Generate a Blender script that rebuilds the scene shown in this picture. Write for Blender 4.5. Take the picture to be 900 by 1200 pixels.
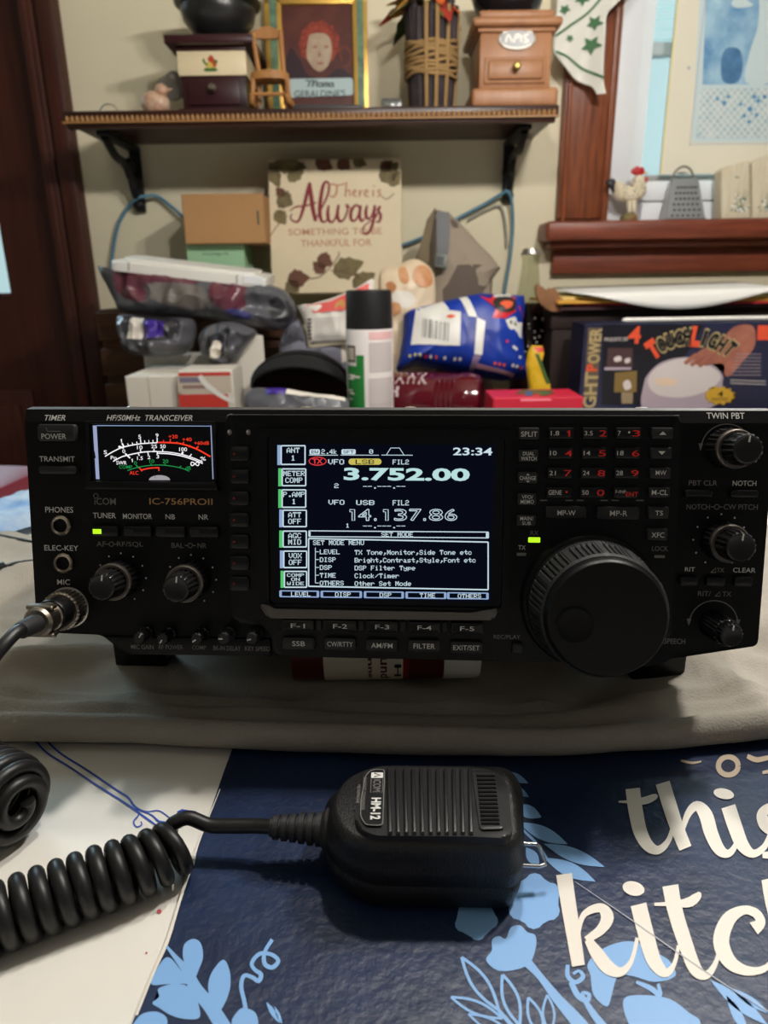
import bpy, bmesh, math, random
from mathutils import Vector, Matrix, noise
from math import sin, cos, pi, radians, atan2, sqrt, hypot
for o in list(bpy.data.objects): bpy.data.objects.remove(o)
SC = bpy.context.scene; COL = SC.collection
random.seed(7)
# ------------------------------------------------------------------ camera, sky, lamp, exposure
CZ = 0.98                                   # eye height above the floor; the table top is at 0.75
FP = 820.0                                  # focal length in pixels of the 900 x 1200 photograph
PH = radians(18.4); RL = radians(-0.8)
FW = Vector((0, cos(PH), -sin(PH))); RT0 = Vector((1, 0, 0)); UP0 = RT0.cross(FW)
RT = RT0*cos(RL) + UP0*sin(RL); UP = -RT0*sin(RL) + UP0*cos(RL)
CAM = Vector((0, 0, CZ))
cd = bpy.data.cameras.new('camera'); cam = bpy.data.objects.new('camera', cd); COL.objects.link(cam)
cam.matrix_world = Matrix(((RT.x, UP.x, -FW.x, 0), (RT.y, UP.y, -FW.y, 0), (RT.z, UP.z, -FW.z, CZ), (0, 0, 0, 1)))
cd.sensor_width = 36; cd.lens = FP/1200*36; cd.clip_start = 0.01; cd.clip_end = 60
cd.dof.use_dof = True; cd.dof.focus_distance = 0.325; cd.dof.aperture_fstop = 12.0
SC.camera = cam
SC.view_settings.view_transform = 'Standard'; SC.view_settings.look = 'None'
SC.view_settings.gamma = 1; SC.view_settings.use_curve_mapping = False; SC.view_settings.exposure = 0.0

W = bpy.data.worlds.new('world'); SC.world = W; W.use_nodes = True
nt = W.node_tree; nt.nodes.clear()
def wn(t, **k):
    n = nt.nodes.new(t)
    for a, b in k.items(): setattr(n, a, b)
    return n
out = wn('ShaderNodeOutputWorld'); bg = wn('ShaderNodeBackground'); tc = wn('ShaderNodeTexCoord'); sp = wn('ShaderNodeSeparateXYZ')
mr = wn('ShaderNodeMapRange'); mr.inputs[1].default_value = 0.25; mr.inputs[2].default_value = 0.5   # daylight lies beyond the window wall
mz = wn('ShaderNodeMapRange'); mz.inputs[1].default_value = 0.62; mz.inputs[2].default_value = 0.5
mu = wn('ShaderNodeMath', operation='MULTIPLY')
mix = wn('ShaderNodeMix', data_type='RGBA')
mix.inputs[6].default_value = (0.085, 0.083, 0.08, 1)      # dim room light from behind the viewer
mix.inputs[7].default_value = (0.76, 0.90, 0.93, 1)        # daylight outside
L = nt.links.new
L(tc.outputs['Generated'], sp.inputs[0]); L(sp.outputs[1], mr.inputs[0]); L(sp.outputs[2], mz.inputs[0])
L(mr.outputs[0], mu.inputs[0]); L(mz.outputs[0], mu.inputs[1]); L(mu.outputs[0], mix.inputs[0])
L(mix.outputs[2], bg.inputs[0]); L(bg.outputs[0], out.inputs[0]); bg.inputs[1].default_value = 1.0
def lamp(name, loc, power, col, size):
    l = bpy.data.lights.new(name, 'POINT'); l.energy = power; l.color = col; l.shadow_soft_size = size
    o = bpy.data.objects.new(name, l); o.location = loc; COL.objects.link(o); return o
# three bulbs of the lamp hanging over the table, above the top edge of the frame
for i, (dx, dy) in enumerate(((-.24, -.05), (.07, .03), (.03, -.045))):
    lamp('pendant_bulb', (0.32+dx, 0.495+dy, CZ+0.51), 9.4, (1.0, .96, .90), 0.022)
# ceiling lamp of the room, behind the viewer
lamp('ceiling_bulb', (-0.5, -1.3, 2.2), 4, (1.0, .90, .76), 0.12)

# daylight outside the glazed door and the window
def daylight(name, loc, sx, sy, power):
    l = bpy.data.lights.new(name, 'AREA'); l.shape = 'RECTANGLE'; l.size = sx; l.size_y = sy; l.energy = power; l.color = (.72, .86, 1.0)
    o = bpy.data.objects.new(name, l); o.location = loc; o.rotation_euler = (radians(-75), 0, 0); COL.objects.link(o)
daylight('door_daylight', (-1.02, 1.62, 1.62), .8, .9, 26); daylight('window_daylight', (1.05, 1.66, 1.6), .9, .8, 16)

# ------------------------------------------------------------------ materials
def lin(c):
    r = []
    for v in c:
        v = v/255.0
        r.append(v/12.92 if v <= 0.04045 else ((v+0.055)/1.055)**2.4)
    return tuple(r)+(1,)
MT = {}
def mat(name, c, rough=.5, metal=0, spec=.5, em=0, bump=0, bscale=200, var=0, vscale=8, trans=0, alpha=1, ior=1.45, coat=0, c2=None, stretch=None, wear=None):
    if name in MT: return MT[name]
    m = bpy.data.materials.new(name); m.use_nodes = True; n = m.node_tree; p = n.nodes['Principled BSDF']
    m.diffuse_color = lin(c)
    p.inputs['Base Color'].default_value = lin(c); p.inputs['Roughness'].default_value = rough
    p.inputs['Metallic'].default_value = metal; p.inputs['Specular IOR Level'].default_value = spec
    p.inputs['Transmission Weight'].default_value = trans; p.inputs['Alpha'].default_value = alpha; p.inputs['IOR'].default_value = ior
    p.inputs['Coat Weight'].default_value = coat
    if em: p.inputs['Emission Color'].default_value = lin(c); p.inputs['Emission Strength'].default_value = em
    tcn = n.nodes.new('ShaderNodeTexCoord'); mp = n.nodes.new('ShaderNodeMapping'); n.links.new(tcn.outputs['Object'], mp.inputs[0])
    if stretch: mp.inputs['Scale'].default_value = stretch
    if var or c2:
        t = n.nodes.new('ShaderNodeTexNoise'); t.inputs['Scale'].default_value = vscale; t.inputs['Detail'].default_value = 5; t.inputs['Roughness'].default_value = .62
        n.links.new(mp.outputs[0], t.inputs['Vector'])
        r = n.nodes.new('ShaderNodeValToRGB'); r.color_ramp.elements[0].position = .33; r.color_ramp.elements[1].position = .67
        a = lin(c); b = lin(c2) if c2 else tuple(min(1, v*(1+var)) for v in a[:3])+(1,)
        r.color_ramp.elements[0].color = a if c2 else tuple(v*(1-var) for v in a[:3])+(1,); r.color_ramp.elements[1].color = b
        n.links.new(t.outputs[0], r.inputs[0]); n.links.new(r.outputs[0], p.inputs['Base Color'])
    if bump:
        t = n.nodes.new('ShaderNodeTexNoise'); t.inputs['Scale'].default_value = bscale; t.inputs['Detail'].default_value = 4
        n.links.new(mp.outputs[0], t.inputs['Vector'])
        b = n.nodes.new('ShaderNodeBump'); b.inputs['Strength'].default_value = bump; b.inputs['Distance'].default_value = .002
        n.links.new(t.outputs[0], b.inputs['Height']); n.links.new(b.outputs[0], p.inputs['Normal'])
    MT[name] = m; return m
def glow(name, c, s=1.0):
    if name in MT: return MT[name]
    m = bpy.data.materials.new(name); m.use_nodes = True; n = m.node_tree; n.nodes.clear()
    e = n.nodes.new('ShaderNodeEmission'); e.inputs[0].default_value = lin(c); e.inputs[1].default_value = s
    o = n.nodes.new('ShaderNodeOutputMaterial'); n.links.new(e.outputs[0], o.inputs[0]); MT[name] = m; m.diffuse_color = lin(c); return m
def pane_mat(name, tint=(235, 245, 245)):
    if name in MT: return MT[name]
    m = bpy.data.materials.new(name); m.use_nodes = True; n = m.node_tree; n.nodes.clear()
    t = n.nodes.new('ShaderNodeBsdfTransparent'); t.inputs[0].default_value = lin(tint); g = n.nodes.new('ShaderNodeBsdfGlossy'); g.inputs['Roughness'].default_value = .03
    x = n.nodes.new('ShaderNodeMixShader'); x.inputs[0].default_value = .06; o = n.nodes.new('ShaderNodeOutputMaterial')
    n.links.new(t.outputs[0], x.inputs[1]); n.links.new(g.outputs[0], x.inputs[2]); n.links.new(x.outputs[0], o.inputs[0]); MT[name] = m; return m

# ------------------------------------------------------------------ geometry helpers
def frame(o, u, v):
    o = Vector(o); u = Vector(u).normalized(); v = Vector(v); v = (v-u*v.dot(u)).normalized(); w = u.cross(v)
    return Matrix(((u.x, v.x, w.x, o.x), (u.y, v.y, w.y, o.y), (u.z, v.z, w.z, o.z), (0, 0, 0, 1)))
def zframe(o, axis):                        # local Z along axis
    a = Vector(axis).normalized(); h = Vector((1, 0, 0)) if abs(a.x) < .8 else Vector((0, 1, 0))
    u = h.cross(a).normalized(); v = a.cross(u); return frame(o, u, v)
def ray(px, py): return FW + RT*((px-450)/FP) + UP*((600-py)/FP)
def AY(px, py, Y): d = ray(px, py); return CAM + d*(Y/d.y)
def AZ(px, py, z): d = ray(px, py); return CAM + d*((z-CZ)/d.z)
def UV(M, px, py, h=0):                     # where the sight line meets the plane of a frame
    o = M @ Vector((0, 0, h)); n = M.to_3x3() @ Vector((0, 0, 1)); d = ray(px, py)
    t = (o-CAM).dot(n)/d.dot(n); q = M.inverted() @ (CAM+d*t); return (q.x, q.y)
TXT = {}
def text_geo(s, shear=0, bold=0):
    k = (s, shear, bold)
    if k in TXT: return TXT[k]
    if s == '1':
        TXT[k] = ([(.42, 0), (.80, 0), (.80, 1), (.50, 1), (.12, .74), (.12, .56), (.42, .72)], [(0, 1, 2, 3, 6), (3, 4, 5, 6)], .45); return TXT[k]
    c = bpy.data.curves.new('t', 'FONT'); c.body = s; c.resolution_u = 3; c.shear = shear; c.offset = bold; c.fill_mode = 'FRONT'
    o = bpy.data.objects.new('t', c); COL.objects.link(o); bpy.context.view_layer.update()
    me = o.to_mesh(); vs = [v.co.copy() for v in me.vertices]; fs = [tuple(p.vertices) for p in me.polygons]
    o.to_mesh_clear(); bpy.data.objects.remove(o); bpy.data.curves.remove(c)
    x0 = min(v.x for v in vs); x1 = max(v.x for v in vs); y0 = min(v.y for v in vs); y1 = max(v.y for v in vs)
    TXT[k] = ([((v.x-x0)/(x1-x0), (v.y-y0)/(y1-y0)) for v in vs], fs, (x1-x0)/(y1-y0)); return TXT[k]
F57 = {}
for e in ('0 3E5149453E;1 00427F4000;2 7249494946;3 2141494D33;4 1814127F10;5 2745454539;6 3C4A494931;7 4121110907;8 3649494936;9 464949291E;A 7C1211127C;B 7F49494936;C 3E41414122;'
          'D 7F4141413E;E 7F49494941;F 7F09090901;G 3E41415173;H 7F0808087F;I 00417F4100;K 7F08142241;L 7F40404040;M 7F021C027F;N 7F0408107F;O 3E4141413E;P 7F09090906;R 7F09192946;'
          'S 2649494932;T 03017F0103;U 3F4040403F;V 1F2040201F;W 3F4038403F;X 6314081463;Y 0304780403;a 2054547840;b 7F28444438;c 3844444428;d 384444287F;e 3854545418;f 00087E0902;'
          'g 18A4A49C78;h 7F08040478;i 00447D4000;k 7F10284400;l 00417F4000;m 7C04780478;n 7C08040478;o 3844444438;p FC18242418;r 7C08040408;s 4854545424;t 04043F4424;u 3C4040207C;'
          'y 4C9090907C;, 0080703000;. 0000606000;/ 2010080402;- 0808080808').split(';'):
    F57[e[0]] = [int(e[2+2*i:4+2*i], 16) for i in range(5)]
F57[' '] = [0]*5; F57[':'] = [0, 0, 0x14, 0, 0]
class MB:
    def __init__(s): s.v = []; s.f = []; s.m = []; s.mats = []
    def mi(s, m):
        if m not in s.mats: s.mats.append(m)
        return s.mats.index(m)
    def add(s, vs, fs, m, M=None):
        b = len(s.v); i = s.mi(m)
        s.v += [(M @ Vector(v)) if M else Vector(v) for v in vs]
        for f in fs: s.f.append(tuple(b+k for k in f)); s.m.append(i)
        return s
    def box(s, x0, x1, y0, y1, z0, z1, m, bev=0, seg=2, M=None, taper=None):
        bm = bmesh.new(); bmesh.ops.create_cube(bm, size=1)
        for v in bm.verts:
            t = taper if (taper and v.co.z > 0) else 1
            v.co = Vector(((x0+x1)/2+v.co.x*(x1-x0)*t, (y0+y1)/2+v.co.y*(y1-y0)*t, (z0+z1)/2+v.co.z*(z1-z0)))
        if bev: bmesh.ops.bevel(bm, geom=bm.edges[:], offset=bev, segments=seg, affect='EDGES', profile=.5)
        bm.verts.index_update(); vs = [v.co.copy() for v in bm.verts]; fs = [[v.index for v in f.verts] for f in bm.faces]; bm.free()
        return s.add(vs, fs, m, M)
    def prism(s, poly, h0, h1, m, M=None, bev=0, seg=2, side=None):
        a = sum(poly[i-1][0]*poly[i][1]-poly[i][0]*poly[i-1][1] for i in range(len(poly)))
        if a < 0: poly = poly[::-1]
        bm = bmesh.new(); n = len(poly)
        lo = [bm.verts.new((p[0], p[1], h0)) for p in poly]; hi = [bm.verts.new((p[0], p[1], h1)) for p in poly]
        bm.faces.new(lo[::-1]); top = bm.faces.new(hi)
        for i in range(n): bm.faces.new((lo[i], lo[(i+1) % n], hi[(i+1) % n], hi[i]))
        if bev: bmesh.ops.bevel(bm, geom=list(top.edges), offset=bev, segments=seg, affect='EDGES', profile=.5)
        bmesh.ops.triangulate(bm, faces=[f for f in bm.faces if len(f.verts) > 4])
        bm.verts.index_update(); vs = [v.co.copy() for v in bm.verts]; fs = [[v.index for v in f.verts] for f in bm.faces]; bm.free()
        return s.add(vs, fs, m, M)
    def flat(s, poly, h, m, M=None):
        a = sum(poly[i-1][0]*poly[i][1]-poly[i][0]*poly[i-1][1] for i in range(len(poly)))
        if a < 0: poly = poly[::-1]
        bm = bmesh.new(); bm.faces.new([bm.verts.new((p[0], p[1], h)) for p in poly])
        bmesh.ops.triangulate(bm, faces=bm.faces[:]); bm.verts.index_update()
        vs = [v.co.copy() for v in bm.verts]; fs = [[v.index for v in f.verts] for f in bm.faces]; bm.free()
        return s.add(vs, fs, m, M)
    def rect(s, x0, y0, x1, y1, h, m, M=None): return s.add([(x0, y0, h), (x1, y0, h), (x1, y1, h), (x0, y1, h)], [(0, 1, 2, 3)], m, M)
    def lathe(s, prof, m, M=None, n=32, c0=True, c1=True, mod=None, sx=1, sy=1):
        vs = []; fs = []; k = len(prof)
        for i, (r, h) in enumerate(prof):
            for j in range(n):
                a = 2*pi*j/n; q = r*(mod(a, i) if mod else 1); vs.append((q*cos(a)*sx, q*sin(a)*sy, h))
        for i in range(k-1):
            for j in range(n): j2 = (j+1) % n; fs.append((i*n+j, i*n+j2, (i+1)*n+j2, (i+1)*n+j))
        if c0: fs.append(tuple(range(n))[::-1])
        if c1: fs.append(tuple((k-1)*n+j for j in range(n)))
        return s.add(vs, fs, m, M)
    def tube(s, pts, r, m, n=8, cap=True, M=None, closed=False):
        pts = [Vector(p) for p in pts]; N = len(pts); vs = []; fs = []; n = max(n, 12) if N < 400 else 14
        t0 = (pts[1]-pts[0]).normalized(); h = Vector((0, 0, 1)) if abs(t0.z) < .9 else Vector((1, 0, 0)); u = h.cross(t0).normalized()
        for i, p in enumerate(pts):
            t = (pts[min(i+1, N-1)]-pts[max(i-1, 0)]); t = t.normalized() if t.length > 1e-9 else t0
            u = (u-t*u.dot(t)); u = u.normalized() if u.length > 1e-6 else h.cross(t).normalized(); w = t.cross(u); q = r[i] if isinstance(r, (list, tuple)) else r
            for j in range(n): a = 2*pi*j/n; vs.append(p+u*(q*cos(a))+w*(q*sin(a)))
        for i in range(N-1):
            for j in range(n): j2 = (j+1) % n; fs.append((i*n+j, i*n+j2, (i+1)*n+j2, (i+1)*n+j))
        if cap: fs.append(tuple(range(n))[::-1]); fs.append(tuple((N-1)*n+j for j in range(n)))
        return s.add(vs, fs, m, M)
    def sphere(s, c, r, m, n=12, k=8, M=None, sc=(1, 1, 1)):
        prof = [(max(1e-4, sin(pi*i/k)), -cos(pi*i/k)) for i in range(k+1)]
        B = Matrix.Translation(Vector(c)) @ Matrix.Diagonal((r*sc[0], r*sc[1], r*sc[2], 1)); return s.lathe(prof, m, (M @ B) if M else B, n)
    def brush(s, st, h, m, M, fn=None, res=5):       # st: (x, y, width) points -> smooth flat stroke
        P = []
        for i in range(len(st)-1):
            p0 = st[max(i-1, 0)]; p1 = st[i]; p2 = st[i+1]; p3 = st[min(i+2, len(st)-1)]
            for k in range(res):
                t = k/res
                P.append(tuple(.5*(2*p1[a]+(p2[a]-p0[a])*t+(2*p0[a]-5*p1[a]+4*p2[a]-p3[a])*t*t+(3*p1[a]-p0[a]-3*p2[a]+p3[a])*t**3) for a in range(3)))
        P.append(st[-1]); vs = []; fs = []
        for i, p in enumerate(P):
            a = P[max(i-1, 0)]; b = P[min(i+1, len(P)-1)]; dx, dy = b[0]-a[0], b[1]-a[1]; l = hypot(dx, dy) or 1
            nx, ny = -dy/l*p[2]/2, dx/l*p[2]/2
            for q in ((p[0]-nx, p[1]-ny), (p[0]+nx, p[1]+ny)):
                if fn: q = fn(*q)
                vs.append((q[0], q[1], h+.00001*(i % 2)))
        for i in range(len(P)-1): fs.append((2*i, 2*i+2, 2*i+3, 2*i+1))
        return s.add(vs, fs, m, M)
    def text(s, t, x0, y0, x1, y1, h, m, M=None, shear=0, bold=0, rot=0):
        vs, fs, _ = text_geo(t, shear, bold)
        if rot == 90: P = [(x0+(1-v)*(x1-x0), y0+u*(y1-y0), h) for u, v in vs]
        elif rot == -90: P = [(x0+v*(x1-x0), y1-u*(y1-y0), h) for u, v in vs]
        else: P = [(x0+u*(x1-x0), y0+v*(y1-y0), h) for u, v in vs]
        return s.add(P, fs, m, M)
    def dots(s, t, fn, h, m, M):                     # 5x7 dot-matrix lettering; fn maps unit coordinates to the plane
        n = len(t)*6-1
        for i, ch in enumerate(t):
            for c, b in enumerate(F57[ch]):
                r = 0
                while r < 8:
                    if b >> r & 1:
                        r1 = r
                        while r1 < 8 and b >> r1 & 1: r1 += 1
                        a0 = (i*6+c-.08)/n; a1 = (i*6+c+1.08)/n
                        q = [fn(a0, r1/7), fn(a1, r1/7), fn(a1, r/7), fn(a0, r/7)]
                        s.add([(x, y, h) for x, y in q], [(0, 1, 2, 3)], m, M); r = r1
                    else: r += 1
        return s
    def build(s, name, parent=None, kind=None, sharp=32):
        me = bpy.data.meshes.new(name)
        inv = ROOTM[parent].inverted() if parent else None
        me.from_pydata([tuple((inv @ v) if inv else v) for v in s.v], [], s.f)
        for m in s.mats: me.materials.append(m)
        me.polygons.foreach_set('material_index', s.m); me.polygons.foreach_set('use_smooth', [True]*len(s.f)); me.update()
        me.set_sharp_from_angle(angle=radians(sharp))
        o = bpy.data.objects.new(name, me); COL.objects.link(o)
        if parent: o.parent = parent; ROOTM[o] = ROOTM[parent]
        else: ROOTM[o] = Matrix()
        if kind: o['kind'] = kind
        return o
ROOTM = {}
def thing(name, label, cat, loc=(0, 0, 0), group=None, M=None):
    o = bpy.data.objects.new(name, None); COL.objects.link(o); o.empty_display_size = .02
    o.matrix_world = M if M else Matrix.Translation(Vector(loc)); ROOTM[o] = o.matrix_world.copy() if M is None else M.copy()
    return tag(o, label, cat, group)
def tag(o, label, cat, group=None):
    o['label'] = label; o['category'] = cat
    if group: o['group'] = group
    return o
def rebase(o):                              # move a single-mesh thing's origin to the middle of its base
    me = o.data; xs = [v.co for v in me.vertices]
    c = Vector(((min(v.x for v in xs)+max(v.x for v in xs))/2, (min(v.y for v in xs)+max(v.y for v in xs))/2, min(v.z for v in xs)))
    me.transform(Matrix.Translation(-c)); o.location = c; ROOTM[o] = Matrix.Translation(c); return o
def single(mb, name, label, cat, group=None): return tag(rebase(mb.build(name)), label, cat, group)
def rrect(x0, y0, x1, y1, r, n=5):
    P = []
    for cx, cy, a in ((x1-r, y1-r, 0), (x0+r, y1-r, 90), (x0+r, y0+r, 180), (x1-r, y0+r, 270)):
        for k in range(n+1): t = radians(a+90*k/n); P.append((cx+r*cos(t), cy+r*sin(t)))
    return P
def roundpoly(P, r, n=4):
    R = []
    for i, p in enumerate(P):
        a = Vector(P[i-1]); b = Vector(p); c = Vector(P[(i+1) % len(P)])
        d1 = (a-b); d2 = (c-b); q = min(r, d1.length*.45, d2.length*.45); s0 = b+d1.normalized()*q; s1 = b+d2.normalized()*q
        for k in range(n+1): t = k/n; v = s0*(1-t)**2+b*2*t*(1-t)+s1*t*t; R.append((v.x, v.y))
    return R
def ell(cx, cy, rx, ry, n=24, a0=0): return [(cx+rx*cos(2*pi*k/n+a0), cy+ry*sin(2*pi*k/n+a0)) for k in range(n)]
def curve(P, res=6, closed=False):           # Catmull-Rom through points of any dimension
    N = len(P); R = []
    for i in range(N if closed else N-1):
        g = (lambda k: P[k % N]) if closed else (lambda k: P[max(0, min(N-1, k))])
        p0, p1, p2, p3 = g(i-1), g(i), g(i+1), g(i+2)
        for k in range(res):
            t = k/res; R.append(tuple(.5*(2*p1[a]+(p2[a]-p0[a])*t+(2*p0[a]-5*p1[a]+4*p2[a]-p3[a])*t*t+(3*p1[a]-p0[a]-3*p2[a]+p3[a])*t**3) for a in range(len(p1))))
    if not closed: R.append(tuple(P[-1]))
    return R
class Pillow:                                # a puffy closed shape on a frame, with wrinkles; decals follow its front
    def __init__(s, M, poly, th, wr=.004, ws=25, seed=0, back=.3, n=72, rings=14, smooth=True, p=3.0):
        s.M = M; s.th = th; s.wr = wr; s.ws = ws; s.seed = seed; s.back = back; s.n = n; s.rings = rings; s.p = p
        P = curve(poly, 5, True) if smooth else poly
        s.c = (sum(p[0] for p in poly)/len(poly), sum(p[1] for p in poly)/len(poly)); s.R = []
        for k in range(n):
            a = 2*pi*k/n-pi; best = 0; d = (cos(a), sin(a))
            for i in range(len(P)):
                x1, y1 = P[i-1][0]-s.c[0], P[i-1][1]-s.c[1]; x2, y2 = P[i][0]-s.c[0], P[i][1]-s.c[1]
                den = d[0]*(y2-y1)-d[1]*(x2-x1)
                if abs(den) < 1e-12: continue
                t = (x1*(y2-y1)-y1*(x2-x1))/den; u = (x1*d[1]-y1*d[0])/den
                if t > 0 and -1e-6 <= u <= 1+1e-6: best = max(best, t)
            s.R.append(best or .001)
    def rad(s, a):
        f = (a+pi)/(2*pi)*s.n; i = int(f) % s.n; t = f-int(f); return s.R[i]*(1-t)+s.R[(i+1) % s.n]*t
    def h(s, u, v):
        du, dv = u-s.c[0], v-s.c[1]; r = hypot(du, dv)/max(1e-6, s.rad(atan2(dv, du))); r = min(r, 1)
        q = noise.noise(Vector((u*s.ws, v*s.ws, s.seed)))+.6*noise.noise(Vector((u*s.ws*2.3+7, v*s.ws*.8, s.seed+3)))
        rid = 1-2*abs(noise.noise(Vector((u*s.ws*1.3+3, v*s.ws*1.1, s.seed+9))))
        return s.th*sqrt(max(0, 1-r**s.p))+(s.wr*q+s.wr*.9*rid)*(1-r**6)
    def body(s, mb, m):
        vs = [(s.c[0], s.c[1], s.h(*s.c)), (s.c[0], s.c[1], -s.th*s.back)]; fs = []
        def pt(i, k): a = 2*pi*k/s.n-pi; r = s.R[int(k) % s.n]*i/s.rings; return s.c[0]+cos(a)*r, s.c[1]+sin(a)*r
        F = []; B = []
        for i in range(1, s.rings+1):
            fr = []; br = []
            for k in range(s.n):
                u, v = pt(i, k); fr.append(len(vs)); vs.append((u, v, s.h(u, v)))
                if i < s.rings: br.append(len(vs)); vs.append((u, v, -s.back*s.th*sqrt(1-(i/s.rings)**s.p)))
                else: br.append(fr[-1])
            F.append(fr); B.append(br)
        s.f0 = len(mb.f); s.fr = []
        for k in range(s.n):
            k2 = (k+1) % s.n; s.fr.append((len(fs), pt(.5, k))); fs.append((0, F[0][k], F[0][k2])); fs.append((1, B[0][k2], B[0][k]))
            for i in range(s.rings-1): s.fr.append((len(fs), pt(i+1.5, k+.5))); fs.append((F[i][k], F[i+1][k], F[i+1][k2], F[i][k2])); fs.append((B[i][k], B[i][k2], B[i+1][k2], B[i+1][k]))
        mb.add(vs, fs, m, s.M); return s
    def paint(s, mb, poly, m):                 # colour the front faces inside a region
        mi = mb.mi(m)
        for f, (x, y) in s.fr:
            c = False
            for i in range(len(poly)):
                x1, y1 = poly[i-1]; x2, y2 = poly[i]
                if (y1 > y) != (y2 > y) and x < (x2-x1)*(y-y1)/(y2-y1)+x1: c = not c
            if c: mb.m[s.f0+f] = mi
        return s
    def decal(s, mb, c, m, e=.0008, n=8):      # c: four corners (u, v), in order round
        vs = []; fs = []
        for i in range(n+1):
            for j in range(n+1):
                a, b = i/n, j/n
                q = [c[0][t]*(1-a)*(1-b)+c[1][t]*a*(1-b)+c[2][t]*a*b+c[3][t]*(1-a)*b for t in (0, 1)]; vs.append((q[0], q[1], s.h(*q)+e))
        for i in range(n):
            for j in range(n): fs.append((i*(n+1)+j, (i+1)*(n+1)+j, (i+1)*(n+1)+j+1, i*(n+1)+j+1))
        mb.add(vs, fs, m, s.M); return s
    def fan(s, mb, poly, m, e=.001):
        c = (sum(p[0] for p in poly)/len(poly), sum(p[1] for p in poly)/len(poly)); n = len(poly); vs = [(c[0], c[1], s.h(*c)+e)]; fs = []
        for t in (.5, 1):
            for p in poly: q = (c[0]+(p[0]-c[0])*t, c[1]+(p[1]-c[1])*t); vs.append((q[0], q[1], s.h(*q)+e))
        for i in range(n): j = (i+1) % n; fs += [(0, 1+i, 1+j), (1+i, 1+n+i, 1+n+j, 1+j)]
        mb.add(vs, fs, m, s.M); return s
    def text(s, mb, t, x0, y0, x1, y1, m, shear=0, bold=0, e=.0012):
        vs, fs, _ = text_geo(t, shear, bold); P = []
        for u, v in vs: a, b = x0+u*(x1-x0), y0+v*(y1-y0); P.append((a, b, s.h(a, b)+e))
        mb.add(P, fs, m, s.M); return s
def front(Y, lean=0, yaw=0, px=450, py=400):  # an upright frame facing the viewer at depth Y, leaning back by lean
    o = AY(px, py, Y); return frame(o, (cos(yaw), sin(yaw), 0), (-sin(yaw)*sin(lean), sin(lean)*cos(yaw), cos(lean)))
# ------------------------------------------------------------------ the room
WY = 1.42                                   # the window wall
m_wall = mat('painted_wall', (222, 212, 184), .85, bump=.15, bscale=60, var=.03, vscale=3)
m_dark = mat('dark_door_wood', (72, 31, 18), .42, bump=.1, bscale=40, c2=(54, 21, 12), vscale=9, stretch=(9, 9, .8))
m_wood = mat('window_wood', (140, 76, 42), .38, bump=.1, bscale=60, c2=(92, 44, 24), vscale=10, stretch=(12, 12, .9))
m_woodh = mat('sill_wood', (134, 66, 44), .35, bump=.1, bscale=60, c2=(100, 46, 30), vscale=10, stretch=(.9, 12, 12))
m_white = mat('white_window_paint', (222, 224, 228), .5)
def structure(mb, name): return mb.build(name, None, 'structure')
m_floor = mat('floor_boards', (96, 66, 42), .5, c2=(70, 46, 28), vscale=6, stretch=(.6, 10, 1))
structure(MB().box(-2.6, 2.6, -1.9, WY, -.05, 0, m_floor), 'floor')
m_ceil = mat('ceiling_paint', (232, 226, 210), .9)
structure(MB().box(-2.6, 2.6, -.2, WY+.1, 2.45, 2.5, m_ceil), 'ceiling')
wx0 = AY(713, 180, WY).x; wz0 = AY(760, 262, WY).z           # window opening
dx = AY(74, 40, WY).x; dxr = AY(31, 40, WY).x                # door casing
gx = AY(-3, 240, WY).x+.02; gz0 = AY(8, 343, WY).z
w = MB(); b = dict(y0=WY, y1=WY+.1, m=m_wall)
w.box(dx-.02, wx0, WY, WY+.1, 0, 2.45, m_wall); w.box(wx0, 2.6, WY, WY+.1, 0, wz0, m_wall); w.box(wx0, 2.6, WY, WY+.1, 1.9, 2.45, m_wall)
w.box(1.5, 2.6, WY, WY+.1, wz0, 1.9, m_wall); w.box(-2.6, dxr-1.0, WY, WY+.1, 0, 2.45, m_wall); w.box(dxr-1.0, dx-.02, WY, WY+.1, 2.1, 2.45, m_wall)
structure(w, 'wall_back')
structure(MB().box(-2.7, -2.6, -1.9, WY+.1, 0, 2.5, m_wall), 'wall_left'); structure(MB().box(2.6, 2.7, -1.9, WY+.1, 0, 2.5, m_wall), 'wall_right')
# dark door with a glazed light, and its casing
gR = AY(14, 342, WY+.03).x; gB = AY(8, 343, WY+.03).z
d = MB(); yd0, yd1 = WY+.025, WY+.065
d.box(gR, dxr-.004, yd0, yd1, .01, 2.05, m_dark); d.box(dxr-.9, gR-.5, yd0, yd1, .01, 2.05, m_dark)
d.box(gR-.5, gR, yd0, yd1, .01, gB, m_dark); d.box(gR-.5, gR, yd0, yd1, 1.85, 2.05, m_dark)
pz = AY(20, 458, WY).z; px_ = AY(33, 470, WY).x
d.box(gR-.42, px_, yd0-.006, yd0+.004, .25, pz, m_dark, .004); d.box(gR-.39, px_-.025, yd0-.014, yd0, .28, pz-.03, m_dark, .006)
door = structure(d, 'door_1')
MB().box(gR-.5, gR, yd0+.016, yd0+.02, gB, 1.85, pane_mat('door_glass')).build('door_glass', door)
MB().box(gR-.5, gR+.0, yd0-.004, yd0+.01, gB-.012, gB, m_dark, .003).build('glazing_bead', door)
c = MB(); cw = dx-dxr
c.box(dxr, dx, WY-.022, WY+.04, 0, 2.12, m_dark, .003); c.box(dxr+.004, dxr+.018, WY-.028, WY-.02, 0, 2.1, m_dark, .003)
c.box(dx-.03, dx, WY-.032, WY-.02, 0, 2.12, m_dark, .005); c.box(dx-.052, dx-.036, WY-.027, WY-.02, 0, 2.1, m_dark, .003)
c.box(dxr-1.0, dxr, WY-.022, WY+.04, 2.05, 2.15, m_dark, .003)
structure(c, 'trim_1')
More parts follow.
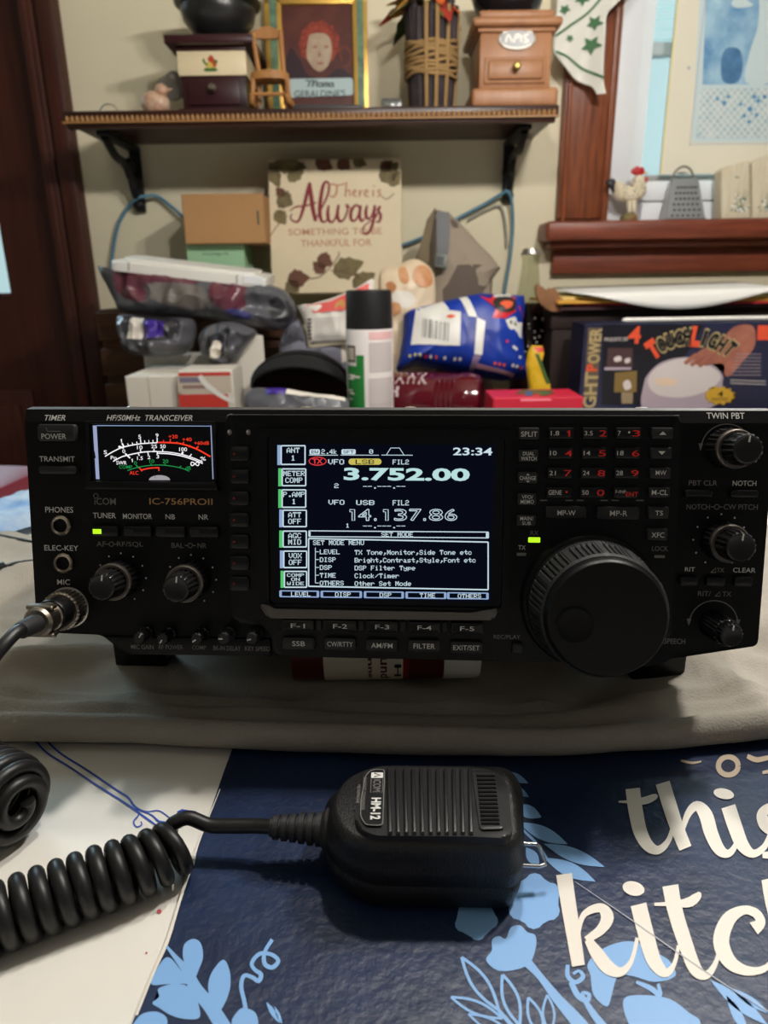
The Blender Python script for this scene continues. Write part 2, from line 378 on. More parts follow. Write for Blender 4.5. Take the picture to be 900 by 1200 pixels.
# window: brown casing, sill and apron, white inner frame, sashes and glass
cl = AY(655, 170, WY).x
c = MB(); c.box(cl, wx0, WY-.02, WY+.0, AY(650, 258, WY).z, 2.0, m_wood, .003); c.box(cl+.006, cl+.014, WY-.024, WY-.018, wz0, 2.0, m_wood, .002)
c.box(wx0-.012, wx0, WY-.024, WY-.018, wz0, 2.0, m_wood, .002)
structure(c, 'trim_2')
sT = AY(740, 259, WY-.045).z; sB = AY(740, 281, WY-.075).z; aB = AY(740, 320, WY-.02).z; sl = AY(641, 270, WY-.075).x
SILL = sT
structure(MB().box(sl, 1.62, WY-.075, WY+.06, sB, sT, m_woodh, .006, 3).box(sl+.012, 1.6, WY-.05, WY, sB-.012, sB, m_woodh, .004), 'trim_3')
structure(MB().box(AY(648, 300, WY-.02).x, 1.58, WY-.02, WY, aB, sB-.012, m_woodh, .003), 'trim_4')
f1 = AY(757, 100, WY+.03).x; rb = AY(800, 212, WY).z; rt = AY(800, 205, WY).z
f = MB(); f.box(wx0, f1, WY+.01, WY+.07, sT-.01, 1.9, m_white, .002); f.box(wx0+.0, wx0+.045, WY+.0, WY+.02, sT-.01, 1.9, m_white, .003)
f.box(f1, 1.5, WY-.006, WY+.085, sT-.02, AY(800, 236, WY).z-.001, m_white, .003); f.box(f1, 1.5, WY-.006, WY+.085, AY(800, 236, WY).z+.001, rb, m_white, .003)
m_grey = mat('grey_sash', (150, 150, 148), .5)
f.box(f1, 1.5, WY-.004, WY+.085, rb, rt, m_grey, .001)
mz0 = AY(770, 65, WY+.06).z; f.box(f1, 1.5, WY+.06, WY+.085, mz0, mz0+.022, m_grey, .002); f.box(1.44, 1.5, WY+.01, WY+.085, sT, 1.9, m_white); f.box(f1, 1.5, WY+.05, WY+.085, 1.85, 1.9, m_white)
win = structure(f, 'window_1')
MB().box(f1, 1.45, WY+.07, WY+.074, rt, 1.86, pane_mat('window_glass')).build('window_glass', win)
m_sid = mat('siding', (222, 236, 236), .8)
sd = MB()
for k in range(14): sd.box(f1+.01, 1.4, WY+.10, WY+.103, mz0+.035+.017*k, mz0+.0365+.017*k, m_sid)
sd.build('blind_slats', win)
# ------------------------------------------------------------------ the table
TZ = .75
m_twood = mat('table_wood', (92, 48, 28), .4, c2=(64, 32, 18), vscale=8, stretch=(.8, 9, 9))
tb = thing('dining_table', 'long wooden table under the white tablecloth, carrying the radio', 'table', (0, .4, 0))
MB().prism(roundpoly([(-1.0, -.12), (1.0, -.12), (1.0, .80), (-1.0, .80)], .05), TZ-.036, TZ-.003, m_twood, bev=.004).build('tabletop', tb)
for x in (-.88, .88):
    for y in (-.02, .70): MB().lathe([(.02, 0), (.026, .06), (.022, .2), (.034, .5), (.028, .62), (.036, .64), (.036, .714)], m_twood, Matrix.Translation((x, y, 0)), 16).build('leg', tb)
MB().box(-.86, .86, .0, .02, .62, .714, m_twood).box(-.86, .86, .66, .68, .62, .714, m_twood).build('apron', tb)
m_tc = mat('white_oilcloth', (228, 223, 214), .55, bump=.08, bscale=50, var=.025, vscale=5)
m_inkb = mat('blue_ink', (40, 74, 178), .5); m_red = mat('red_spot', (205, 90, 100), .6)
FT = frame((0, 0, TZ), (1, 0, 0), (0, 1, 0))
def ut(px, py): return UV(FT, px, py)
mb = MB(); mb.box(-1.04, 1.04, -.16, .83, TZ-.003, TZ, m_tc)
pass
z1 = lambda x, y: ut(x/3, 860+y/3)
for st in ([(120, 20, 7), (165, 68, 7), (240, 115, 7), (340, 182, 7), (440, 245, 7), (510, 295, 7), (560, 330, 6), (600, 350, 4)],
           [(160, 20, 7), (210, 68, 7), (300, 125, 7), (400, 192, 7), (450, 225, 7), (475, 258, 8), (515, 275, 4), (560, 272, 4), (600, 300, 4)],
           [(478, 262, 4), (488, 285, 5), (470, 310, 5), (480, 328, 5), (498, 322, 4), (496, 310, 4)],
           [(478, 266, 4), (530, 285, 5), (560, 310, 8), (600, 316, 8), (640, 330, 3)]):
    mb.brush(st, .0003, m_inkb, FT, z1)
mb.flat([z1(*p) for p in ((622, 275), (640, 266), (662, 270), (690, 273), (676, 280), (668, 290), (645, 288), (628, 282))], .0003, m_inkb, FT)
mb.flat([z1(560+9*cos(a/8*2*pi), 626+8*sin(a/8*2*pi)) for a in range(8)], .0003, m_red, FT)
mb.flat([z1(515+4*cos(a/6*2*pi), 772+4*sin(a/6*2*pi)) for a in range(6)], .0003, m_red, FT)
single(mb, 'tablecloth', 'white oilcloth tablecloth with thin blue line ornament, spread under everything', 'tablecloth')

# navy mat with a printed slogan and flowers
m_navy = mat('navy_print', (25, 43, 78), .42, bump=.25, bscale=220, c2=(19, 33, 62), vscale=30)
m_cream = mat('cream_print', (228, 221, 210), .45); m_sky = mat('light_blue_print', (126, 172, 224), .45); m_crs = mat('crease_white', (176, 180, 188), .6)
NZ = TZ+.002; FN = frame((0, 0, NZ), (1, 0, 0), (0, 1, 0)); un = lambda px, py: UV(FN, px, py)
mb = MB()
edge = [(274, 872), (262, 905), (243, 960), (232, 990), (226, 1008), (222, 1022), (214, 1050), (203, 1085), (196, 1104), (182, 1132), (165, 1175), (140, 1235), (112, 1300), (95, 1360)]
pl = [un(*p) for p in edge]+[(.62, un(95, 1360)[1]), (.62, .345), (pl0 := un(274, 872))[0:1]+(.345,)]
mb.prism(pl, -.002, 0, m_navy, FN)
mb.brush([(258, 925, 1), (232, 990, 2), (226, 1012, 4), (219, 1030, 4), (209, 1062, 3), (196, 1104, 4), (180, 1140, 3), (160, 1190, 3)], .0002, m_cream, FN, un, 3)
z3 = lambda x, y: un(500+x/2.25, 860+y/2.25)
S = [[(543, 146, 38), (550, 200, 38), (563, 260, 36), (585, 298, 30), (612, 308, 22), (638, 282, 14), (650, 240, 10)],
     [(506, 181, 5), (540, 181, 10), (575, 178, 20), (600, 168, 16), (606, 162, 6)],
     [(622, 131, 38), (640, 190, 38), (660, 250, 36), (682, 304, 34)],
     [(670, 270, 10), (688, 215, 18), (712, 192, 26), (735, 215, 36), (750, 265, 36), (772, 308, 30), (797, 317, 20), (816, 290, 12), (822, 250, 10)],
     [(795, 193, 38), (812, 245, 38), (832, 295, 34), (860, 318, 22), (890, 300, 16), (906, 265, 12)],
     [(925, 195, 16), (900, 198, 24), (884, 215, 28), (892, 240, 34), (915, 258, 36), (935, 285, 34), (915, 318, 22), (885, 322, 16)],
     [(362, 372, 42), (372, 440, 40), (385, 520, 38), (400, 614, 34)],
     [(398, 545, 8), (408, 490, 14), (430, 468, 20), (462, 462, 26), (476, 488, 34), (458, 520, 26), (420, 546, 18)],
     [(425, 545, 20), (448, 580, 34), (478, 618, 36), (512, 630, 24), (540, 600, 12), (555, 540, 10)],
     [(558, 452, 42), (575, 520, 42), (598, 598, 38), (628, 632, 26), (652, 610, 12), (664, 560, 9)],
     [(642, 402, 42), (655, 470, 40), (680, 550, 38), (708, 622, 34), (738, 638, 22), (764, 600, 12), (775, 540, 9)],
     [(600, 452, 8), (650, 450, 14), (690, 447, 26), (712, 432, 22), (720, 420, 8)],
     [(862, 516, 38), (880, 500, 26), (868, 476, 24), (835, 467, 24), (795, 492, 38), (776, 550, 42), (800, 605, 36), (850, 628, 24), (900, 615, 16), (930, 560, 10)],
     [(897, 385, 30), (910, 440, 38), (930, 520, 38), (950, 610, 34)]]
for st in S: mb.brush(st, .00045, m_cream, FN, z3)
for c, rx, ry in (((783, 160), 27, 14), ((545, 410), 29, 19)): mb.flat([z3(c[0]+rx*cos(a*pi/10), c[1]+ry*sin(a*pi/10)-.15*rx*cos(a*pi/10)*-1) for a in range(20)], .00045, m_cream, FN)
m_crd = mat('cream_print_small', (190, 172, 150), .5)
mb.brush([(795+26*cos(a*pi/8), 86+24*sin(a*pi/8), 14) for a in range(17)], .00035, m_crd, FN, z3, 2)
mb.brush([(670, 72, 5), (700, 78, 7), (724, 74, 4)], .00035, m_crd, FN, z3); mb.brush([(845, 60, 12), (870, 70, 14), (905, 66, 12), (925, 92, 12), (885, 104, 8)], .00035, m_crd, FN, z3)
def leaf(fn, x0, y0, x1, y1, w, h, sk=.45): # lens-shaped leaf from its base to its tip
    dx, dy = x1-x0, y1-y0; L_ = hypot(dx, dy); nx, ny = -dy/L_, dx/L_; A = []; B = []
    for i in range(11):
        t = i/10; q = w*sin(pi*t**(.5/sk*.9))
        A.append((x0+dx*t+nx*q/2, y0+dy*t+ny*q/2)); B.append((x0+dx*t-nx*q/2, y0+dy*t-ny*q/2))
    mb.flat([fn(*p) for p in A+B[::-1][1:-1]], h, m_sky, FN)
def blob(fn, P, h=.0002, r=4): mb.flat([fn(*p) for p in curve(P, r, True)], h, m_sky, FN)
for a in ((200, 100, 268, 131, 22), (215, 133, 270, 168, 20), (232, 190, 303, 221, 34), (242, 234, 372, 292, 36), (308, 290, 470, 352, 36), (310, 328, 445, 390, 38), (262, 300, 296, 352, 30)): leaf(z3, *a, .0002)
mb.brush([(200, 150, 6), (240, 236, 6), (290, 290, 7), (320, 335, 7)], .00018, m_sky, FN, z3)
def flower(fn, cx, cy, R, r, n, a0, h=.0002):
    P = []
    for k in range(n):
        a = a0+2*pi*k/n; x, y = cx+R*cos(a), cy+R*sin(a)
        for q in (-1.1, -.55, 0, .55, 1.1): P.append((x+r*cos(a+q), y+r*sin(a+q)))
    mb.flat([fn(*p) for p in P], h, m_sky, FN)
flower(z3, 130, 487, 38, 21, 5, .2); flower(z3, 284, 442, 47, 27, 6, -.5); mb.flat([z3(284+40*cos(a*.314), 442+38*sin(a*.314)) for a in range(20)], .00022, m_sky, FN); mb.flat([z3(130+30*cos(a*.314), 487+28*sin(a*.314)) for a in range(20)], .00022, m_sky, FN)
blob(z3, [(157, 598), (172, 572), (172, 545), (190, 534), (209, 541), (222, 512), (246, 506), (266, 524), (286, 532), (288, 562), (274, 602), (240, 622), (188, 625)])
mb.brush([(262, 600, 26), (300, 642, 18), (345, 700, 26), (385, 745, 34), (430, 800, 40)], .0002, m_sky, FN, z3)
def outl(fn, x0, y0, x1, y1, w, t):         # outlined leaf
    dx, dy = x1-x0, y1-y0; L_ = hypot(dx, dy); nx, ny = -dy/L_, dx/L_; A = [(x0+dx*i/8+nx*w/2*sin(pi*i/8), y0+dy*i/8+ny*w/2*sin(pi*i/8), t) for i in range(9)]; B = [(x0+dx*i/8-nx*w/2*sin(pi*i/8), y0+dy*i/8-ny*w/2*sin(pi*i/8), t) for i in range(9)]
    mb.brush(A, .0002, m_sky, FN, fn, 2); mb.brush(B, .00025, m_sky, FN, fn, 2)
for a in ((190, 730, 92, 590, 40, 8), (245, 770, 200, 636, 40, 8), (200, 752, 64, 695, 32, 7), (305, 800, 268, 696, 34, 7), (325, 790, 318, 690, 30, 6), (230, 800, 110, 740, 30, 6)): outl(z3, *a)
mb.brush([(190, 730, 10), (250, 800, 12)], .0002, m_sky, FN, z3, 2)
blob(z3, [(432, 640), (424, 610), (446, 580), (490, 556), (545, 548), (590, 570), (640, 600), (655, 640), (600, 655), (545, 640), (505, 640), (490, 680), (476, 720), (440, 690)])
blob(z3, [(520, 700), (570, 690), (640, 700), (690, 735), (722, 765), (680, 830), (580, 830), (530, 760)])
mb.brush([(372, 610, 10), (372, 640, 12), (392, 656, 12), (412, 642, 12), (402, 626, 8), (386, 634, 8)], .0002, m_sky, FN, z3)
mb.brush([(380, 655, 14), (398, 690, 16), (422, 704, 14), (428, 688, 10), (410, 688, 10), (440, 740, 18), (480, 790, 24)], .0002, m_sky, FN, z3)
mb.brush([(552, 655, 8), (590, 672, 14), (615, 690, 12), (610, 660, 8)], .0002, m_sky, FN, z3)
for a in ((900, 770, 748, 650, 36), (905, 740, 800, 670, 22), (850, 800, 790, 690, 26)): leaf(z3, *a, .0002)
zb = lambda x, y: un(x/3, 860+y/3)
blob(zb, [(680, 722), (706, 738), (714, 785), (700, 828), (684, 860), (664, 838), (644, 790), (648, 742)])
blob(zb, [(784, 795), (806, 830), (810, 890), (790, 950), (762, 985), (742, 950), (732, 890), (745, 840)])
mb.brush([(583, 745, 8), (620, 790, 18), (660, 840, 34), (690, 900, 46), (740, 960, 50), (790, 1040, 56)], .0002, m_sky, FN, zb)
blob(zb, [(530, 878), (570, 800), (600, 790), (640, 838), (680, 880), (640, 880), (580, 882)])
blob(zb, [(536, 948), (560, 925), (556, 898), (600, 882), (650, 884), (682, 912), (700, 960), (700, 1000), (650, 1004), (600, 990), (560, 965)])
blob(zb, [(470, 1020), (500, 986), (550, 978), (586, 1000), (580, 1040), (520, 1070), (450, 1060)])
mb.brush([(770, 960, 14), (770, 1010, 22), (770, 1060, 24)], .0002, m_sky, FN, zb)
blob(zb, [(815, 1020), (835, 978), (860, 965), (900, 985), (905, 1040), (860, 1070)])
z4 = lambda x, y: un(160+x/2.25, 1000+y/2.25)
mb.brush([(292, 450, 11), (286, 400, 11), (276, 352, 11), (284, 324, 11), (305, 328, 11), (322, 338, 12), (328, 320, 12), (312, 308, 10), (304, 290, 10), (325, 266, 11), (356, 268, 11), (374, 285, 11), (358, 302, 12), (338, 292, 12), (338, 262, 10), (358, 228, 10)], .0002, m_sky, FN, z4, 4)
for a in ((378, 450, 342, 392, 14), (384, 452, 364, 404, 10)): leaf(z4, *a, .0002)
mb.brush([(390, 392, 1.2), (520, 480, 2), (655, 575, 2.6), (780, 660, 2.4), (900, 735, 2)], .0006, m_crs, FN, z3, 3)
single(mb, 'kitchen_mat', 'navy kitchen mat printed with cream script and light blue flowers', 'mat')

# grey-beige cloth folded under the radio
m_cloth = mat('beige_cloth', (164, 157, 146), .95, spec=.2, bump=.35, bscale=700, var=.07, vscale=14)
fr_px = [(-120, 880), (0, 882), (151, 883), (264, 890), (340, 893), (450, 897), (600, 899), (700, 896), (800, 890), (900, 879), (1020, 872)]
fr_pt = [UV(FT, *p) for p in fr_px]
def fy(x):
    for a, b in zip(fr_pt, fr_pt[1:]):
        if x <= b[0] or b is fr_pt[-1]: t = (x-a[0])/(b[0]-a[0]); return a[1]+(b[1]-a[1])*t
def cloth_h(x, y):
    n = noise.noise(Vector((x*9, y*13, 2)))*.008+noise.noise(Vector((x*24+y*9, y*34, 5)))*.0042+noise.noise(Vector((x*60+y*25, y*60, 8)))*.0008
    for cx, cy, ang, ln, am, wd in ((-.20, .37, .5, .09, .017, .011), (-.165, .325, .25, .06, .009, .008), (-.26, .335, -.2, .07, .011, .010), (-.215, .305, .12, .06, .007, .006), (.19, .335, -1.0, .05, .013, .008), (.24, .40, .6, .10, .016, .014), (.145, .325, .3, .05, .007, .007), (-.30, .47, .8, .14, .014, .016), (.30, .32, .9, .06, .013, .010), (.23, .315, 1.2, .05, .010, .007)):
        u = (x-cx)*cos(ang)+(y-cy)*sin(ang); v = -(x-cx)*sin(ang)+(y-cy)*cos(ang)
        n += am*math.exp(-(u/ln)**2-(v/wd)**2)
    k = max(0, min(1, (abs(x)-.155)/.05)); k2 = max(0, min(1, (.36-y)/.05)); n += (.007*(1-2.2*abs(noise.noise(Vector((x*13+y*6, y*19, 12)))))+.0035*(1-2.2*abs(noise.noise(Vector((x*29-y*12, y*36, 17))))))*(1 if y > fy(x)+.03 else 0); n *= (.2+.8*max(k, k2*.9))
    back = max(0, min(1, (y-.40)/.15))*(1-k)
    return TZ+.0105+n*.8-.004*back
vs = []; fs = []; nx, ny = 150, 74; x0, x1 = -.56, .60
for i in range(nx+1):
    x = x0+(x1-x0)*i/nx; f0 = fy(x)+.0016*noise.noise(Vector((x*30, 1, 1)))
    th = .0165+.003*noise.noise(Vector((x*7, 3, 3))); col = []
    for k in range(9):                       # rolled front fold
        a = -pi/2+pi*k/8*1.0; col.append((x, f0+th*.5*(1-cos(a))*.9, TZ+.0025+th*.5*(1+sin(a))))
    ys = col[-1][1]
    for j in range(1, ny-8):
        y = ys+(.60-ys)*(j/(ny-9))**1.35; t = min(1, (y-ys)/.03); t = t*t*(3-2*t)
        zc = (TZ+.0025+th-.0065*sin(min(1, (y-ys)/.016)*pi))*(1-t)+cloth_h(x, y)*t
        col.append((x, y, max(zc, TZ+.003)))
    vs += col
n_ = ny+1
n_ = len(vs)//(nx+1)
for i in range(nx):
    for j in range(n_-1): fs.append((i*n_+j, (i+1)*n_+j, (i+1)*n_+j+1, i*n_+j+1))
mb = MB(); mb.add(vs, fs, m_cloth); cl_ = mb.build('folded_cloth', sharp=80)
so = cl_.modifiers.new('thick', 'SOLIDIFY'); so.thickness = .002; so.offset = -1
tag(rebase(cl_), 'grey-beige cloth with a rolled front edge, lying under the radio', 'cloth')
# ------------------------------------------------------------------ the radio
def Rxyz(rx, ry, rz): return Matrix.Rotation(rz, 3, 'Z') @ Matrix.Rotation(ry, 3, 'Y') @ Matrix.Rotation(rx, 3, 'X')
RR = Rxyz(radians(-12.25), radians(.32), radians(-3.41))
RO = Vector((.0004, .2933, CZ-.164))
RF = frame(RO, RR @ Vector((1, 0, 0)), RR @ Vector((0, 0, 1)))      # u right, v up the panel, out towards the viewer
radio = thing('radio_transceiver', 'black desktop radio transceiver with lit colour screen and large tuning dial', 'radio', M=RF)
m_case = mat('black_case', (22, 21, 22), .42, spec=.4, bump=.12, bscale=900)
m_panel = mat('black_panel', (9, 8, 10), .5, spec=.22, bump=.08, bscale=1200)
m_plate = mat('black_plate', (10, 9, 11), .4, spec=.28, bump=.06, bscale=1200)
m_key = mat('dark_grey_key', (36, 36, 38), .45, spec=.4); m_keyd = mat('black_key', (13, 13, 15), .36, spec=.4); m_lip = mat('highlit_lip', (74, 72, 72), .35)  # lip grey is lighter than the panel, a painted lamp highlight
m_let = mat('grey_lettering', (214, 212, 208), .6); m_letd = mat('dim_lettering', (120, 117, 114), .6); m_letr = mat('red_lettering', (240, 44, 38), .5); m_gold = mat('bronze_lettering', (190, 146, 92), .5)
m_lcd = mat('screen_glass', (7, 9, 16), .12, spec=.5)
m_steel = mat('steel', (190, 184, 176), .28, 1); m_dsteel = mat('dark_steel', (150, 140, 128), .32, 1); m_hole = mat('socket_hole', (4, 4, 4), .8)
m_knob = mat('black_knob', (18, 17, 18), .36); m_rub = mat('black_rubber', (30, 30, 31), .6, bump=.1, bscale=900); m_ring = mat('knob_ring', (112, 104, 98), .32, .8)
g_white = glow('screen_white', (205, 226, 236), .95); g_bar = glow('screen_bar', (150, 175, 215), .9); g_green = glow('screen_green', (96, 214, 120), .8); g_red = glow('screen_red', (236, 62, 66), .9); g_yel = glow('screen_yellow', (214, 200, 96), .85); g_aqua = glow('screen_aqua', (188, 226, 226), .95)
g_blue = glow('screen_blue', (30, 46, 84), .8); g_dk = glow('screen_dark', (12, 16, 30), .6)
g_led = glow('led_green', (190, 255, 40), 1.1); g_mw = glow('meter_white', (250, 246, 250), 1.0); g_mr = glow('meter_red', (255, 62, 40), .95); g_mg = glow('meter_green', (40, 160, 84), .8); g_ms = glow('meter_side_light', (158, 170, 205), .9)
def pu(px, py, h=0): return UV(RF, px, py, h)
def prect(px0, py0, px1, py1, h=0):
    a = pu(px0, (py0+py1)/2, h); b = pu(px1, (py0+py1)/2, h); c = pu((px0+px1)/2, py0, h); d = pu((px0+px1)/2, py1, h); return a[0], d[1], b[0], c[1]
def ptext(mb, s, px0, py0, px1, py1, h, m, shear=0, bold=.004, M=RF, rot=0):
    x0, y0, x1, y1 = prect(px0, py0, px1, py1, h); mb.text(s, x0, y0, x1, y1, h, m, M, shear, bold, rot)
HP = .004                                                          # height of the raised middle plate
case = MB(); case.box(-.1695, .1695, .012, pu(450, 477.5, -.0034)[1]-.0008, -.282, -.008, m_case, .004, 3, RF)
case.build('case', radio)
pp = [pu(*p) for p in ((29, 494), (908, 496), (888, 758), (804, 759.5), (779, 777), (760, 781), (644, 776), (320, 769), (152, 766.5), (139, 759), (120, 744), (43.5, 741))]
vt = pp[0][1]; vtop = pu(450, 477.5, -.0034)[1]
pan = MB(); pan.prism([pp[0], pp[1]]+roundpoly(pp[1:]+[pp[0]], .0035)[5:-5], -.012, 0, m_panel, RF)
# slanted top facet that carries the names of the outer blocks
xa, xb = pp[0][0], pp[1][0]
prof = [(vt, 0), (vtop-.0012, -.0016), (vtop, -.0034), (vtop, -.012), (vt, -.012)]
vs = [(xa+.0022*(i in (2, 3)), v, h) for i, (v, h) in enumerate(prof)]+[(xb-.0022*(i in (2, 3)), v, h) for i, (v, h) in enumerate(prof)]
pan.add(vs, [(1, 6, 7, 2)], m_lip, RF); pan.add(vs, [(0, 5, 6, 1), (2, 7, 8, 3), (3, 8, 9, 4), (0, 1, 2, 3, 4), (9, 8, 7, 6, 5)], m_panel, RF)  # top edge coloured light as if catching the lamp
FB = frame(RF @ Vector((0, vt, 0)), RF.to_3x3() @ Vector((1, 0, 0)), RF.to_3x3() @ Vector((0, vtop-.0012-vt, -.0016)))
def btext(s, px0, py0, px1, py1, shear=0):
    a = UV(FB, px0, (py0+py1)/2, .0001); b_ = UV(FB, px1, (py0+py1)/2, .0001); c = UV(FB, (px0+px1)/2, py0, .0001); d_ = UV(FB, (px0+px1)/2, py1, .0001)
    pan.text(s, a[0], d_[1], b_[0], c[1], .0001, m_let, FB, shear, .005)
btext('TIMER', 52.3, 486.3, 76.7, 492.8, .2); btext('HF/50MHz  TRANSCEIVER', 125, 486.3, 225.7, 493, .2); btext('TWIN PBT', 828, 483.6, 872.6, 490.8)
e = .00012
for s, a, b_, c, d_, m in (('TRANSMIT', 46, 534.7, 87.7, 541, m_let), ('PHONES', 53, 594, 85.7, 600.7, m_let), ('ELEC-KEY', 52, 639, 91.7, 645.3, m_let), ('MIC', 67, 679, 82, 685.3, m_let),
        ('TUNER', 109, 601, 135.7, 607.3, m_let), ('MONITOR', 144, 602, 178, 608.2, m_let), ('NB', 194, 602.7, 205, 608.5, m_let), ('NR', 232.7, 603, 244, 609, m_let),
        ('AF', 113, 634.4, 124, 640.5, m_letd), ('RF/SQL', 137, 634.8, 167.7, 641.4, m_letd), ('BAL', 201, 636.2, 215, 642, m_letd), ('NR', 231.5, 636.6, 242, 642.4, m_letd),
        ('iCOM', 110.7, 583.6, 135.7, 591.5, m_letd), ('IC-756PROII', 175, 584, 249, 591.5, m_gold),
        ('PBT CLR', 807.3, 563, 840.6, 569, m_letd), ('NOTCH', 858.6, 563.3, 886.4, 569.4, m_let), ('NOTCH', 804.6, 590.8, 832, 597, m_letd), ('CW PITCH', 848, 591, 888, 597.3, m_letd),
        ('RIT', 802.7, 664.8, 814.4, 669.6, m_let), ('TX', 840, 665.6, 848.7, 670.6, m_letd), ('CLEAR', 859, 665.4, 885.5, 671, m_let), ('RIT/', 818, 692.8, 833, 698.6, m_letd), ('TX', 846.6, 693.2, 857, 699, m_letd)):
    ptext(pan, s, a, b_, c, d_, e, m)
for px, py in ((836, 668.2), (841, 696)):
    a = pu(px-3, py+2.6, e); b_ = pu(px+3, py-2.6, e); pan.brush([(a[0], a[1], .0004), (b_[0], a[1], .0004), (b_[0], b_[1], .0004), (a[0], a[1], .0004)], e, m_letd, RF, None, 1)
for px, py in ((130.5, 637.7), (223, 639.3), (840, 594)):           # the little concentric-knob symbol
    c = pu(px, py, e); pan.brush([(c[0]+.0011*cos(a*pi/6), c[1]+.0011*sin(a*pi/6), .00035) for a in range(13)], e, m_letd, RF, None, 1)
    for q in (-1, 1): pan.rect(min(q*.0012, q*.0026)+c[0], c[1]-.0002, max(q*.0012, q*.0026)+c[0], c[1]+.0002, e, m_letd, RF)
c = pu(112.3, 581, e); pan.brush([(c[0]+.0011*cos(a*pi/6), c[1]+.0011*sin(a*pi/6), .0003) for a in range(13)], e, m_letd, RF, None, 1)
def dial_dots(px, py, r, n, a0, a1, m=m_letd):
    c = pu(px, py, e)
    for k in range(n):
        a = radians(a0+(a1-a0)*k/(n-1)); pan.flat(ell(c[0]+r*cos(a), c[1]+r*sin(a), .00042, .00042, 8), e, m, RF)
K1, K2, K3, K4, K5 = (142.7, 677), (224.5, 679), (850.6, 525.5), (843.7, 633), (836, 731)
for k in (K1, K2, K4): dial_dots(*k, .0118, 11, -60, 240, m_let)
for k in (K3, K5):
    c = pu(*k, e); pan.brush([(c[0]+.0108*cos(radians(a)), c[1]+.0108*sin(radians(a)), .0005) for a in range(8, 173, 6)], e, m_letd, RF, None, 1)
    for q in (-1, 1): pan.flat([(c[0]+q*.0100, c[1]+.0022), (c[0]+q*.0120, c[1]+.0022), (c[0]+q*.0110, c[1]-.0012)], e, m_letd, RF)
# lower ledge with the five small knobs
ld = [pu(*p) for p in ((122, 745), (318, 748), (318, 768.5), (153, 766), (140, 759))]
pan.prism(ld, 0, .0016, m_plate, RF, .0008)
for s, a, b_, c, d_ in (('MIC GAIN', 153.7, 755.5, 180, 760.7), ('RF POWER', 186, 755.7, 214.5, 761), ('COMP', 225, 756.4, 241.5, 761.3), ('BK-IN DELAY', 250, 757, 282, 762.2), ('KEY SPEED', 287, 757.6, 316.5, 762.7)):
    ptext(pan, s, a, b_, c, d_, .0017, m_letd, 0, .004)
pan.build('front_panel', radio)
# raised middle plate
pl = [pu(*p, HP) for p in ((263, 484), (800, 486), (786, 752), (742, 778), (320, 768), (318, 734), (272, 730))]
plate = MB(); plate.prism(roundpoly(pl, .004), 0, HP, m_plate, RF, .0012, 3)
a = pu(268, 485.2, HP); b_ = pu(796, 487, HP); plate.prism([(a[0], a[1]-.0006), (b_[0], a[1]-.0006), (b_[0], a[1]), (a[0], a[1])], HP-.002, HP+.0002, m_lip, RF, .0003, 2)  # added strip paints the bright highlight along the plate's top edge
for s, a, b_, c, d_, m in (('RX', 621.6, 622, 631, 627.3, m_letd), ('TX', 607.4, 639, 616, 644.2, m_let), ('LOCK', 764, 640, 783, 645.8, m_letd), ('REC/PLAY', 578.4, 744, 610, 748.8, m_letd), ('LOCK/SPEECH', 757, 748.2, 803, 754.3, m_letd)):
    ptext(plate, s, a, b_, c, d_, HP+e, m, 0, .008)
for px in (637, 667, 680, 708, 721, 750):     # small ticks under the keypad
    c = pu(px, 586.4, HP+e); plate.rect(c[0]-.0016, c[1]-.00025, c[0]+.0016, c[1]+.00025, HP+e, m_letd, RF)
for px, py in ((269, 506.5), (291, 506.5)):
    c = pu(px, py, HP+e); plate.flat(ell(*c, .0011, .0013, 10), HP+e, m_letd, RF); plate.flat(ell(c[0]-.0004, c[1]+.0003, .0005, .0006, 8), HP+2*e, m_let, RF)
plate.build('bezel_plate', radio)
def key(name, px0, py0, px1, py1, h0, hh, m, txt=(), bev=.0006, r=.0008, led=None):
    h = h0+hh; x0, y0, x1, y1 = prect(px0, py0, px1, py1, h); k = MB(); k.prism(rrect(x0, y0, x1, y1, r, 3), h0-.001, h, m, RF, bev, 2)
    for t in txt: ptext(k, t[0], *t[1:5], h+e, t[5], 0, .004)
    return k
z4k = lambda x, y: (590+x/4.286, 480+y/4.286)
def ktxt(s, x0, y0, x1, y1, m=m_let): a = z4k(x0, y0); b_ = z4k(x1, y1); return (s, a[0], a[1], b_[0], b_[1], m)
def zkey(x0, y0, x1, y1, txt, m=m_key, hh=.0024, name='key'):
    a = z4k(x0, y0); b_ = z4k(x1, y1); return key(name, *a, *b_, HP, hh, m, txt)
zkey(77, 90, 180, 150, [ktxt('SPLIT', 89, 110, 170, 136)]).build('key', radio)
zkey(75, 202, 175, 262, [ktxt('DUAL', 98, 212, 155, 230), ktxt('WATCH', 88, 236, 166, 256)]).build('key', radio)
k = zkey(73, 312, 172, 370, [ktxt('CHANGE', 82, 334, 164, 354)])
for s in (-1, 1):
    pts = [pu(*z4k(*p), HP+.0026) for p in ((113, 344-s*14), (133, 344-s*14), (123, 344-s*22))]; k.flat(pts, HP+.0026, m_let, RF)
k.build('key', radio)
zkey(70, 420, 168, 480, [ktxt('VFO/', 92, 430, 148, 448), ktxt('MEMO', 86, 453, 153, 473)]).build('key', radio)
zkey(66, 528, 165, 585, [ktxt('MAIN/', 84, 537, 150, 557), ktxt('SUB', 94, 562, 138, 580)]).build('key', radio)
NUM = [('1.8', '1'), ('3.5', '2'), ('7', '3'), ('10', '4'), ('14', '5'), ('18', '6'), ('21', '7'), ('24', '8'), ('28', '9'), ('GENE', ''), ('50', '0'), ('F-INP', '')]
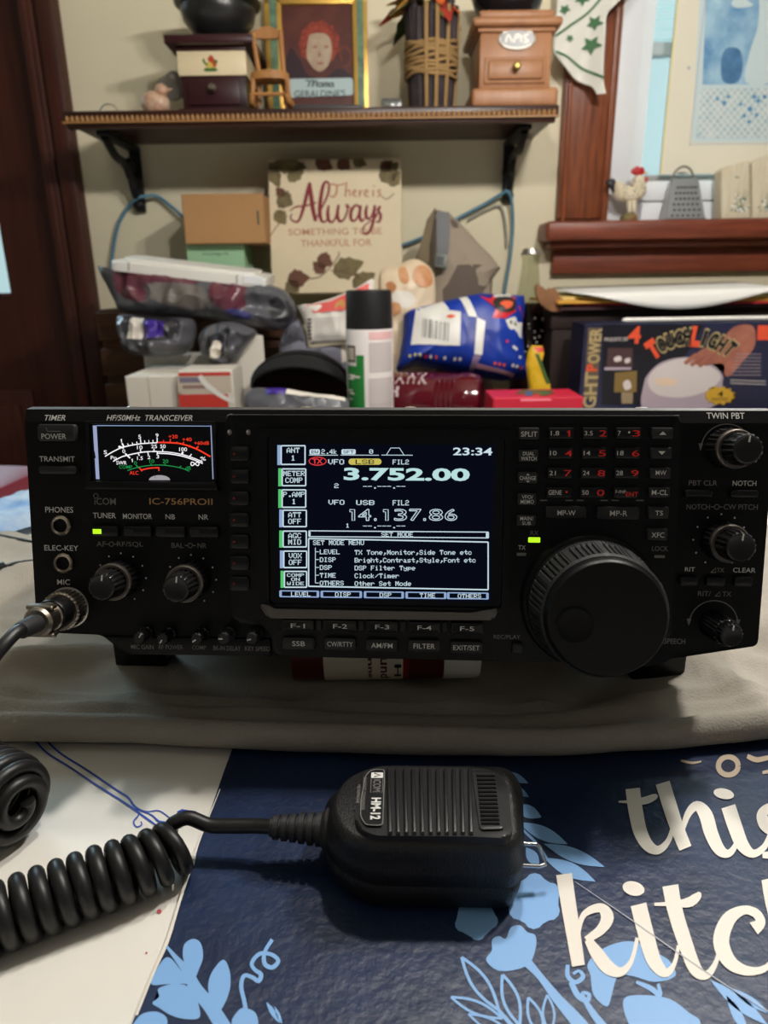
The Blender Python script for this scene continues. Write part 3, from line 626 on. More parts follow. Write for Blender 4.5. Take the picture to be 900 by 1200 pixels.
for i, (a, b_) in enumerate(NUM):
    r, c = divmod(i, 3); X = (228, 397, 565)[c]-r*4; Y = (90, 190, 290, 388)[r]
    w_ = {1: 14, 2: 33, 3: 42, 4: 66, 5: 52}[len(a)]
    t = [ktxt(a, X+10, Y+17, X+10+w_, Y+40 if len(a) < 5 else Y+32, m_let)]
    if b_: t.append(ktxt(b_, X+(84 if b_ != '1' else 88), Y+14, X+122 if b_ != '1' else X+112, Y+45, m_letr))
    if i == 11: t.append(ktxt('ENT', X+62, Y+26, X+124, Y+47, m_letr))
    k = zkey(X, Y, X+126, Y+56, t, m_keyd)
    if i in (2, 9): q = pu(*z4k(X+(66 if i == 2 else 101), Y+(24 if i == 2 else 26)), HP+.0026); k.flat(ell(*q, .0005, .0005, 8), HP+.0026, m_let if i == 2 else m_letr, RF)
    k.build('key', radio)
zkey(213, 485, 417, 547, [ktxt('MP-W', 271, 506, 362, 532)]).build('key', radio)
zkey(472, 488, 682, 552, [ktxt('MP-R', 535, 508, 622, 534)]).build('key', radio)
for x, y, s in ((747, 90, 1), (742, 190, -1)):
    k = zkey(x, y, x+106, y+57, []); k.flat([pu(*z4k(*p), HP+.0026) for p in ((x+36, y+28+s*9), (x+72, y+28+s*9), (x+54, y+28-s*9))], HP+.0026, m_let, RF); k.build('key', radio)
zkey(738, 292, 842, 347, [ktxt('MW', 765, 306, 818, 329)]).build('key', radio)
zkey(733, 390, 837, 443, [ktxt('M-CL', 745, 404, 825, 429)]).build('key', radio)
zkey(728, 488, 832, 550, [ktxt('TS', 762, 508, 801, 532)]).build('key', radio)
key('key', 758.8, 619.3, 782.7, 633.6, HP, .0024, m_key, [('XFC', 763.5, 624, 778.5, 630, m_let)]).build('key', radio)
def led(px0, py0, px1, py1, h, m): MB().prism(rrect(*prect(px0, py0, px1, py1, h), .0003, 2), h-.001, h+.0003, m, RF, .0001, 1).build('indicator_light', radio)
led(619, 629.6, 633, 635.7, HP, g_led); led(605.6, 647.8, 616.6, 651.3, HP, m_letd); led(766.7, 650.6, 779, 653.8, HP, m_letd)
# left block
k = key('power_button', 43, 497, 87.7, 517.3, 0, .0032, m_key, [('POWER', 48.5, 508.2, 77.5, 514.5, m_let)], .0011, .0015)
a = pu(54, 501, .0033); b_ = pu(71, 505.5, .0033); k.brush([(a[0], a[1], .0004), (a[0]+.0006, b_[1], .0004), (b_[0], b_[1], .0004)], .0034, m_letd, RF, None, 1); k.build('power_button', radio)
key('transmit_button', 44.3, 546, 89.3, 555.8, 0, .0028, m_key, (), .0011, .0015).build('transmit_button', radio)
for i, (a, b_, c, d_) in enumerate(((107.3, 616, 138.3, 629.2), (144.3, 616.2, 177.3, 629.4), (182.3, 616.7, 216.7, 630), (221.7, 617, 256, 630.2))):
    k = key('key', a, b_, c, d_, 0, .0026, m_keyd, (), .0009, .0011)
    x0, y0, x1, y1 = prect(a+1.5, b_+4, a+11.5, b_+9.6, .0027); k.rect(x0, y0, x1, y1, .0028, g_led if i == 0 else m_key, RF); k.build('key', radio)
for a, b_, c, d_, q in ((803, 574.4, 836, 582.8, 5), (856, 574.6, 890, 583.5, 22)):
    k = key('key', a, b_, c, d_, 0, .0026, m_keyd, (), .0009, .0011); x0, y0, x1, y1 = prect(a+q, b_+5.2, a+q+10, b_+7.6, .0027); k.rect(x0, y0, x1, y1, .0028, m_key, RF); k.build('key', radio)
for a, b_, c, d_ in ((797, 675.8, 818.5, 687), (828, 676.5, 850.8, 687.4), (860.7, 676.5, 883, 688)): key('key', a, b_, c, d_, 0, .0026, m_keyd, (), .0009, .0011).build('key', radio)
for px, py in ((71, 615.8), (74, 660)):
    c = pu(px, py, .001); F = RF @ Matrix.Translation((c[0], c[1], 0))
    MB().lathe([(.0048, -.001), (.0048, .0012), (.0042, .0018), (.0033, .0015), (.0031, -.0008)], m_dsteel, F, 32, True, False).lathe([(.0032, -.0009), (.0032, -.0006)], m_hole, F, 24).build('jack', radio)
for i in range(7):
    cy = (531.8, 558.4, 583.9, 609.4, 634.9, 660, 684.3)[i]; cx = 280.5-.2*i*.2
    k = key('key', cx-11.5, cy-8.5, cx+11.5, cy+8.5, HP, .0018, m_keyd, (), .0007, .0014)
    k.flat([pu(cx-7.4, cy-2.2, HP+.002), pu(cx-7.4, cy+2.2, HP+.002), pu(cx-3.6, cy, HP+.002)], HP+.0021, mat('dim_red', (110, 30, 24), .5), RF); k.build('key', radio)
for i, (a, b_, c, d_, s) in enumerate(((330, 726.6, 368, 739.2, 'F-1'), (379.3, 727.2, 417.9, 740.2, 'F-2'), (429.2, 728, 466.6, 741.4, 'F-3'), (479, 729, 516, 742.3, 'F-4'), (528.6, 730, 566.3, 743.6, 'F-5'))):
    key('key', a, b_, c, d_, HP, .003, m_keyd, [(s, (a+c)/2-8.3, b_+4.2, (a+c)/2+8.3, b_+9.4, m_let)], .0007, .0006).build('key', radio)
    if i < 4: key('key', c+2.5, b_+.3, c+8.5, b_+12.5, HP, .0016, m_key, (), .0004, .0003).build('key_divider', radio)
for a, b_, c, d_, s, w_ in ((331, 747.4, 368.8, 761.8, 'SSB', 7.5), (380, 748, 417, 762.5, 'CW/RTTY', 15), (429, 749.7, 466, 763.7, 'AM/FM', 12.5), (478.3, 750.4, 516, 764.8, 'FILTER', 12.5), (527.8, 752.3, 565.6, 766.5, 'EXIT/SET', 15.5)):
    key('key', a, b_, c, d_, HP, .0024, m_key, [(s, (a+c)/2-w_, b_+4, (a+c)/2+w_, b_+9.8, m_let)], .0008, .0012).build('key', radio)
key('key', 600, 753.5, 612.5, 766.5, HP, .002, m_keyd, (), .0006, .001).build('key', radio)
# knobs: skirt, fluted outer ring, fluted inner cap
def knob(px, py, parts, name='knob', h0=0):
    c = pu(px, py, h0); F = RF @ Matrix.Translation((c[0], c[1], h0)); mb = MB(); r, l, rr, inner = parts
    fl = lambda a, i: 1+(.035*(1 if sin(24*a) > 0 else -1) if 1 <= i <= 4 else 0)
    mb.lathe([(r*1.06, -.0005), (r*1.05, .0008), (r*1.0, .0018), (r*.98, l*.4), (r*.96, l*.8), (r*.9, l*.82)], m_knob, F, 96, True, True, fl)
    o = mb.build(name, radio)
    if rr: MB().lathe([(r*.99, l*.78), (r*1.0, l*.84), (r*.99, l*.96), (r*.93, l), (r*.8, l), (r*.8, l*.8)], m_ring, F, 48, False, False).build('metal_ring', o)
    if inner:
        ri, li = inner; fi = lambda a, i: 1+(.05*(1 if sin(18*a) > 0 else -1) if 1 <= i <= 3 else 0)
        k = MB(); k.lathe([(ri, l*.7), (ri, l*.9), (ri*.98, li*.86), (ri*.96, li*.93), (ri*.9, li*.985), (ri*.8, li), (ri*.7, li-.0003)], m_knob, F, 72, True, True, fi)
        k.box(-.0003, .0003, ri*.45, ri*.86, li-.0004, li+.00012, m_let, 0, 1, F @ Matrix.Rotation(-.1, 4, 'Z')); k.build('inner_cap', o)
    return o
knob(*K1, (.0088, .0112, 1, (.0065, .0215))); knob(*K2, (.0088, .0112, 1, (.0065, .0215)))
knob(*K3, (.0086, .0115, 1, (.0067, .0215))); knob(*K4, (.0086, .0115, 1, (.0067, .0215)))
knob(*K5, (.0062, .0190, 0, (.0052, .0196)))
for i, (px, py) in enumerate(((170.5, 742.5), (197.5, 743.5), (236.5, 743.5), (267.5, 743), (299.8, 743))):
    c = pu(px, py, .0016); F = RF @ Matrix.Translation((c[0], c[1], .0014)); k = MB()
    k.lathe([(.0036, 0), (.0034, .0004), (.0029, .0008), (.0028, .0075), (.0023, .0082)], m_knob if i < 3 else m_key, F, 40, True, True, lambda a, i: 1+.05*(1 if sin(12*a) > 0 else -1)*(2 <= i <= 3))
    k.box(-.0003, .0003, .0004, .0024, .0080, .0084, m_let, 0, 1, F @ Matrix.Rotation((-.5, 2.6, 2.2, 1.6, 1.9)[i], 4, 'Z')); k.build('small_knob', radio)
# main tuning dial
c = pu(690.5, 704, HP); F = RF @ Matrix.Translation((c[0], c[1], HP)); DL = .033
mb = MB(); mb.lathe([(.0312, -.001), (.0312, .0012), (.0306, .002), (.0302, .0035), (.0290, .004)], m_panel, F, 96)
mb.lathe([(.0282, .003), (.0290, .006), (.0288, .009), (.0272, .011)], m_panel, F, 96)
mb.lathe([(.0262, .010), (.0254, .027), (.0250, .0305), (.0243, DL-.0006), (.0236, DL), (.0001, DL-.0003)], m_plate, F, 120)
dial = mb.build('tuning_dial', radio)
def ribs(a, i):
    k = (math.degrees(a) % 30)/30
    if 1 <= i <= 4 and .08 < k < .92: return 1-.028-.018*(1 if sin(a*72*1.0) > 0 else -1)
    return 1
MB().lathe([(.0286, .0095), (.0287, .0102), (.0283, .013), (.0272, .022), (.0268, .0262), (.0265, .0272), (.0255, .0282), (.025, .0280)], m_rub, F, 480, False, False, ribs).build('rubber_grip', dial)
q = UV(RF, 674, 733, HP+DL); FD = RF @ Matrix.Translation((q[0], q[1], HP+DL))
MB().lathe([(.0078, -.0004), (.0078, .0004), (.0072, .0007), (.0068, .0004), (.0060, .0001), (.0035, -.00005), (.0001, -.0001)], m_panel, FD, 48, True, True).build('finger_dimple', dial)
# screws on the lid
for x in (-.125, -.04, .01, .118):
    c = RF @ Vector((x, vtop-.0009, -.016)); MB().lathe([(.0034, 0), (.0032, .0012), (.0022, .0018), (.0004, .002)], m_steel, zframe(c, RF.to_3x3() @ Vector((0, 1, 0))), 20).build('lid_screw', radio)
# front feet
for pa, pb, nm in (((136, 780), (196, 780.5), 1), ((738, 795), (802.5, 796.5), 2)):
    a = AZ(*pa, TZ+.011); b_ = AZ(*pb, TZ+.011)
    o = Vector((a.x, (a.y+b_.y)/2, TZ+.0105)); q = MB(); top = CZ-.150
    q.box(a.x, b_.x, o.y-.001, o.y+.016, TZ+.0095, top, m_keyd, .002, 2); q.box(a.x+.001, b_.x-.001, o.y-.0005, o.y+.015, TZ+.0088, TZ+.0125, m_rub, .001); q.build('front_foot', radio)
# ------------------------------------------------------------------ meter
mx0, my0, mx1, my1 = prect(107, 497, 250.7, 563.5, 0)
mb = MB(); t = .0016
for a in ((mx0-t, my0-.004, mx0, my1+.001), (mx1, my0-.004, mx1+t, my1+.001), (mx0-t, my1, mx1+t, my1+.0014)): mb.prism([(a[0], a[1]), (a[2], a[1]), (a[2], a[3]), (a[0], a[3])], -.001, .0018, m_plate, RF, .0005)
mb.prism([(mx0-t-.0012, my0-.0042), (mx1+t+.0012, my0-.0042), (mx1+t, my0), (mx0-t, my0)], -.001, .0034, m_plate, RF, .0012)
meter = mb.build('meter_frame', radio)
mf = MB(); mf.rect(mx0, my0, mx1, my1, .0002, m_lcd, RF); hm = .0004
zm = lambda x, y: pu(100+x/5.294, 485+y/5.294, hm)
def mtx(s, x0, y0, x1, y1, m, rot=0): a = zm(x0, (y0+y1)/2); b_ = zm(x1, (y0+y1)/2); c = zm((x0+x1)/2, y0); d_ = zm((x0+x1)/2, y1); mf.text(s, a[0], d_[1], b_[0], c[1], hm+e, m, RF, 0, .004)
def marc(pts, w, m): mf.brush([(x, y, w) for x, y in pts], hm, m, RF, zm, 6)
mf.flat([zm(*p) for p in ((46, 72), (70, 72), (88, 405), (66, 405))], hm, g_ms, RF); mf.flat([zm(*p) for p in ((776, 72), (782, 72), (795, 405), (789, 405))], hm, g_ms, RF); mf.flat([zm(*p) for p in ((70, 70), (775, 74), (775, 78), (70, 75))], hm, g_bar, RF)
mf.flat([zm(*p) for p in ((48, 230), (58, 230), (66, 275), (56, 275))], hm+e, m_lcd, RF)
marc([(122, 264), (180, 230), (240, 205), (340, 186), (445, 179)], 7, g_mw); marc([(448, 177), (530, 179), (600, 187), (690, 218), (777, 266)], 9, g_mr)
marc([(172, 295), (205, 277), (240, 262), (340, 240), (400, 234), (445, 233)], 7, g_mw)
for o_, w_ in ((0, 6), (10, 7)): marc([(445, 234+o_), (520, 238+o_), (600, 252+o_), (670, 274+o_), (728, 298+o_)], w_, g_mw)
marc([(262, 352), (320, 333), (410, 319), (495, 319), (590, 335), (645, 356)], 5, g_mg)
marc([(345, 349), (400, 337), (456, 334)], 8, g_mr); mf.brush([(335, 334, 7), (352, 356, 7)], hm, g_mr, RF, zm, 1); mf.brush([(456, 330, 7), (456, 354, 7)], hm, g_mr, RF, zm, 1)
for x0, y0, x1, y1, w_, m in ((228, 182, 242, 208, 9, g_mw), (262, 184, 270, 198, 5, g_mw), (291, 178, 297, 192, 5, g_mw), (319, 172, 323, 188, 5, g_mw), (342, 155, 346, 186, 6, g_mw), (368, 165, 371, 182, 5, g_mw), (395, 162, 396, 180, 5, g_mw), (420, 161, 420, 178, 5, g_mw), (446, 148, 446, 180, 6, g_mw),
                              (486, 162, 484, 178, 5, g_mr), (529, 156, 526, 178, 6, g_mr), (570, 172, 564, 184, 5, g_mr), (612, 174, 602, 192, 6, g_mr), (652, 194, 642, 206, 5, g_mr), (702, 202, 684, 220, 9, g_mr),
                              (206, 203, 240, 211, 12, g_mw), (248, 246, 278, 274, 9, g_mw), (341, 220, 346, 238, 6, g_mw), (426, 216, 427, 234, 6, g_mw), (481, 216, 480, 236, 6, g_mw), (606, 236, 600, 250, 12, g_mw), (660, 250, 645, 266, 6, g_mw), (328, 244, 336, 260, 6, g_mw), (388, 238, 392, 256, 6, g_mw), (447, 236, 446, 252, 6, g_mw),
                              (316, 318, 332, 336, 7, g_mg), (408, 306, 410, 320, 5, g_mg), (495, 306, 494, 320, 5, g_mg), (594, 322, 584, 336, 5, g_mg)):
    mf.brush([(x0, y0, w_), (x1, y1, w_)], hm+e, m, RF, zm, 1)
for a in (('S', 115, 226, 135, 250, g_mw), ('1', 217, 156, 230, 178, g_mw), ('5', 329, 130, 346, 154, g_mw), ('9', 437, 122, 454, 146, g_mw), ('+20', 517, 130, 573, 152, g_mr), ('+40', 603, 147, 660, 170, g_mr), ('+60dB', 676, 170, 768, 192, g_mr), ('Po', 158, 260, 195, 283, g_mw), ('0', 230, 220, 248, 243, g_mw), ('10', 321, 196, 355, 220, g_mw), ('25', 409, 190, 445, 213, g_mw), ('50', 465, 190, 498, 213, g_mw), ('100', 583, 208, 631, 232, g_mw), ('%', 714, 266, 748, 290, g_mw),
          ('SWR', 193, 292, 257, 315, g_mw), ('1', 285, 278, 297, 299, g_mw), ('1.5', 322, 264, 357, 286, g_mw), ('2', 386, 258, 404, 280, g_mw), ('3', 441, 253, 458, 276, g_mw), ('COMP', 210, 319, 292, 340, g_mg), ('0', 303, 294, 320, 316, g_mg), ('10', 398, 282, 428, 305, g_mg), ('20', 480, 282, 515, 305, g_mg), ('dB', 621, 325, 655, 347, g_mg), ('ALC', 275, 354, 330, 377, g_mr)): mtx(*a)
mf.brush([(680+25*sin(a*pi/8)/(1+cos(a*pi/8)**2)*0+25*cos(a*pi/8), 310+11*sin(a*pi/4), 6) for a in range(17)], hm, g_mw, RF, zm, 2)
mf.flat([zm(460+66*cos(pi*a/12), 411-31*sin(pi*a/12)) for a in range(13)], hm, glow('meter_hub', (176, 172, 178), .8), RF)
mf.brush([(390, 112, 2.5), (412, 250, 2.5), (436, 398, 2.5)], hm+3*e, m_key, RF, zm, 1)
mf.build('meter_face', radio)
# ------------------------------------------------------------------ display
HS = HP+.0003; hs = HS+.0002
o_ = rrect(*prect(300, 503, 599, 722, HP+.002), .0035, 5); i_ = rrect(*prect(314, 511, 590, 711, HP+.002), .002, 5); n_ = len(o_)
vs = [(x, y, HP-.001) for x, y in o_]+[(x, y, HP+.0022) for x, y in [(x*.985+.015*i_[k][0], y*.985+.015*i_[k][1]) for k, (x, y) in enumerate(o_)]]+[(x, y, HP+.0022) for x, y in i_]+[(x, y, HS-.0002) for x, y in i_]
fs = []
for k in range(n_):
    j = (k+1) % n_
    for L_ in range(3): fs.append((L_*n_+k, L_*n_+j, (L_+1)*n_+j, (L_+1)*n_+k))
MB().add(vs, fs, m_plate, RF).build('display_bezel', radio)
a, b_, c, d_ = prect(304, 711.5, 584, 727, HP+.004)
MB().prism(roundpoly([(a, d_), (a+.0035, d_), (a+.007, d_-.002), (c-.012, d_-.0022), (c-.006, d_-.001), (c, d_), (c-.002, b_+.001), (a+.004, b_)], .0012), HP-.001, HP+.0042, mat('grey_lip', (96, 90, 86), .4, .3), RF, .0016, 3).build('display_lip', radio)
scn = MB(); scn.rect(*[f(q) for q, f in zip(prect(314, 511, 590, 711.5, HS), (float,)*4)], HS, m_lcd, RF)
zs = lambda x, y: pu(260+x/2.647, 480+y/2.647, hs)
def quad(P, m, h=hs): scn.flat([zs(*p) for p in P], h, m, RF)
def line(x0, y0, x1, y1, m=g_white, w_=2.0): scn.brush([(x0, y0, w_), (x1, y1, w_)], hs, m, RF, zs, 1)
def bx(x0, y0, x1, y1, m=g_white, w_=3.0, sk=0):
    line(x0, y0, x1, y0+sk, m, w_); line(x0, y1, x1, y1+sk, m, w_); line(x0, y0, x0, y1, m, w_); line(x1, y0+sk, x1, y1+sk, m, w_)
def dt(s, x0, y0, x1, y1, m=g_white, h=hs+e):
    # the lettering box tapers with the screen; fn maps the unit square onto it
    scn.dots(s, lambda a, b_: zs(x0+(x1-x0)*a, y0+(y1-y0)*b_), h, m, RF)
quad([(168, 106), (846, 110), (833, 597), (178, 585)], g_dk, hs-.0001)
SK = [(172, 110, 258, 172, 'ANT|1'), (175, 182, 260, 238, 'METER|COMP'), (175, 247, 260, 305, 'P.AMP|1'), (178, 310, 262, 365, 'ATT|OFF'), (178, 375, 262, 428, 'AGC|MID'), (180, 437, 263, 492, 'VOX|OFF'), (182, 500, 263, 553, 'COMP|ON|WIDE')]
for i, (x0, y0, x1, y1, s) in enumerate(SK):
    quad([(x0, y0), (x0+10, y0), (x0+10, y1), (x0, y1)], g_green if i in (1, 2, 4, 6) else g_bar)
    bx(x0+12, y0+2, x1, y1-2, g_white, 4)
    L_ = s.split('|'); n_ = len(L_); hh = (y1-y0-14)/n_
    for k, t_ in enumerate(L_):
        cx = (x0+12+x1)/2; wd = len(t_)*6.6; dt(t_, cx-wd, y0+8+k*hh, cx+wd, y0+8+k*hh+min(16, hh-2.5))
for x0, x1 in ((272, 304), (371, 415)): scn.flat([zs(*p) for p in rrect(x0, 123, x1, 139, 4, 3)], hs, g_white, RF)
dt('BW', 278, 126, 299, 136, g_dk, hs+2*e); dt('SFT', 377, 126, 409, 136, g_dk, hs+2*e)
dt('2.4k', 309, 123, 357, 138); dt('0', 457, 123, 469, 137)
for x0, x1 in ((270, 360), (368, 487), (495, 592)): line(x0, 141, x1, 141.5)
for P in (((510, 141), (524, 119)), ((524, 119), (551, 119)), ((551, 119), (565, 141))): line(*P[0], *P[1])
def big(s, x0, y0, x1, y1, m, bold=.03): # wide rounded digits
    a = zs(x0, (y0+y1)/2); b_ = zs(x1, (y0+y1)/2); c = zs((x0+x1)/2, y0); d_ = zs((x0+x1)/2, y1); scn.text(s, a[0], d_[1], b_[0], c[1], hs+e, m, RF, 0, bold)
big('23:34', 717, 118, 839, 142, g_white, .02); big('3.752.00', 378, 181, 769, 221, g_aqua, .035)
quad([(269+28*(1+cos(a*pi/14)), 160+14*sin(a*pi/14)) for a in range(28)], g_red); quad([(269+28+25*cos(a*pi/14), 160+11*sin(a*pi/14)) for a in range(28)], g_dk, hs+.5*e); big('TX', 281, 152, 313, 168, g_red, .03)
dt('VFO', 330, 154, 379, 170); scn.flat([zs(*p) for p in rrect(393, 152, 495, 171, 9, 4)], hs, g_yel, RF); dt('LSB', 415, 155, 472, 169, g_dk, hs+2*e); dt('FIL2', 530, 155, 580, 170)
dt('2', 349, 229, 362, 243); dt('--.---.--', 438, 231, 569, 245); dt('VFO', 331, 280, 380, 295); dt('USB', 417, 281, 473, 296); dt('FIL2', 530, 281, 580, 297); dt('1', 384, 353, 396, 366); dt('--.---.--', 438, 354, 569, 368)
# outlined digits of the second frequency
def outline(s, x0, y0, x1, y1, m, w_):
    c_ = bpy.data.curves.new('t', 'FONT'); c_.body = s; c_.resolution_u = 3; c_.offset = .01; c_.fill_mode = 'NONE'; o = bpy.data.objects.new('t', c_); COL.objects.link(o); bpy.context.view_layer.update()
    me = o.to_mesh(); V = [v.co.copy() for v in me.vertices]; E = [tuple(q.vertices) for q in me.edges]; o.to_mesh_clear(); bpy.data.objects.remove(o); bpy.data.curves.remove(c_)
    if not E: return False
    a0 = min(v.x for v in V); a1 = max(v.x for v in V); b0 = min(v.y for v in V); b1 = max(v.y for v in V)
    for i, j in E:
        p, q = [(x0+(V[k].x-a0)/(a1-a0)*(x1-x0), y1-(V[k].y-b0)/(b1-b0)*(y1-y0)) for k in (i, j)]
        scn.brush([(p[0], p[1], w_), (q[0], q[1], w_)], hs+e, m, RF, zs, 1)
    return True
for ch_, x0, x1 in (('4', 424, 462), ('3', 535, 573), ('7', 582, 618), ('8', 643, 685), ('6', 692, 729)): outline(ch_, x0, 309, x1, 344, g_white, 2.6)
for x0 in (397, 501): scn.brush([(x, y, 2.6) for x, y in ((x0, 317), (x0, 310), (x0+15, 310), (x0+15, 344), (x0+7, 344), (x0+7, 317), (x0, 317))], hs+e, g_white, RF, zs, 1)
for x0 in (473, 626): bx(x0, 338, x0+6, 344, g_white, 2.4)
bx(270, 376, 827, 394, g_white, 3, 4); line(272, 379, 272, 392, g_white, 6); line(822, 382, 822, 397, g_white, 6); dt('SET MODE', 495, 380, 593, 394)
bx(269, 400, 826, 548, g_white, 4, 11)
dt('SET MODE MENU', 283, 405, 441, 420)
for i, (a, b_) in enumerate((('LEVEL', 'TX Tone,Monitor,Side Tone etc'), ('DISP', 'Bright,Contrast,Style,Font etc'), ('DSP', 'DSP Filter Type'), ('TIME', 'Clock/Timer'), ('OTHERS', 'Other Set Mode'))):
    y = 434+24.2*i; line(290, y+7, 301, y+7); dt(a, 304, y, 304+len(a)*12.3, y+14.5); dt(b_, 412, y+1.5, 412+len(b_)*12.5, y+16)
line(290, 428, 290, 538)
for x0, x1, s in ((180, 300, 'LEVEL'), (308, 433, 'DISP'), (442, 563, 'DSP'), (571, 695, 'TIME'), (700, 826, 'OTHERS')):
    q = (x0-180)*.0115; bx(x0, 562+q, x1, 580+q, g_bar, 3.5, 1.4); line(x0+3, 564+q, x0+3, 580+q, g_bar, 6); line(x1-3, 565+q, x1-3, 581+q, g_bar, 6)
    cx = (x0+x1)/2+5; wd = len(s)*6; dt(s, cx-wd, 565+q, cx+wd, 579+q)
scn.build('display_screen', radio)
# ------------------------------------------------------------------ spice bottle lying under the front edge
sx0 = AZ(347, 797, TZ+.012).x; sx1 = AZ(560, 797, TZ+.012).x; sy = AZ(450, 797, TZ+.012).y+.007; sr = .0205; szc = TZ+.0118+sr
sp_ = thing('spice_tin', 'round red and cream spice tin with white lid lying under the radio', 'tin', ((sx0+sx1)/2, sy, TZ+.0118))
X = lambda px: AZ(px, 790, TZ+.02).x
m_sr = mat('tin_red', (150, 22, 24), .35); m_sc = mat('tin_cream', (232, 222, 200), .4); m_sd = mat('tin_dark_red', (84, 14, 16), .35); m_wp = mat('white_plastic', (235, 232, 225), .4); m_blk = mat('black_ink', (20, 18, 18), .5)
FS = frame((0, sy, szc), (0, 1, 0), (0, 0, 1))          # lathe axis along +x
mb = MB()
for a, b_, m in ((sx0, X(381), m_sd), (X(381), X(472), m_sc), (X(472), X(478), m_sr), (X(478), X(519), m_sd)): mb.lathe([(sr, a), (sr, b_)], m, FS, 40, a == sx0, True)
def son(x, a): return (x, sy-cos(a)*(sr+.0002), szc+sin(a)*(sr+.0002))   # a point of the side, a = angle above the middle of the near side
vs = [son(x, a) for x, a in ((X(398), .35), (X(417), .75), (X(428), .35), (X(417), -.45))]; mb.add(vs, [(0, 3, 2, 1)], m_sr)
def stext(s, x0, x1, a0, a1, m):                        # lettering running round the tin
    g, f_, _ = text_geo(s, 0, .02); mb.add([son(x1-(x1-x0)*(1-v), a1-(a1-a0)*u) if 0 else son(x0+(x1-x0)*v, a1-(a1-a0)*u) for u, v in g], f_, m)
stext('Cayenne P', X(430), X(438), -1.1, 1.2, m_sd); stext('Ground', X(446), X(457), -.7, 1.1, m_sd); stext('.00 H', X(462), X(470), -.6, 1.1, m_blk)
mb.build('tin_body', sp_)
MB().lathe([(sr*.98, X(519)), (sr*1.0, X(520)), (sr*1.0, sx1-.002), (sr*.95, sx1)], m_wp, FS, 40).build('lid', sp_)
# ------------------------------------------------------------------ hand microphone with its coiled cord and plug
m_mic = mat('mic_plastic', (24, 23, 24), .42, bump=.3, bscale=1300); m_mics = mat('mic_smooth', (28, 27, 28), .36)
m_cord = mat('cord_rubber', (24, 23, 23), .42); m_chr = mat('chrome_wire', (205, 205, 210), .18, 1)
mz0 = NZ+.0008; mzt = NZ+.034
A_ = AZ(375, 985, NZ+.016); B_ = AZ(612, 990, NZ+.016)
mic = thing('hand_microphone', 'black hand microphone with ribbed front on the navy mat, with coiled cord and plug', 'microphone', ((A_.x+B_.x)/2, .222, NZ))
def mo(z, pts): return [UV(FN, *p, z-NZ) for p in pts]
top = mo(mzt-.002, ((404, 914), (440, 899.5), (592, 901), (604, 922), (611, 982), (601, 994), (440, 993), (405, 985), (388, 962), (388, 938)))
mid = mo(NZ+.016, ((380, 946), (432, 905), (600, 905), (613, 930), (613.5, 1018), (604, 1034), (430, 1030), (396, 1012), (380, 992)))
def resample(P, n=96):
    P = P+[P[0]]; Ls = [0]
    for a, b_ in zip(P, P[1:]): Ls.append(Ls[-1]+hypot(b_[0]-a[0], b_[1]-a[1]))
    R = []; k = 0
    for i in range(n):
        d_ = Ls[-1]*i/n
        while Ls[k+1] < d_: k += 1
        t = (d_-Ls[k])/(Ls[k+1]-Ls[k]); R.append((P[k][0]+(P[k+1][0]-P[k][0])*t, P[k][1]+(P[k+1][1]-P[k][1])*t))
    return R
def ccw(P): return P if sum(P[i-1][0]*P[i][1]-P[i-1][1]*P[i][0] for i in range(len(P))) > 0 else P[::-1]
def startat(P, c):                           # start each outline at the same bearing
    i = min(range(len(P)), key=lambda k: abs(atan2(P[k][1]-c[1], P[k][0]-c[0])-0.0)); return P[i:]+P[:i]
mcx = sum(p[0] for p in mid)/len(mid); mcy = sum(p[1] for p in mid)/len(mid)
def polar(P, n=120):
    P = ccw(roundpoly(P, .007, 6)); R = []
    for k in range(n):
        a = 2*pi*k/n; d_ = (cos(a), sin(a)); best = 0
        for i in range(len(P)):
            x1, y1, x2, y2 = P[i-1][0]-mcx, P[i-1][1]-mcy, P[i][0]-mcx, P[i][1]-mcy; den = d_[0]*(y2-y1)-d_[1]*(x2-x1)
            if abs(den) < 1e-12: continue
            t = (x1*(y2-y1)-y1*(x2-x1))/den; u = (x1*d_[1]-y1*d_[0])/den
            if t > 0 and -1e-6 <= u <= 1.000001: best = max(best, t)
        R.append(best)
    return R
RT_, RM_ = polar(top), polar(mid)
lay = [(mz0, 1, .90), (mz0+.0012, 1, .95), (mz0+.006, 1, .985), (NZ+.0115, 1, .998), (NZ+.0122, 1, .985), (NZ+.0129, 1, .985), (NZ+.0134, 1, 1.0), (NZ+.018, .97, 1), (NZ+.0195, .93, 1.006), (NZ+.0201, .92, 1.0), (NZ+.025, .5, 1), (NZ+.029, .15, 1), (NZ+.0315, 0, .995), (mzt-.0005, 0, .965), (mzt, 0, .93)]
vs = []; fs = []; n_ = 120
for z, t, s in lay:
    for k in range(n_): r = (RM_[k]*t+RT_[k]*(1-t))*s; a = 2*pi*k/n_; vs.append((mcx+r*cos(a), mcy+r*sin(a), z))
for i in range(len(lay)-1):
    for k in range(n_): j = (k+1) % n_; fs.append((i*n_+k, i*n_+j, (i+1)*n_+j, (i+1)*n_+k))
fs += [tuple(range(n_))[::-1], tuple((len(lay)-1)*n_+k for k in range(n_))]
mb = MB(); mb.add(vs, fs, m_mic); mb.build('mic_body', mic, sharp=50)
FM = frame((0, 0, mzt), (1, 0, 0), (0, 1, 0)); um = lambda px, py, h=0: UV(FM, px, py, h)
zmic = lambda x, y, h=0: um(300+x/2.5, 860+y/2.5, h)
mb = MB(); P = [zmic(*p, .0022) for p in ((335, 98), (700, 102), (738, 150), (752, 285), (735, 306), (620, 300), (345, 298), (292, 268), (290, 225), (318, 112))]
mb.prism(roundpoly(P, .003), -.001, .0022, m_mics, FM, .0012, 3)
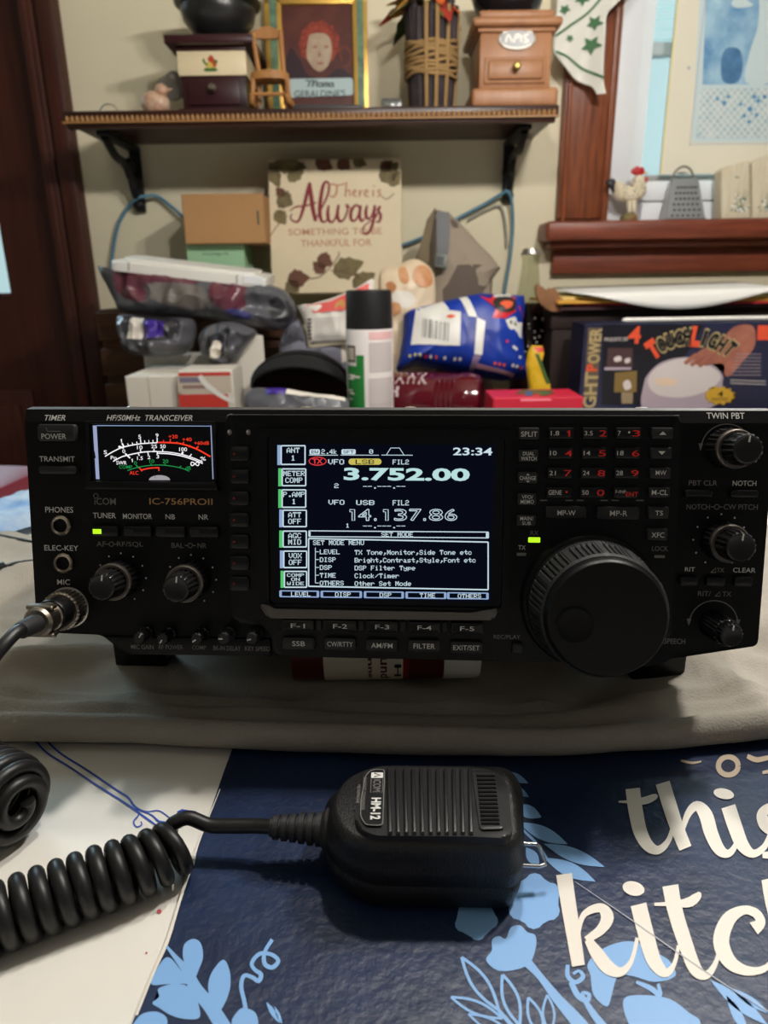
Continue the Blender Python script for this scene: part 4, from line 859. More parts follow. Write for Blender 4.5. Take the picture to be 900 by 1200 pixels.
for k in range(11):
    x = 388+25*k*.95; a = zmic(x-6, 100, .0024); b_ = zmic(x+6+3, 292, .0024); c_ = zmic(x+3, 292, .0024)
    q = [zmic(x-5, 102, .0034), zmic(x+6, 102, .0034), zmic(x+11, 288, .0034), zmic(x-1, 288, .0034)]; mb.prism(q, .002, .0036, m_mics, FM, .0005, 2)
mb.build('ribbed_face', mic)
mb = MB(); q = [zmic(*p, .003) for p in ((632, 106), (700, 108), (726, 278), (656, 280))]; mb.prism(roundpoly(q, .0012), .001, .0030, m_mics, FM, .0006)
for k in range(13):
    t = (k+.5)/13; y = 116+152*t; x = 645+15*t; a = zmic(x, y-2.6, .0032); b_ = zmic(x+54, y-2.6, .0032); c_ = zmic(x+55, y+3, .0032); d_ = zmic(x+1, y+3, .0032)
    mb.prism([a, b_, c_, d_], .0028, .0039, m_mics, FM, .0004, 1)
mb.build('grille', mic)
mb = MB(); q = [zmic(*p, .0032) for p in ((340, 104), (377, 104), (371, 268), (320, 266), (306, 240), (308, 190), (322, 120))]; q = roundpoly(q, .0018); mb.prism(q, .0015, .0030, m_keyd, FM, .0003, 1)
mb.brush([(x, y, .0003) for x, y in q+[q[0]]], .0032, m_letd, FM, None, 1)
FL = frame(FM @ Vector((*zmic(342, 186, .0032), .0033)), Vector((*zmic(350, 250, .0032), 0))-Vector((*zmic(356, 118, .0032), 0)), (1, 0, 0))
o_ = Vector((*zmic(354, 114, .0032), 0)); ex = (Vector((*zmic(347, 255, .0032), 0))-o_); Lx = ex.length; ex.normalize(); ey = Vector((-ex.y, ex.x, 0))
FL = frame(FM @ (o_+Vector((0, 0, .0033))), ex, ey)
mb.prism(rrect(0, -.0022, Lx*.12, .0026, .0002, 2), 0, .00005, m_let, FL); mb.brush([(Lx*.02, -.001, .0006), (Lx*.06, .0015, .0006), (Lx*.1, -.001, .0006)], .0001, m_keyd, FL, None, 1)
mb.text('ICOM', Lx*.15, -.0012, Lx*.42, .0018, .0001, m_letd, FL); mb.text('HM-12', Lx*.55, -.0016, Lx*.98, .0022, .0001, m_let, FL, 0, .03)
mb.brush([(Lx*.13, -.0021, .0002), (Lx*.44, -.0021, .0002), (Lx*.44, .0026, .0002), (Lx*.13, .0026, .0002)], .0001, m_letd, FL, None, 1)
mb.text('ELECTRET CONDENSER', Lx*.12, -.0052, Lx*.80, -.0040, .0001, m_letd, FL); mb.text('MICROPHONE', Lx*.28, -.0074, Lx*.66, -.0062, .0001, m_letd, FL)
mb.build('name_plate', mic)
mb = MB(); a = AZ(610, 1013, NZ+.012); b_ = AZ(610, 988, NZ+.019)
mb.tube([a-Vector((.004, 0, 0)), AZ(632, 1015, NZ+.011), AZ(639, 1013, NZ+.0115), AZ(638, 1009, NZ+.0122), AZ(632, 992, NZ+.018), AZ(628, 989, NZ+.019), b_-Vector((.004, 0, 0))], .0008, m_chr, 8); mb.build('hanger_wire', mic)
# strain relief
s0 = AZ(386, 972, NZ+.017); s1 = AZ(317, 969, NZ+.017); ax = s1-s0; mb = MB(); pr = []
for k in range(6): h_ = ax.length*(.12+.88*k/6); r = .0066-.0022*k/6; pr += [(r, h_), (r, h_+ax.length*.085), (r*.78, h_+ax.length*.095), (r*.78, h_+ax.length*.14)]
mb.lathe([(.0085, -.002), (.0082, ax.length*.05)]+pr+[(.0036, ax.length)], m_rub, zframe(s0, ax), 24); mb.build('strain_relief', mic)
# coiled cord
mb = MB(); WR = .0030
lead = [s1+ax*-.1, AZ(300, 968, NZ+.0155), AZ(270, 968, NZ+.0150), AZ(245, 967, NZ+.0150)]
axp = [(214, 985, .0142), (190, 999, .0140), (150, 1016, .0138), (110, 1030, .0135), (70, 1045, .0132), (30, 1060, .0130), (-10, 1075, .0130), (-60, 1094, .0130), (-120, 1112, .0130)]
AX = curve([tuple(AZ(px, py, TZ+r_)) for px, py, r_ in axp], 20)
RC = .0100; Lc = 0; pts = []; ph0 = .9
pitch = .0067
for i, p in enumerate(AX):
    if i: Lc_prev = Lc; seg = (Vector(p)-Vector(AX[i-1])).length
    else: continue
    t = (Vector(AX[min(i+1, len(AX)-1)])-Vector(AX[i-1])).normalized(); u = Vector((0, 0, 1)); u = (u-t*u.dot(t)).normalized(); v = t.cross(u); M_ = 16
    for k in range(M_):
        q = Vector(AX[i-1]).lerp(Vector(p), k/M_); s = Lc+seg*k/M_; a = ph0+2*pi*s/pitch
        rr = RC*(.86+.14*min(1, s/.03)); pts.append(q+u*(rr*cos(a))+v*(rr*sin(a))+Vector((0, 0, RC-.0115+.0003)))
    Lc += seg
step = [pts[0]]
for p in pts:
    if (p-step[-1]).length > .0012: step.append(p)
lead_s = curve([tuple(p) for p in lead]+[tuple(step[0]+Vector((.006, .0015, .0015))), tuple(step[0]), tuple(step[3])], 8)
mb.tube([Vector(p) for p in lead_s], WR, m_cord, 10); mb.tube(step, WR, m_cord, 10)
# the cord's other end, rising in a bunch of turns beside the radio
c0 = AZ(26, 948, TZ+.021); dirv = Vector((-.80, .42, .02)).normalized(); u = Vector((0, 0, 1)); u = (u-dirv*u.dot(dirv)).normalized(); v = dirv.cross(u); P = []
for k in range(40): t = k/40; a = 2*pi*t*1.3+1.5; r = .0040+.0095*t; P.append(c0+dirv*(.002+.002*t)+u*(r*cos(a))+v*(r*sin(a)))
for k in range(30*9): t = k/30; a = 2*pi*(t+1.3)+1.5; r = .0135+.0034*min(1, t); P.append(c0+dirv*(.004+.0052*t)+u*(r*cos(a))+v*(r*sin(a)))
mb.tube(P, WR, m_cord, 10)
# plug at the radio's socket and the cable leaving it
pc = pu(81, 711.5, 0); FPl = RF @ Matrix.Translation((pc[0], pc[1], 0)); out_ = RF.to_3x3() @ Vector((0, 0, 1))
pe = FPl @ Vector((0, 0, .0405)); q = MB()
cb = [pe-out_*.004, pe+out_*.004, AY(2, 766, pe.y-.014)+Vector((-.002, 0, 0)), AY(-30, 800, pe.y-.02), AY(-70, 830, pe.y-.004), AZ(-90, 900, TZ+.03), P[-1]+dirv*.03, P[-1]]
mb.tube(curve([tuple(p) for p in cb], 10), WR*.95, m_cord, 10)
mb.build('coiled_cord', mic)
kn = lambda a, i: 1+.022*(1 if sin(30*a) > 0 else -1)*(1 <= i <= 2)
pl_ = MB(); pl_.lathe([(.0088, .0008), (.0092, .0012), (.0092, .0085), (.0084, .0092)], m_dsteel, FPl, 120, True, True, kn)
pl_.lathe([(.0074, .008), (.0076, .0165), (.0072, .0172)], m_keyd, FPl, 40); pl_.lathe([(.0066, .0165), (.0068, .0185), (.0062, .0192), (.0064, .022), (.0068, .0235), (.0068, .0275), (.0058, .029)], m_dsteel, FPl, 40)
for s in (-1, 1): pl_.box(-.0062, .0062, s*.0062-.001, s*.0062+.001, .0215, .0265, m_dsteel, .0006, 1, FPl); pl_.lathe([(.0012, 0), (.001, .001)], m_dsteel, FPl @ Matrix.Translation((.0052, s*.0066, .024)) @ Matrix.Rotation(-s*pi/2, 4, 'X'), 10)
pl_.lathe([(.0042, .0285), (.0038, .040), (.0034, .0412)], m_rub, FPl, 24); pl_.build('plug', mic)
MB().lathe([(.0100, -.0002), (.0100, .0009), (.0094, .0011)], m_steel, FPl, 40).build('microphone_socket', radio)
# ------------------------------------------------------------------ sideboard under the clutter
m_sb = mat('sideboard_wood', (70, 42, 26), .45, c2=(50, 28, 17), vscale=8, stretch=(.8, 9, 9))
SBZ = TZ
sb = thing('sideboard', 'brown wooden sideboard against the wall behind the table, heaped with clutter', 'sideboard', (.25, 1.17, 0))
MB().box(-.41, 1.1, .93, 1.41, SBZ-.03, SBZ, m_sb, .004).build('top_board', sb); MB().box(-.39, 1.08, .95, 1.40, .06, SBZ-.03, m_sb, .003).box(-.36, 1.05, .97, 1.38, 0, .06, m_sb).build('carcass', sb)
for i in range(4):
    a = -.38+i*.365; dd = MB().box(a+.01, a+.35, .938, .952, .09, SBZ-.05, m_sb, .004).build('door', sb); MB().sphere((a+.32, .93, .45), .012, MT['dark_steel'], 12, 8).build('knob', dd)
# ------------------------------------------------------------------ wall shelf
m_sh = mat('shelf_wood', (56, 27, 18), .35, c2=(42, 18, 12), vscale=8, stretch=(.8, 9, 9)); m_bead = mat('shelf_beading', (150, 108, 62), .5); m_iron = mat('black_iron', (22, 21, 22), .5, .3, bump=.2, bscale=300)
SY = 1.225; a = AY(72, 136, SY); b_ = AY(656, 122, SY); SHX0, SHX1 = a.x, b_.x; SHZ = AY(365, 126, SY).z; und = AY(365, 143, SY).z
sh = thing('wall_shelf', 'dark wooden wall shelf with beaded front edge on two black iron brackets', 'shelf', ((a.x+b_.x)/2, WY, und))
mb = MB(); mb.box(SHX0, SHX1, SY, WY-.001, und+.004, SHZ, m_sh, .003); mb.box(SHX0+.004, SHX1-.004, SY+.004, SY+.016, und-.004, und+.006, m_sh, .002); mb.build('board', sh)
mb = MB(); n_ = 98
for k in range(n_):
    x = SHX0+.004+(SHX1-SHX0-.008)*(k+.5)/n_; mb.sphere((x, SY+.001, (SHZ+und)/2-.002), .0042, m_bead, 8, 6, None, (.85, .9, 1.35))
mb.box(SHX0, SHX1, SY-.002, SY+.004, und+.0025, und+.0052, m_bead); mb.build('beaded_edge', sh)
for px in (159, 596):
    x = AY(px, 200, WY-.01).x; zb = AY(px, 249 if px < 300 else 238, WY-.01).z; mb = MB(); q = .16
    mb.box(x-.010, x+.010, WY-.010, WY-.002, zb, und, m_iron, .002); mb.box(x-.010, x+.010, WY-q, WY-.002, und-.008, und, m_iron, .002)
    mb.tube(curve([(x, WY-.006, zb+.02), (x, WY-.028, zb+.03), (x, WY-.045, zb+.06), (x, WY-.075, zb+.075), (x, WY-.11, und-.03), (x, WY-q+.01, und-.008)], 6), .007, m_iron, 8)
    mb.tube([(x, WY-.045+.02*cos(t*.35)*(1-t*.03), und-.045+.02*sin(t*.35)*(1-t*.03)) for t in range(26)], .0045, m_iron, 6)
    mb.sphere((x, WY-.012, zb+.012), .011, m_iron); mb.sphere((x, WY-.014, (zb+und)/2), .013, m_iron); mb.build('bracket', sh)
SHT = SHZ+.0003
def onshelf(px, py, Y): p = AY(px, py, Y); return Vector((p.x, Y, SHT))
# coffee mill with white band
m_mahog = mat('mahogany', (58, 24, 26), .35, c2=(44, 17, 19), vscale=9, stretch=(1, 1, 8)); m_ivory = mat('ivory_enamel', (226, 208, 172), .3); m_gun = mat('gunmetal', (62, 62, 62), .32, .7)
Y0 = 1.28; xl = AY(213, 100, Y0).x; xr = AY(288, 100, Y0).x; Zp = lambda py, Y=Y0: AY(250, py, Y).z; dep = .125
gm = thing('coffee_mill', 'dark wooden coffee mill with white painted band and metal hopper', 'coffee mill', ((xl+xr)/2, Y0+dep/2, SHT), 'coffee mills on the shelf')
z0 = SHT; zA = z0+.011; zB = Zp(89); zC = Zp(60); zD = Zp(47)
MB().box(xl-.012, xr+.012, Y0-.012, Y0+dep+.012, z0, z0+.006, m_mahog, .002).box(xl-.007, xr+.007, Y0-.007, Y0+dep+.007, z0+.006, zA, m_mahog, .002).build('base', gm)
MB().box(xl, xr, Y0, Y0+dep, zA, zB, m_mahog, .001).build('lower_body', gm)
dr = MB().box(xl+.010, xr-.010, Y0-.004, Y0+.002, zA+.005, zB-.005, m_mahog, .0015).build('drawer', gm); MB().lathe([(.003, 0), (.0028, .004), (.0058, .008), (.0062, .011), (.003, .014)], MT['dark_steel'], zframe(((xl+xr)/2, Y0-.004, (zA+zB)/2+.004), (0, -1, 0)), 16).build('drawer_knob', dr)
mb = MB().box(xl-.003, xr+.003, Y0-.003, Y0+dep+.003, zB, zC, m_ivory, .001); FE = frame(((xl+xr)/2-.002, Y0-.0034, (zB+zC)/2), (1, 0, 0), (0, 0, 1))
m_er, m_eg, m_ey = mat('emblem_red', (176, 64, 36), .5), mat('emblem_green', (56, 104, 34), .5), mat('emblem_yellow', (206, 176, 80), .5); S_ = .0005
for P, m in (([(-24, -20), (-16, -13), (-2, -15), (12, -12), (24, -20), (12, -23), (-14, -23)], m_eg), ([(-14, -11), (-10, 2), (0, 4), (12, -2), (16, -12), (0, -14)], m_ey), ([(-8, 12), (2, 22), (10, 18), (16, 4), (20, -8), (10, -12), (6, 0), (-4, 4)], m_er), ([(-24, 8), (-20, 14), (-16, 4), (-8, -4), (-12, -8), (-20, 0)], m_eg), ([(14, 10), (24, 6), (22, -2), (14, 0)], m_eg)):
    mb.flat([(x*S_, y*S_) for x, y in P], .0003 if m is m_ey else .0005, m, FE)
mb.build('white_band', gm)
MB().box(xl-.004, xr+.004, Y0-.004, Y0+dep+.004, zC, zC+.006, m_mahog, .001).box(xl-.018, xr+.018, Y0-.018, Y0+dep+.018, zC+.006, zD+.004, m_mahog, .003).build('lid', gm)
gx = (xl+xr)/2; gy = Y0+dep/2; zE = zD+.004
MB().lathe([(r, h*.80) for r, h in [(.034, 0), (.032, .006), (.030, .010), (.044, .022), (.056, .040), (.060, .058), (.059, .064), (.068, .068), (.069, .072), (.064, .074), (.056, .066), (.03, .03), (.001, .028)]], m_gun, Matrix.Translation((gx+.008, gy-.02, zE)), 40).build('hopper', gm)
mb = MB(); mb.lathe([(.006, .02), (.006, .09)], m_gun, Matrix.Translation((gx+.008, gy-.02, zE)), 12).tube([(gx+.008, gy-.02, zE+.09), (gx+.10, gy-.02, zE+.10)], .004, m_gun).sphere((gx+.10, gy-.02, zE+.115), .013, m_mahog); mb.build('crank', gm)
# wooden mill with oval badge
m_beech = mat('reddish_beech', (168, 118, 80), .42, c2=(150, 102, 68), vscale=8, stretch=(8, 8, .9)); Y0 = 1.252; Zp = lambda py: AY(606, py, Y0).z
xl = AY(562, 70, Y0).x; xr = AY(646, 70, Y0).x; dep = .12
gm = thing('coffee_mill', 'light reddish wooden coffee mill with oval metal badge and drawer', 'coffee mill', ((xl+xr)/2, Y0+dep/2, SHT), 'coffee mills on the shelf'); z0 = SHT; zA = Zp(104); zC = Zp(38); zD = Zp(22)
MB().box(xl-.012, xr+.012, Y0-.012, Y0+dep+.012, z0, zA, m_beech, .006, 3).build('base', gm)
MB().box(xl, xr, Y0, Y0+dep, zA, zC, m_beech, .002).build('body', gm)
dz0, dz1 = Zp(98), Zp(67); dr = MB().box(xl+.008, xr-.008, Y0-.003, Y0+.001, dz0, dz1, m_beech, .001).box(xl+.013, xr-.013, Y0-.007, Y0-.002, dz0+.005, dz1-.005, m_beech, .003).build('drawer', gm)
MB().lathe([(.0035, 0), (.003, .004), (.006, .008), (.006, .012), (.003, .014)], mat('old_brass', (140, 122, 66), .4, .8), zframe(((xl+xr)/2, Y0-.007, (dz0+dz1)/2+.002), (0, -1, 0)), 16).build('drawer_knob', dr)
mb = MB().box(xl-.004, xr+.004, Y0-.004, Y0+dep+.004, zC, zC+.006, m_beech, .002).box(xl-.013, xr+.013, Y0-.013, Y0+dep+.013, zC+.006, zD, m_beech, .005, 3).box(xl-.002, xr+.002, Y0-.002, Y0+dep+.002, zD, zD+.012, m_beech, .004); mb.build('lid', gm)
FE = frame(((xl+xr)/2+.001, Y0-.0005, Zp(46)), (1, 0, 0), (0, 0, 1)); mb = MB(); mb.prism(ell(0, 0, .029, .0145, 36), 0, .003, mat('badge_metal', (168, 164, 156), .5, .6), FE, .0012); mb.prism(ell(0, 0, .025, .0112, 36), .0028, .0032, m_gun, FE)
mb.text('MILL', -.018, -.006, .018, .006, .0034, MT['steel'], FE, .2, .03) if 0 else [mb.brush(st, .0034, MT['badge_metal'], FE) for st in ([(-.018, -.005, .003), (-.014, .005, .003), (-.008, -.004, .003)], [(-.005, -.005, .003), (-.002, .005, .003), (.003, .004, .003), (-.001, 0, .003)], [(.006, -.005, .003), (.006, .005, .003)], [(.017, .005, .003), (.011, .004, .003), (.012, 0, .003), (.017, -.004, .003), (.010, -.005, .003)])]
mb.build('oval_badge', gm)
MB().lathe([(.030, 0), (.034, .004), (.052, .02), (.062, .05), (.064, .056), (.058, .056), (.03, .02), (.001, .012)], mat('black_bowl', (20, 20, 26), .25), Matrix.Translation(((xl+xr)/2-.006, Y0+.06, zD+.012)), 32).build('hopper', gm)
# little carved chair
m_pine = mat('carved_pine', (176, 124, 70), .55, c2=(150, 98, 52), vscale=30, stretch=(1, 1, .2)); Yc = 1.25
c0 = onshelf(317, 125, Yc); sc = AY(340, 80, Yc).x-AY(294, 80, Yc).x; k = sc/46.0
ch = thing('miniature_chair', 'small carved wooden rocking chair ornament beside the dark coffee mill', 'ornament', c0); Q = lambda px, py, dy=0: Vector((c0.x+(px-317)*k, Yc+dy*.6, AY(px, py, Yc).z))
MB().prism(ell(0, 0, .5*sc, .021, 28), 0, .011, m_pine, Matrix.Translation(Q(317, 93, .018)), .002).build('seat', ch)
for a, b_ in (((304, 84), (298, 32)), ((333, 84), (331, 30))): MB().tube([Q(*a, .030), Q((a[0]+b_[0])/2, (a[1]+b_[1])/2, .034), Q(*b_, .040)], [.0042, .0036, .0042], m_pine, 10).build('back_post', ch)
MB().prism(curve([(Q(*q).x, Q(*q).z) for q in ((298, 38), (300, 32), (314, 25), (330, 30), (332, 38), (316, 40))], 5, True), -.004, .003, m_pine, frame((0, Yc+.024, 0), (1, 0, 0), (0, 0, 1)), .001).build('crest_rail', ch)
for s, x in ((0, 298), (0, 338), (1, 303), (1, 332)): MB().tube([Q(x, 92, .004+.03*s), Q(x+(-1 if x < 317 else 1), 106, .002+.034*s), Q(x+(-2 if x < 317 else 2), 119, .001+.036*s)], [.0045, .0032, .0045], m_pine, 10).build('leg', ch)
for x in (296, 340):
    MB().tube(curve([tuple(Q(x+(2 if x < 317 else -4), 112, -.022)), tuple(Q(x, 121, -.010)), tuple(Q(x, 122, .018)), tuple(Q(x, 120, .045)), tuple(Q(x, 114, .055))], 6), .004, m_pine, 8).build('rocker', ch)
MB().tube([Q(298, 110, .002), Q(338, 110, .002)], .0028, m_pine, 8).build('stretcher', ch)
# framed portrait
m_fg = mat('gold_frame', (196, 154, 74), .35, .6); m_fgr = mat('green_inlay', (112, 142, 110), .35, c2=(70, 96, 84), vscale=60)
Yp = 1.37; FPo = frame((AY(373, 118, Yp).x, Yp, SHT), (1, 0, 0), (0, .10, 1)); up_ = lambda px, py, h=0: UV(FPo, px, py, h)
pf = thing('picture_frame', 'gold and green framed portrait of a person with curly red hair, standing on the shelf', 'picture', FPo.translation); T_ = .017; x0, x1 = up_(313, 60)[0], up_(431, 60)[0]; H_ = .205; iw = up_(333, 60)[0]-x0
mb = MB()
for a in ((x0, 0, x0+iw, H_), (x1-iw*.85, 0, x1, H_), (x0, 0, x1, iw*.55), (x0, H_-iw*.8, x1, H_)): mb.prism([(a[0], a[1]), (a[2], a[1]), (a[2], a[3]), (a[0], a[3])], 0, T_, m_fg, FPo, .002)
for a in ((x0+iw*.3, .01, x0+iw*.72), (x1-iw*.6, .01, x1-iw*.22)): mb.rect(a[0], a[1], a[2], H_-.01, T_+.0004, m_fgr, FPo)
mb.build('frame', pf)
mb = MB(); ix0, ix1 = x0+iw, x1-iw*.85; mb.rect(ix0, .004, ix1, H_-.01, .010, mat('portrait_ground', (120, 58, 48), .35, c2=(96, 44, 40), vscale=25), FPo); zz = lambda x, y: up_(280+x/3, y/3, .0105)
def pb(P, m, h, r=5): mb.flat(curve([zz(*p) for p in P], r, True), h, m, FPo)
m_h1, m_h2, m_f1, m_f2 = mat('portrait_hair', (196, 78, 52), .4, c2=(150, 48, 36), vscale=120), mat('portrait_hair_dark', (110, 34, 30), .4), mat('portrait_face', (222, 184, 158), .4, c2=(200, 152, 128), vscale=40), mat('portrait_robe', (66, 34, 44), .4)
pb([(175, 300), (178, 170), (215, 210), (240, 260), (300, 275), (350, 240), (400, 270), (405, 300)], m_f2, .0103)
P = []
for k in range(22): a = 2*pi*k/22; q = 1+.09*(k % 2); P.append((282+68*cos(a)*q, 155-78*sin(a)*q*(1 if sin(a) > 0 else .9)))
pb(P, m_h1, .0106, 4); pb([(246, 130), (262, 118), (300, 118), (322, 140), (326, 190), (312, 232), (285, 252), (258, 236), (238, 196)], m_f1, .0109)
for P in ([(258, 165), (270, 161), (276, 166), (266, 170)], [(298, 166), (306, 161), (318, 165), (308, 170)], [(272, 222), (286, 218), (300, 222), (286, 229)], [(282, 180), (288, 196), (282, 200), (278, 198)]): pb(P, mat('portrait_features', (188, 118, 96), .4), .0111, 3)
for k in range(16): a = 2*pi*k/16; mb.tube([Vector((*zz(282+62*cos(a)+9*cos(t), 140-62*sin(a)+9*sin(t)), .0108)) for t in [j*.9 for j in range(6)]], .0006, m_h2, 4, True, FPo) if sin(a) > -.5 else None
mb.brush([(362, 215, 3), (355, 175, 3), (375, 165, 3), (395, 190, 3), (388, 225, 3), (370, 235, 3)], .0106, m_h1, FPo, zz)
mb.flat([zz(*p) for p in roundpoly([(168, 278), (402, 274), (404, 335), (168, 345)], 14)], .0112, mat('plaque_white', (216, 218, 220), .4), FPo); m_pk = mat('plaque_black', (30, 30, 32), .5)
a, b_ = zz(196, 344), zz(374, 316); mb.text("GERALDINE'S", a[0], a[1], b_[0], b_[1], .0116, m_pk, FPo)
for st in ([(234, 286, 3), (242, 283, 5), (248, 290, 4), (243, 306, 5), (252, 286, 4), (262, 284, 5), (258, 306, 5), (266, 288, 3), (274, 286, 5), (272, 305, 5)], [(292, 292, 4), (282, 294, 4), (280, 304, 4), (290, 304, 3), (294, 292, 4), (294, 306, 4)], [(300, 306, 4), (301, 293, 4), (306, 292, 3), (307, 306, 4), (309, 293, 3), (314, 292, 4), (314, 306, 4)], [(330, 292, 4), (321, 294, 4), (319, 304, 4), (327, 304, 3), (331, 292, 4), (332, 307, 4)]): mb.brush(st, .0116, m_pk, FPo, zz, 4)
mb.build('portrait', pf)
MB().rect(ix0, .006, ix1, H_-.01, .0135, pane_mat('picture_glass'), FPo).build('glass', pf)
m_tray = mat('dark_tray', (66, 66, 68), .35, .4); p = onshelf(381, 122, 1.285); mb = MB(); w_ = .066
mb.box(p.x-w_, p.x+w_, 1.265, 1.325, SHT, SHT+.006, m_tray, .002); mb.prism([(-w_, .005), (w_, .006), (w_-.008, .012), (-w_+.02, .014)], 0, .05, m_tray, frame((p.x, 1.32, SHT), (1, 0, 0), (0, 0, 1)), .002)
single(mb, 'metal_tray', 'small dark grey metal tray lying in front of the framed portrait', 'tray')
# glass block, twig vase
p = onshelf(459, 118, 1.29); w_ = AY(471, 112, 1.29).x-p.x
single(MB().box(p.x-w_, p.x+w_, 1.275, 1.30, SHT, SHT+.022, mat('clear_block', (170, 180, 186), .08, trans=.9, ior=1.45), .003), 'glass_block', 'small clear glass block on the shelf beside the twig vase', 'ornament')
Yv = 1.30; p = onshelf(505, 118, Yv); Rv = AY(535, 70, Yv).x-p.x; Hv = AY(505, 12, Yv).z-SHT
tv = thing('twig_vase', 'vase of bundled dark twigs tied with twine, holding autumn leaves', 'vase', p); m_tw = mat('dark_twig', (66, 56, 58), .8, bump=.4, bscale=150, c2=(42, 36, 40), vscale=40); m_raf = mat('twine', (150, 118, 74), .8, bump=.3, bscale=200)
mb = MB(); random.seed(3)
for ring, n_ in ((1, 26), (.74, 16)):
    for k in range(n_):
        a = 2*pi*k/n_+random.uniform(-.05, .05); r = random.uniform(.0040, .0062); j = random.uniform(-.002, .002); r0 = (Rv*.86*ring-r); r1 = (Rv*1.06*ring-r)
        mb.tube([p+Vector((r0*cos(a), r0*sin(a), .0005)), p+Vector(((r0+r1)/2*cos(a)+j, (r0+r1)/2*sin(a)+j, Hv*.5)), p+Vector((r1*cos(a+.03), r1*sin(a+.03), Hv*random.uniform(.95, 1.05)))], r, m_tw, 7)
mb.build('twig_bundle', tv); mb = MB()
for k in range(9):
    z = Hv*(.36+.038*k); q = Rv*(.99+.02*(k % 2)); mb.tube([p+Vector((q*cos(t), q*sin(t), z+.0022*sin(t*2+k)+.0014*sin(t*5+2*k))) for t in [2*pi*j/28 for j in range(29)]], .0028, m_raf, 6, False)
mb.build('twine', tv); mb = MB()
for a in (-1.85, -1.45, -1.0, -.1, 2.6):
    for s in (0, .05): mb.tube([p+Vector((Rv*.90*cos(a+s), Rv*.90*sin(a+s), .001)), p+Vector((Rv*1.03*cos(a+s), Rv*1.03*sin(a+s), Hv*.5)), p+Vector((Rv*1.06*cos(a+s), Rv*1.06*sin(a+s), Hv*.98))], .0022, m_raf, 6)
mb.build('raffia_strips', tv)
LC = [mat('leaf_orange', (196, 92, 34), .6), mat('leaf_red', (150, 44, 26), .6), mat('leaf_olive', (92, 88, 40), .6), mat('leaf_yellow', (190, 140, 56), .6), mat('leaf_green', (64, 78, 40), .6)]
for k in range(34):
    a = random.uniform(0, 2*pi); d_ = Vector((cos(a), sin(a)*.9, random.uniform(-.35, .9))).normalized(); b0 = p+Vector((cos(a)*Rv*.4, sin(a)*Rv*.4, Hv*1.0+random.uniform(0, .02))); L_ = random.uniform(.05, .085)*(.5 if cos(a) > .2 else 1); side = d_.cross(Vector((0, 0, 1))).normalized(); nrm = side.cross(d_)
    vs = []; n_ = 8
    for i in range(n_+1):
        t = i/n_; w_ = .017*sin(pi*t**.8)*(1+.25*(i % 2)); c = b0+d_*(L_*t)+Vector((0, 0, -.03*t*t)); vs += [c-side*w_, c+nrm*.003, c+side*w_]
    fs = []
    for i in range(n_): fs += [(3*i, 3*i+1, 3*i+4, 3*i+3), (3*i+1, 3*i+2, 3*i+5, 3*i+4)]
    mb = MB(); mb.add(vs, fs, LC[k % 5]); mb.tube([p+Vector((0, 0, Hv*.7)), b0, b0+d_*.01], .0012, LC[2], 5); mb.build('autumn_leaf', tv)
# pale bird figurine and wire loop on the shelf's left end
m_fig = mat('pale_ceramic', (214, 186, 160), .35, c2=(176, 120, 92), vscale=60); m_wing = mat('smoky_glass', (150, 144, 136), .15, trans=.6)
p = onshelf(183, 130, 1.30); k = (AY(193, 110, 1.30).x-AY(183, 110, 1.30).x)/10; bf = thing('bird_figurine', 'small pale bird figurine left of the dark coffee mill', 'figurine', p); BS = 1.6
SB_ = Matrix.Translation(p) @ Matrix.Scale(BS, 4); mb = MB(); mb.lathe([(.010, 0), (.012, .003), (.006, .006)], m_fig, SB_, 16); mb.sphere((0, 0, .015), .012, m_fig, 14, 10, SB_, (1.25, .9, .95)); mb.sphere((.008, -.002, .026), .0065, m_fig, 12, 8, SB_); mb.lathe([(.0025, 0), (.0001, .008)], m_fig, SB_ @ zframe((.013, -.003, .026), (1, -.2, .1)), 8); mb.build('body', bf)
mb = MB(); mb.prism(curve([(0, 0), (.012, .012), (.020, .016), (.030, .006), (.026, -.008), (.012, -.010)], 4, True), -.002, .002, m_wing, SB_ @ frame((.000, .008, .030), (1, 0, 0), (0, 0, 1)), .001); mb.build('raised_wing', bf)
p = onshelf(128, 134, 1.26); k = .0155
single(MB().tube([p+Vector((k*cos(t), 0, .0004+k*sin(t)*1.0)) for t in [pi*j/16 for j in range(17)]], .0010, MT['steel'], 8), 'wire_loop', 'thin silver wire loop standing at the left end of the shelf', 'wire')
# ------------------------------------------------------------------ towel with green leaves, window print, sill ornaments
m_tow = mat('white_towel', (222, 220, 210), .9, bump=.2, bscale=400); m_tg = mat('towel_green', (74, 116, 78), .9); YT = WY-.055; FTw = frame((0, YT, CZ), (1, 0, 0), (0, 0, 1)); ut_ = lambda px, py: UV(FTw, px, py)
zt = lambda x, y: ut_(520+x/2.368, y/2.368)
def tow_h(x, z): return .012*sin(x*42+z*9)+.006*sin(x*95+1-z*14)
def cloth_patch(mb, L_, R_, m, n=26, e=0):   # surface between a left and a right edge, both from top to bottom
    L_ = curve([zt(*p) for p in L_], 8); R_ = curve([zt(*p) for p in R_], 8); vs = []; fs = []; N = len(L_)
    for i in range(N):
        r = R_[min(len(R_)-1, round(i*(len(R_)-1)/(N-1)))]
        for j in range(n+1): x = L_[i][0]+(r[0]-L_[i][0])*j/n; z = L_[i][1]+(r[1]-L_[i][1])*j/n; vs.append((x, z, tow_h(x, z)+e))
    for i in range(N-1):
        for j in range(n): fs.append((i*(n+1)+j, (i+1)*(n+1)+j, (i+1)*(n+1)+j+1, i*(n+1)+j+1))
    mb.add(vs, fs, m, FTw)
tw = thing('dish_towel', 'white dish towel with green leaf print hanging over the window casing', 'towel', FTw @ Vector((*zt(400, 200), 0)))
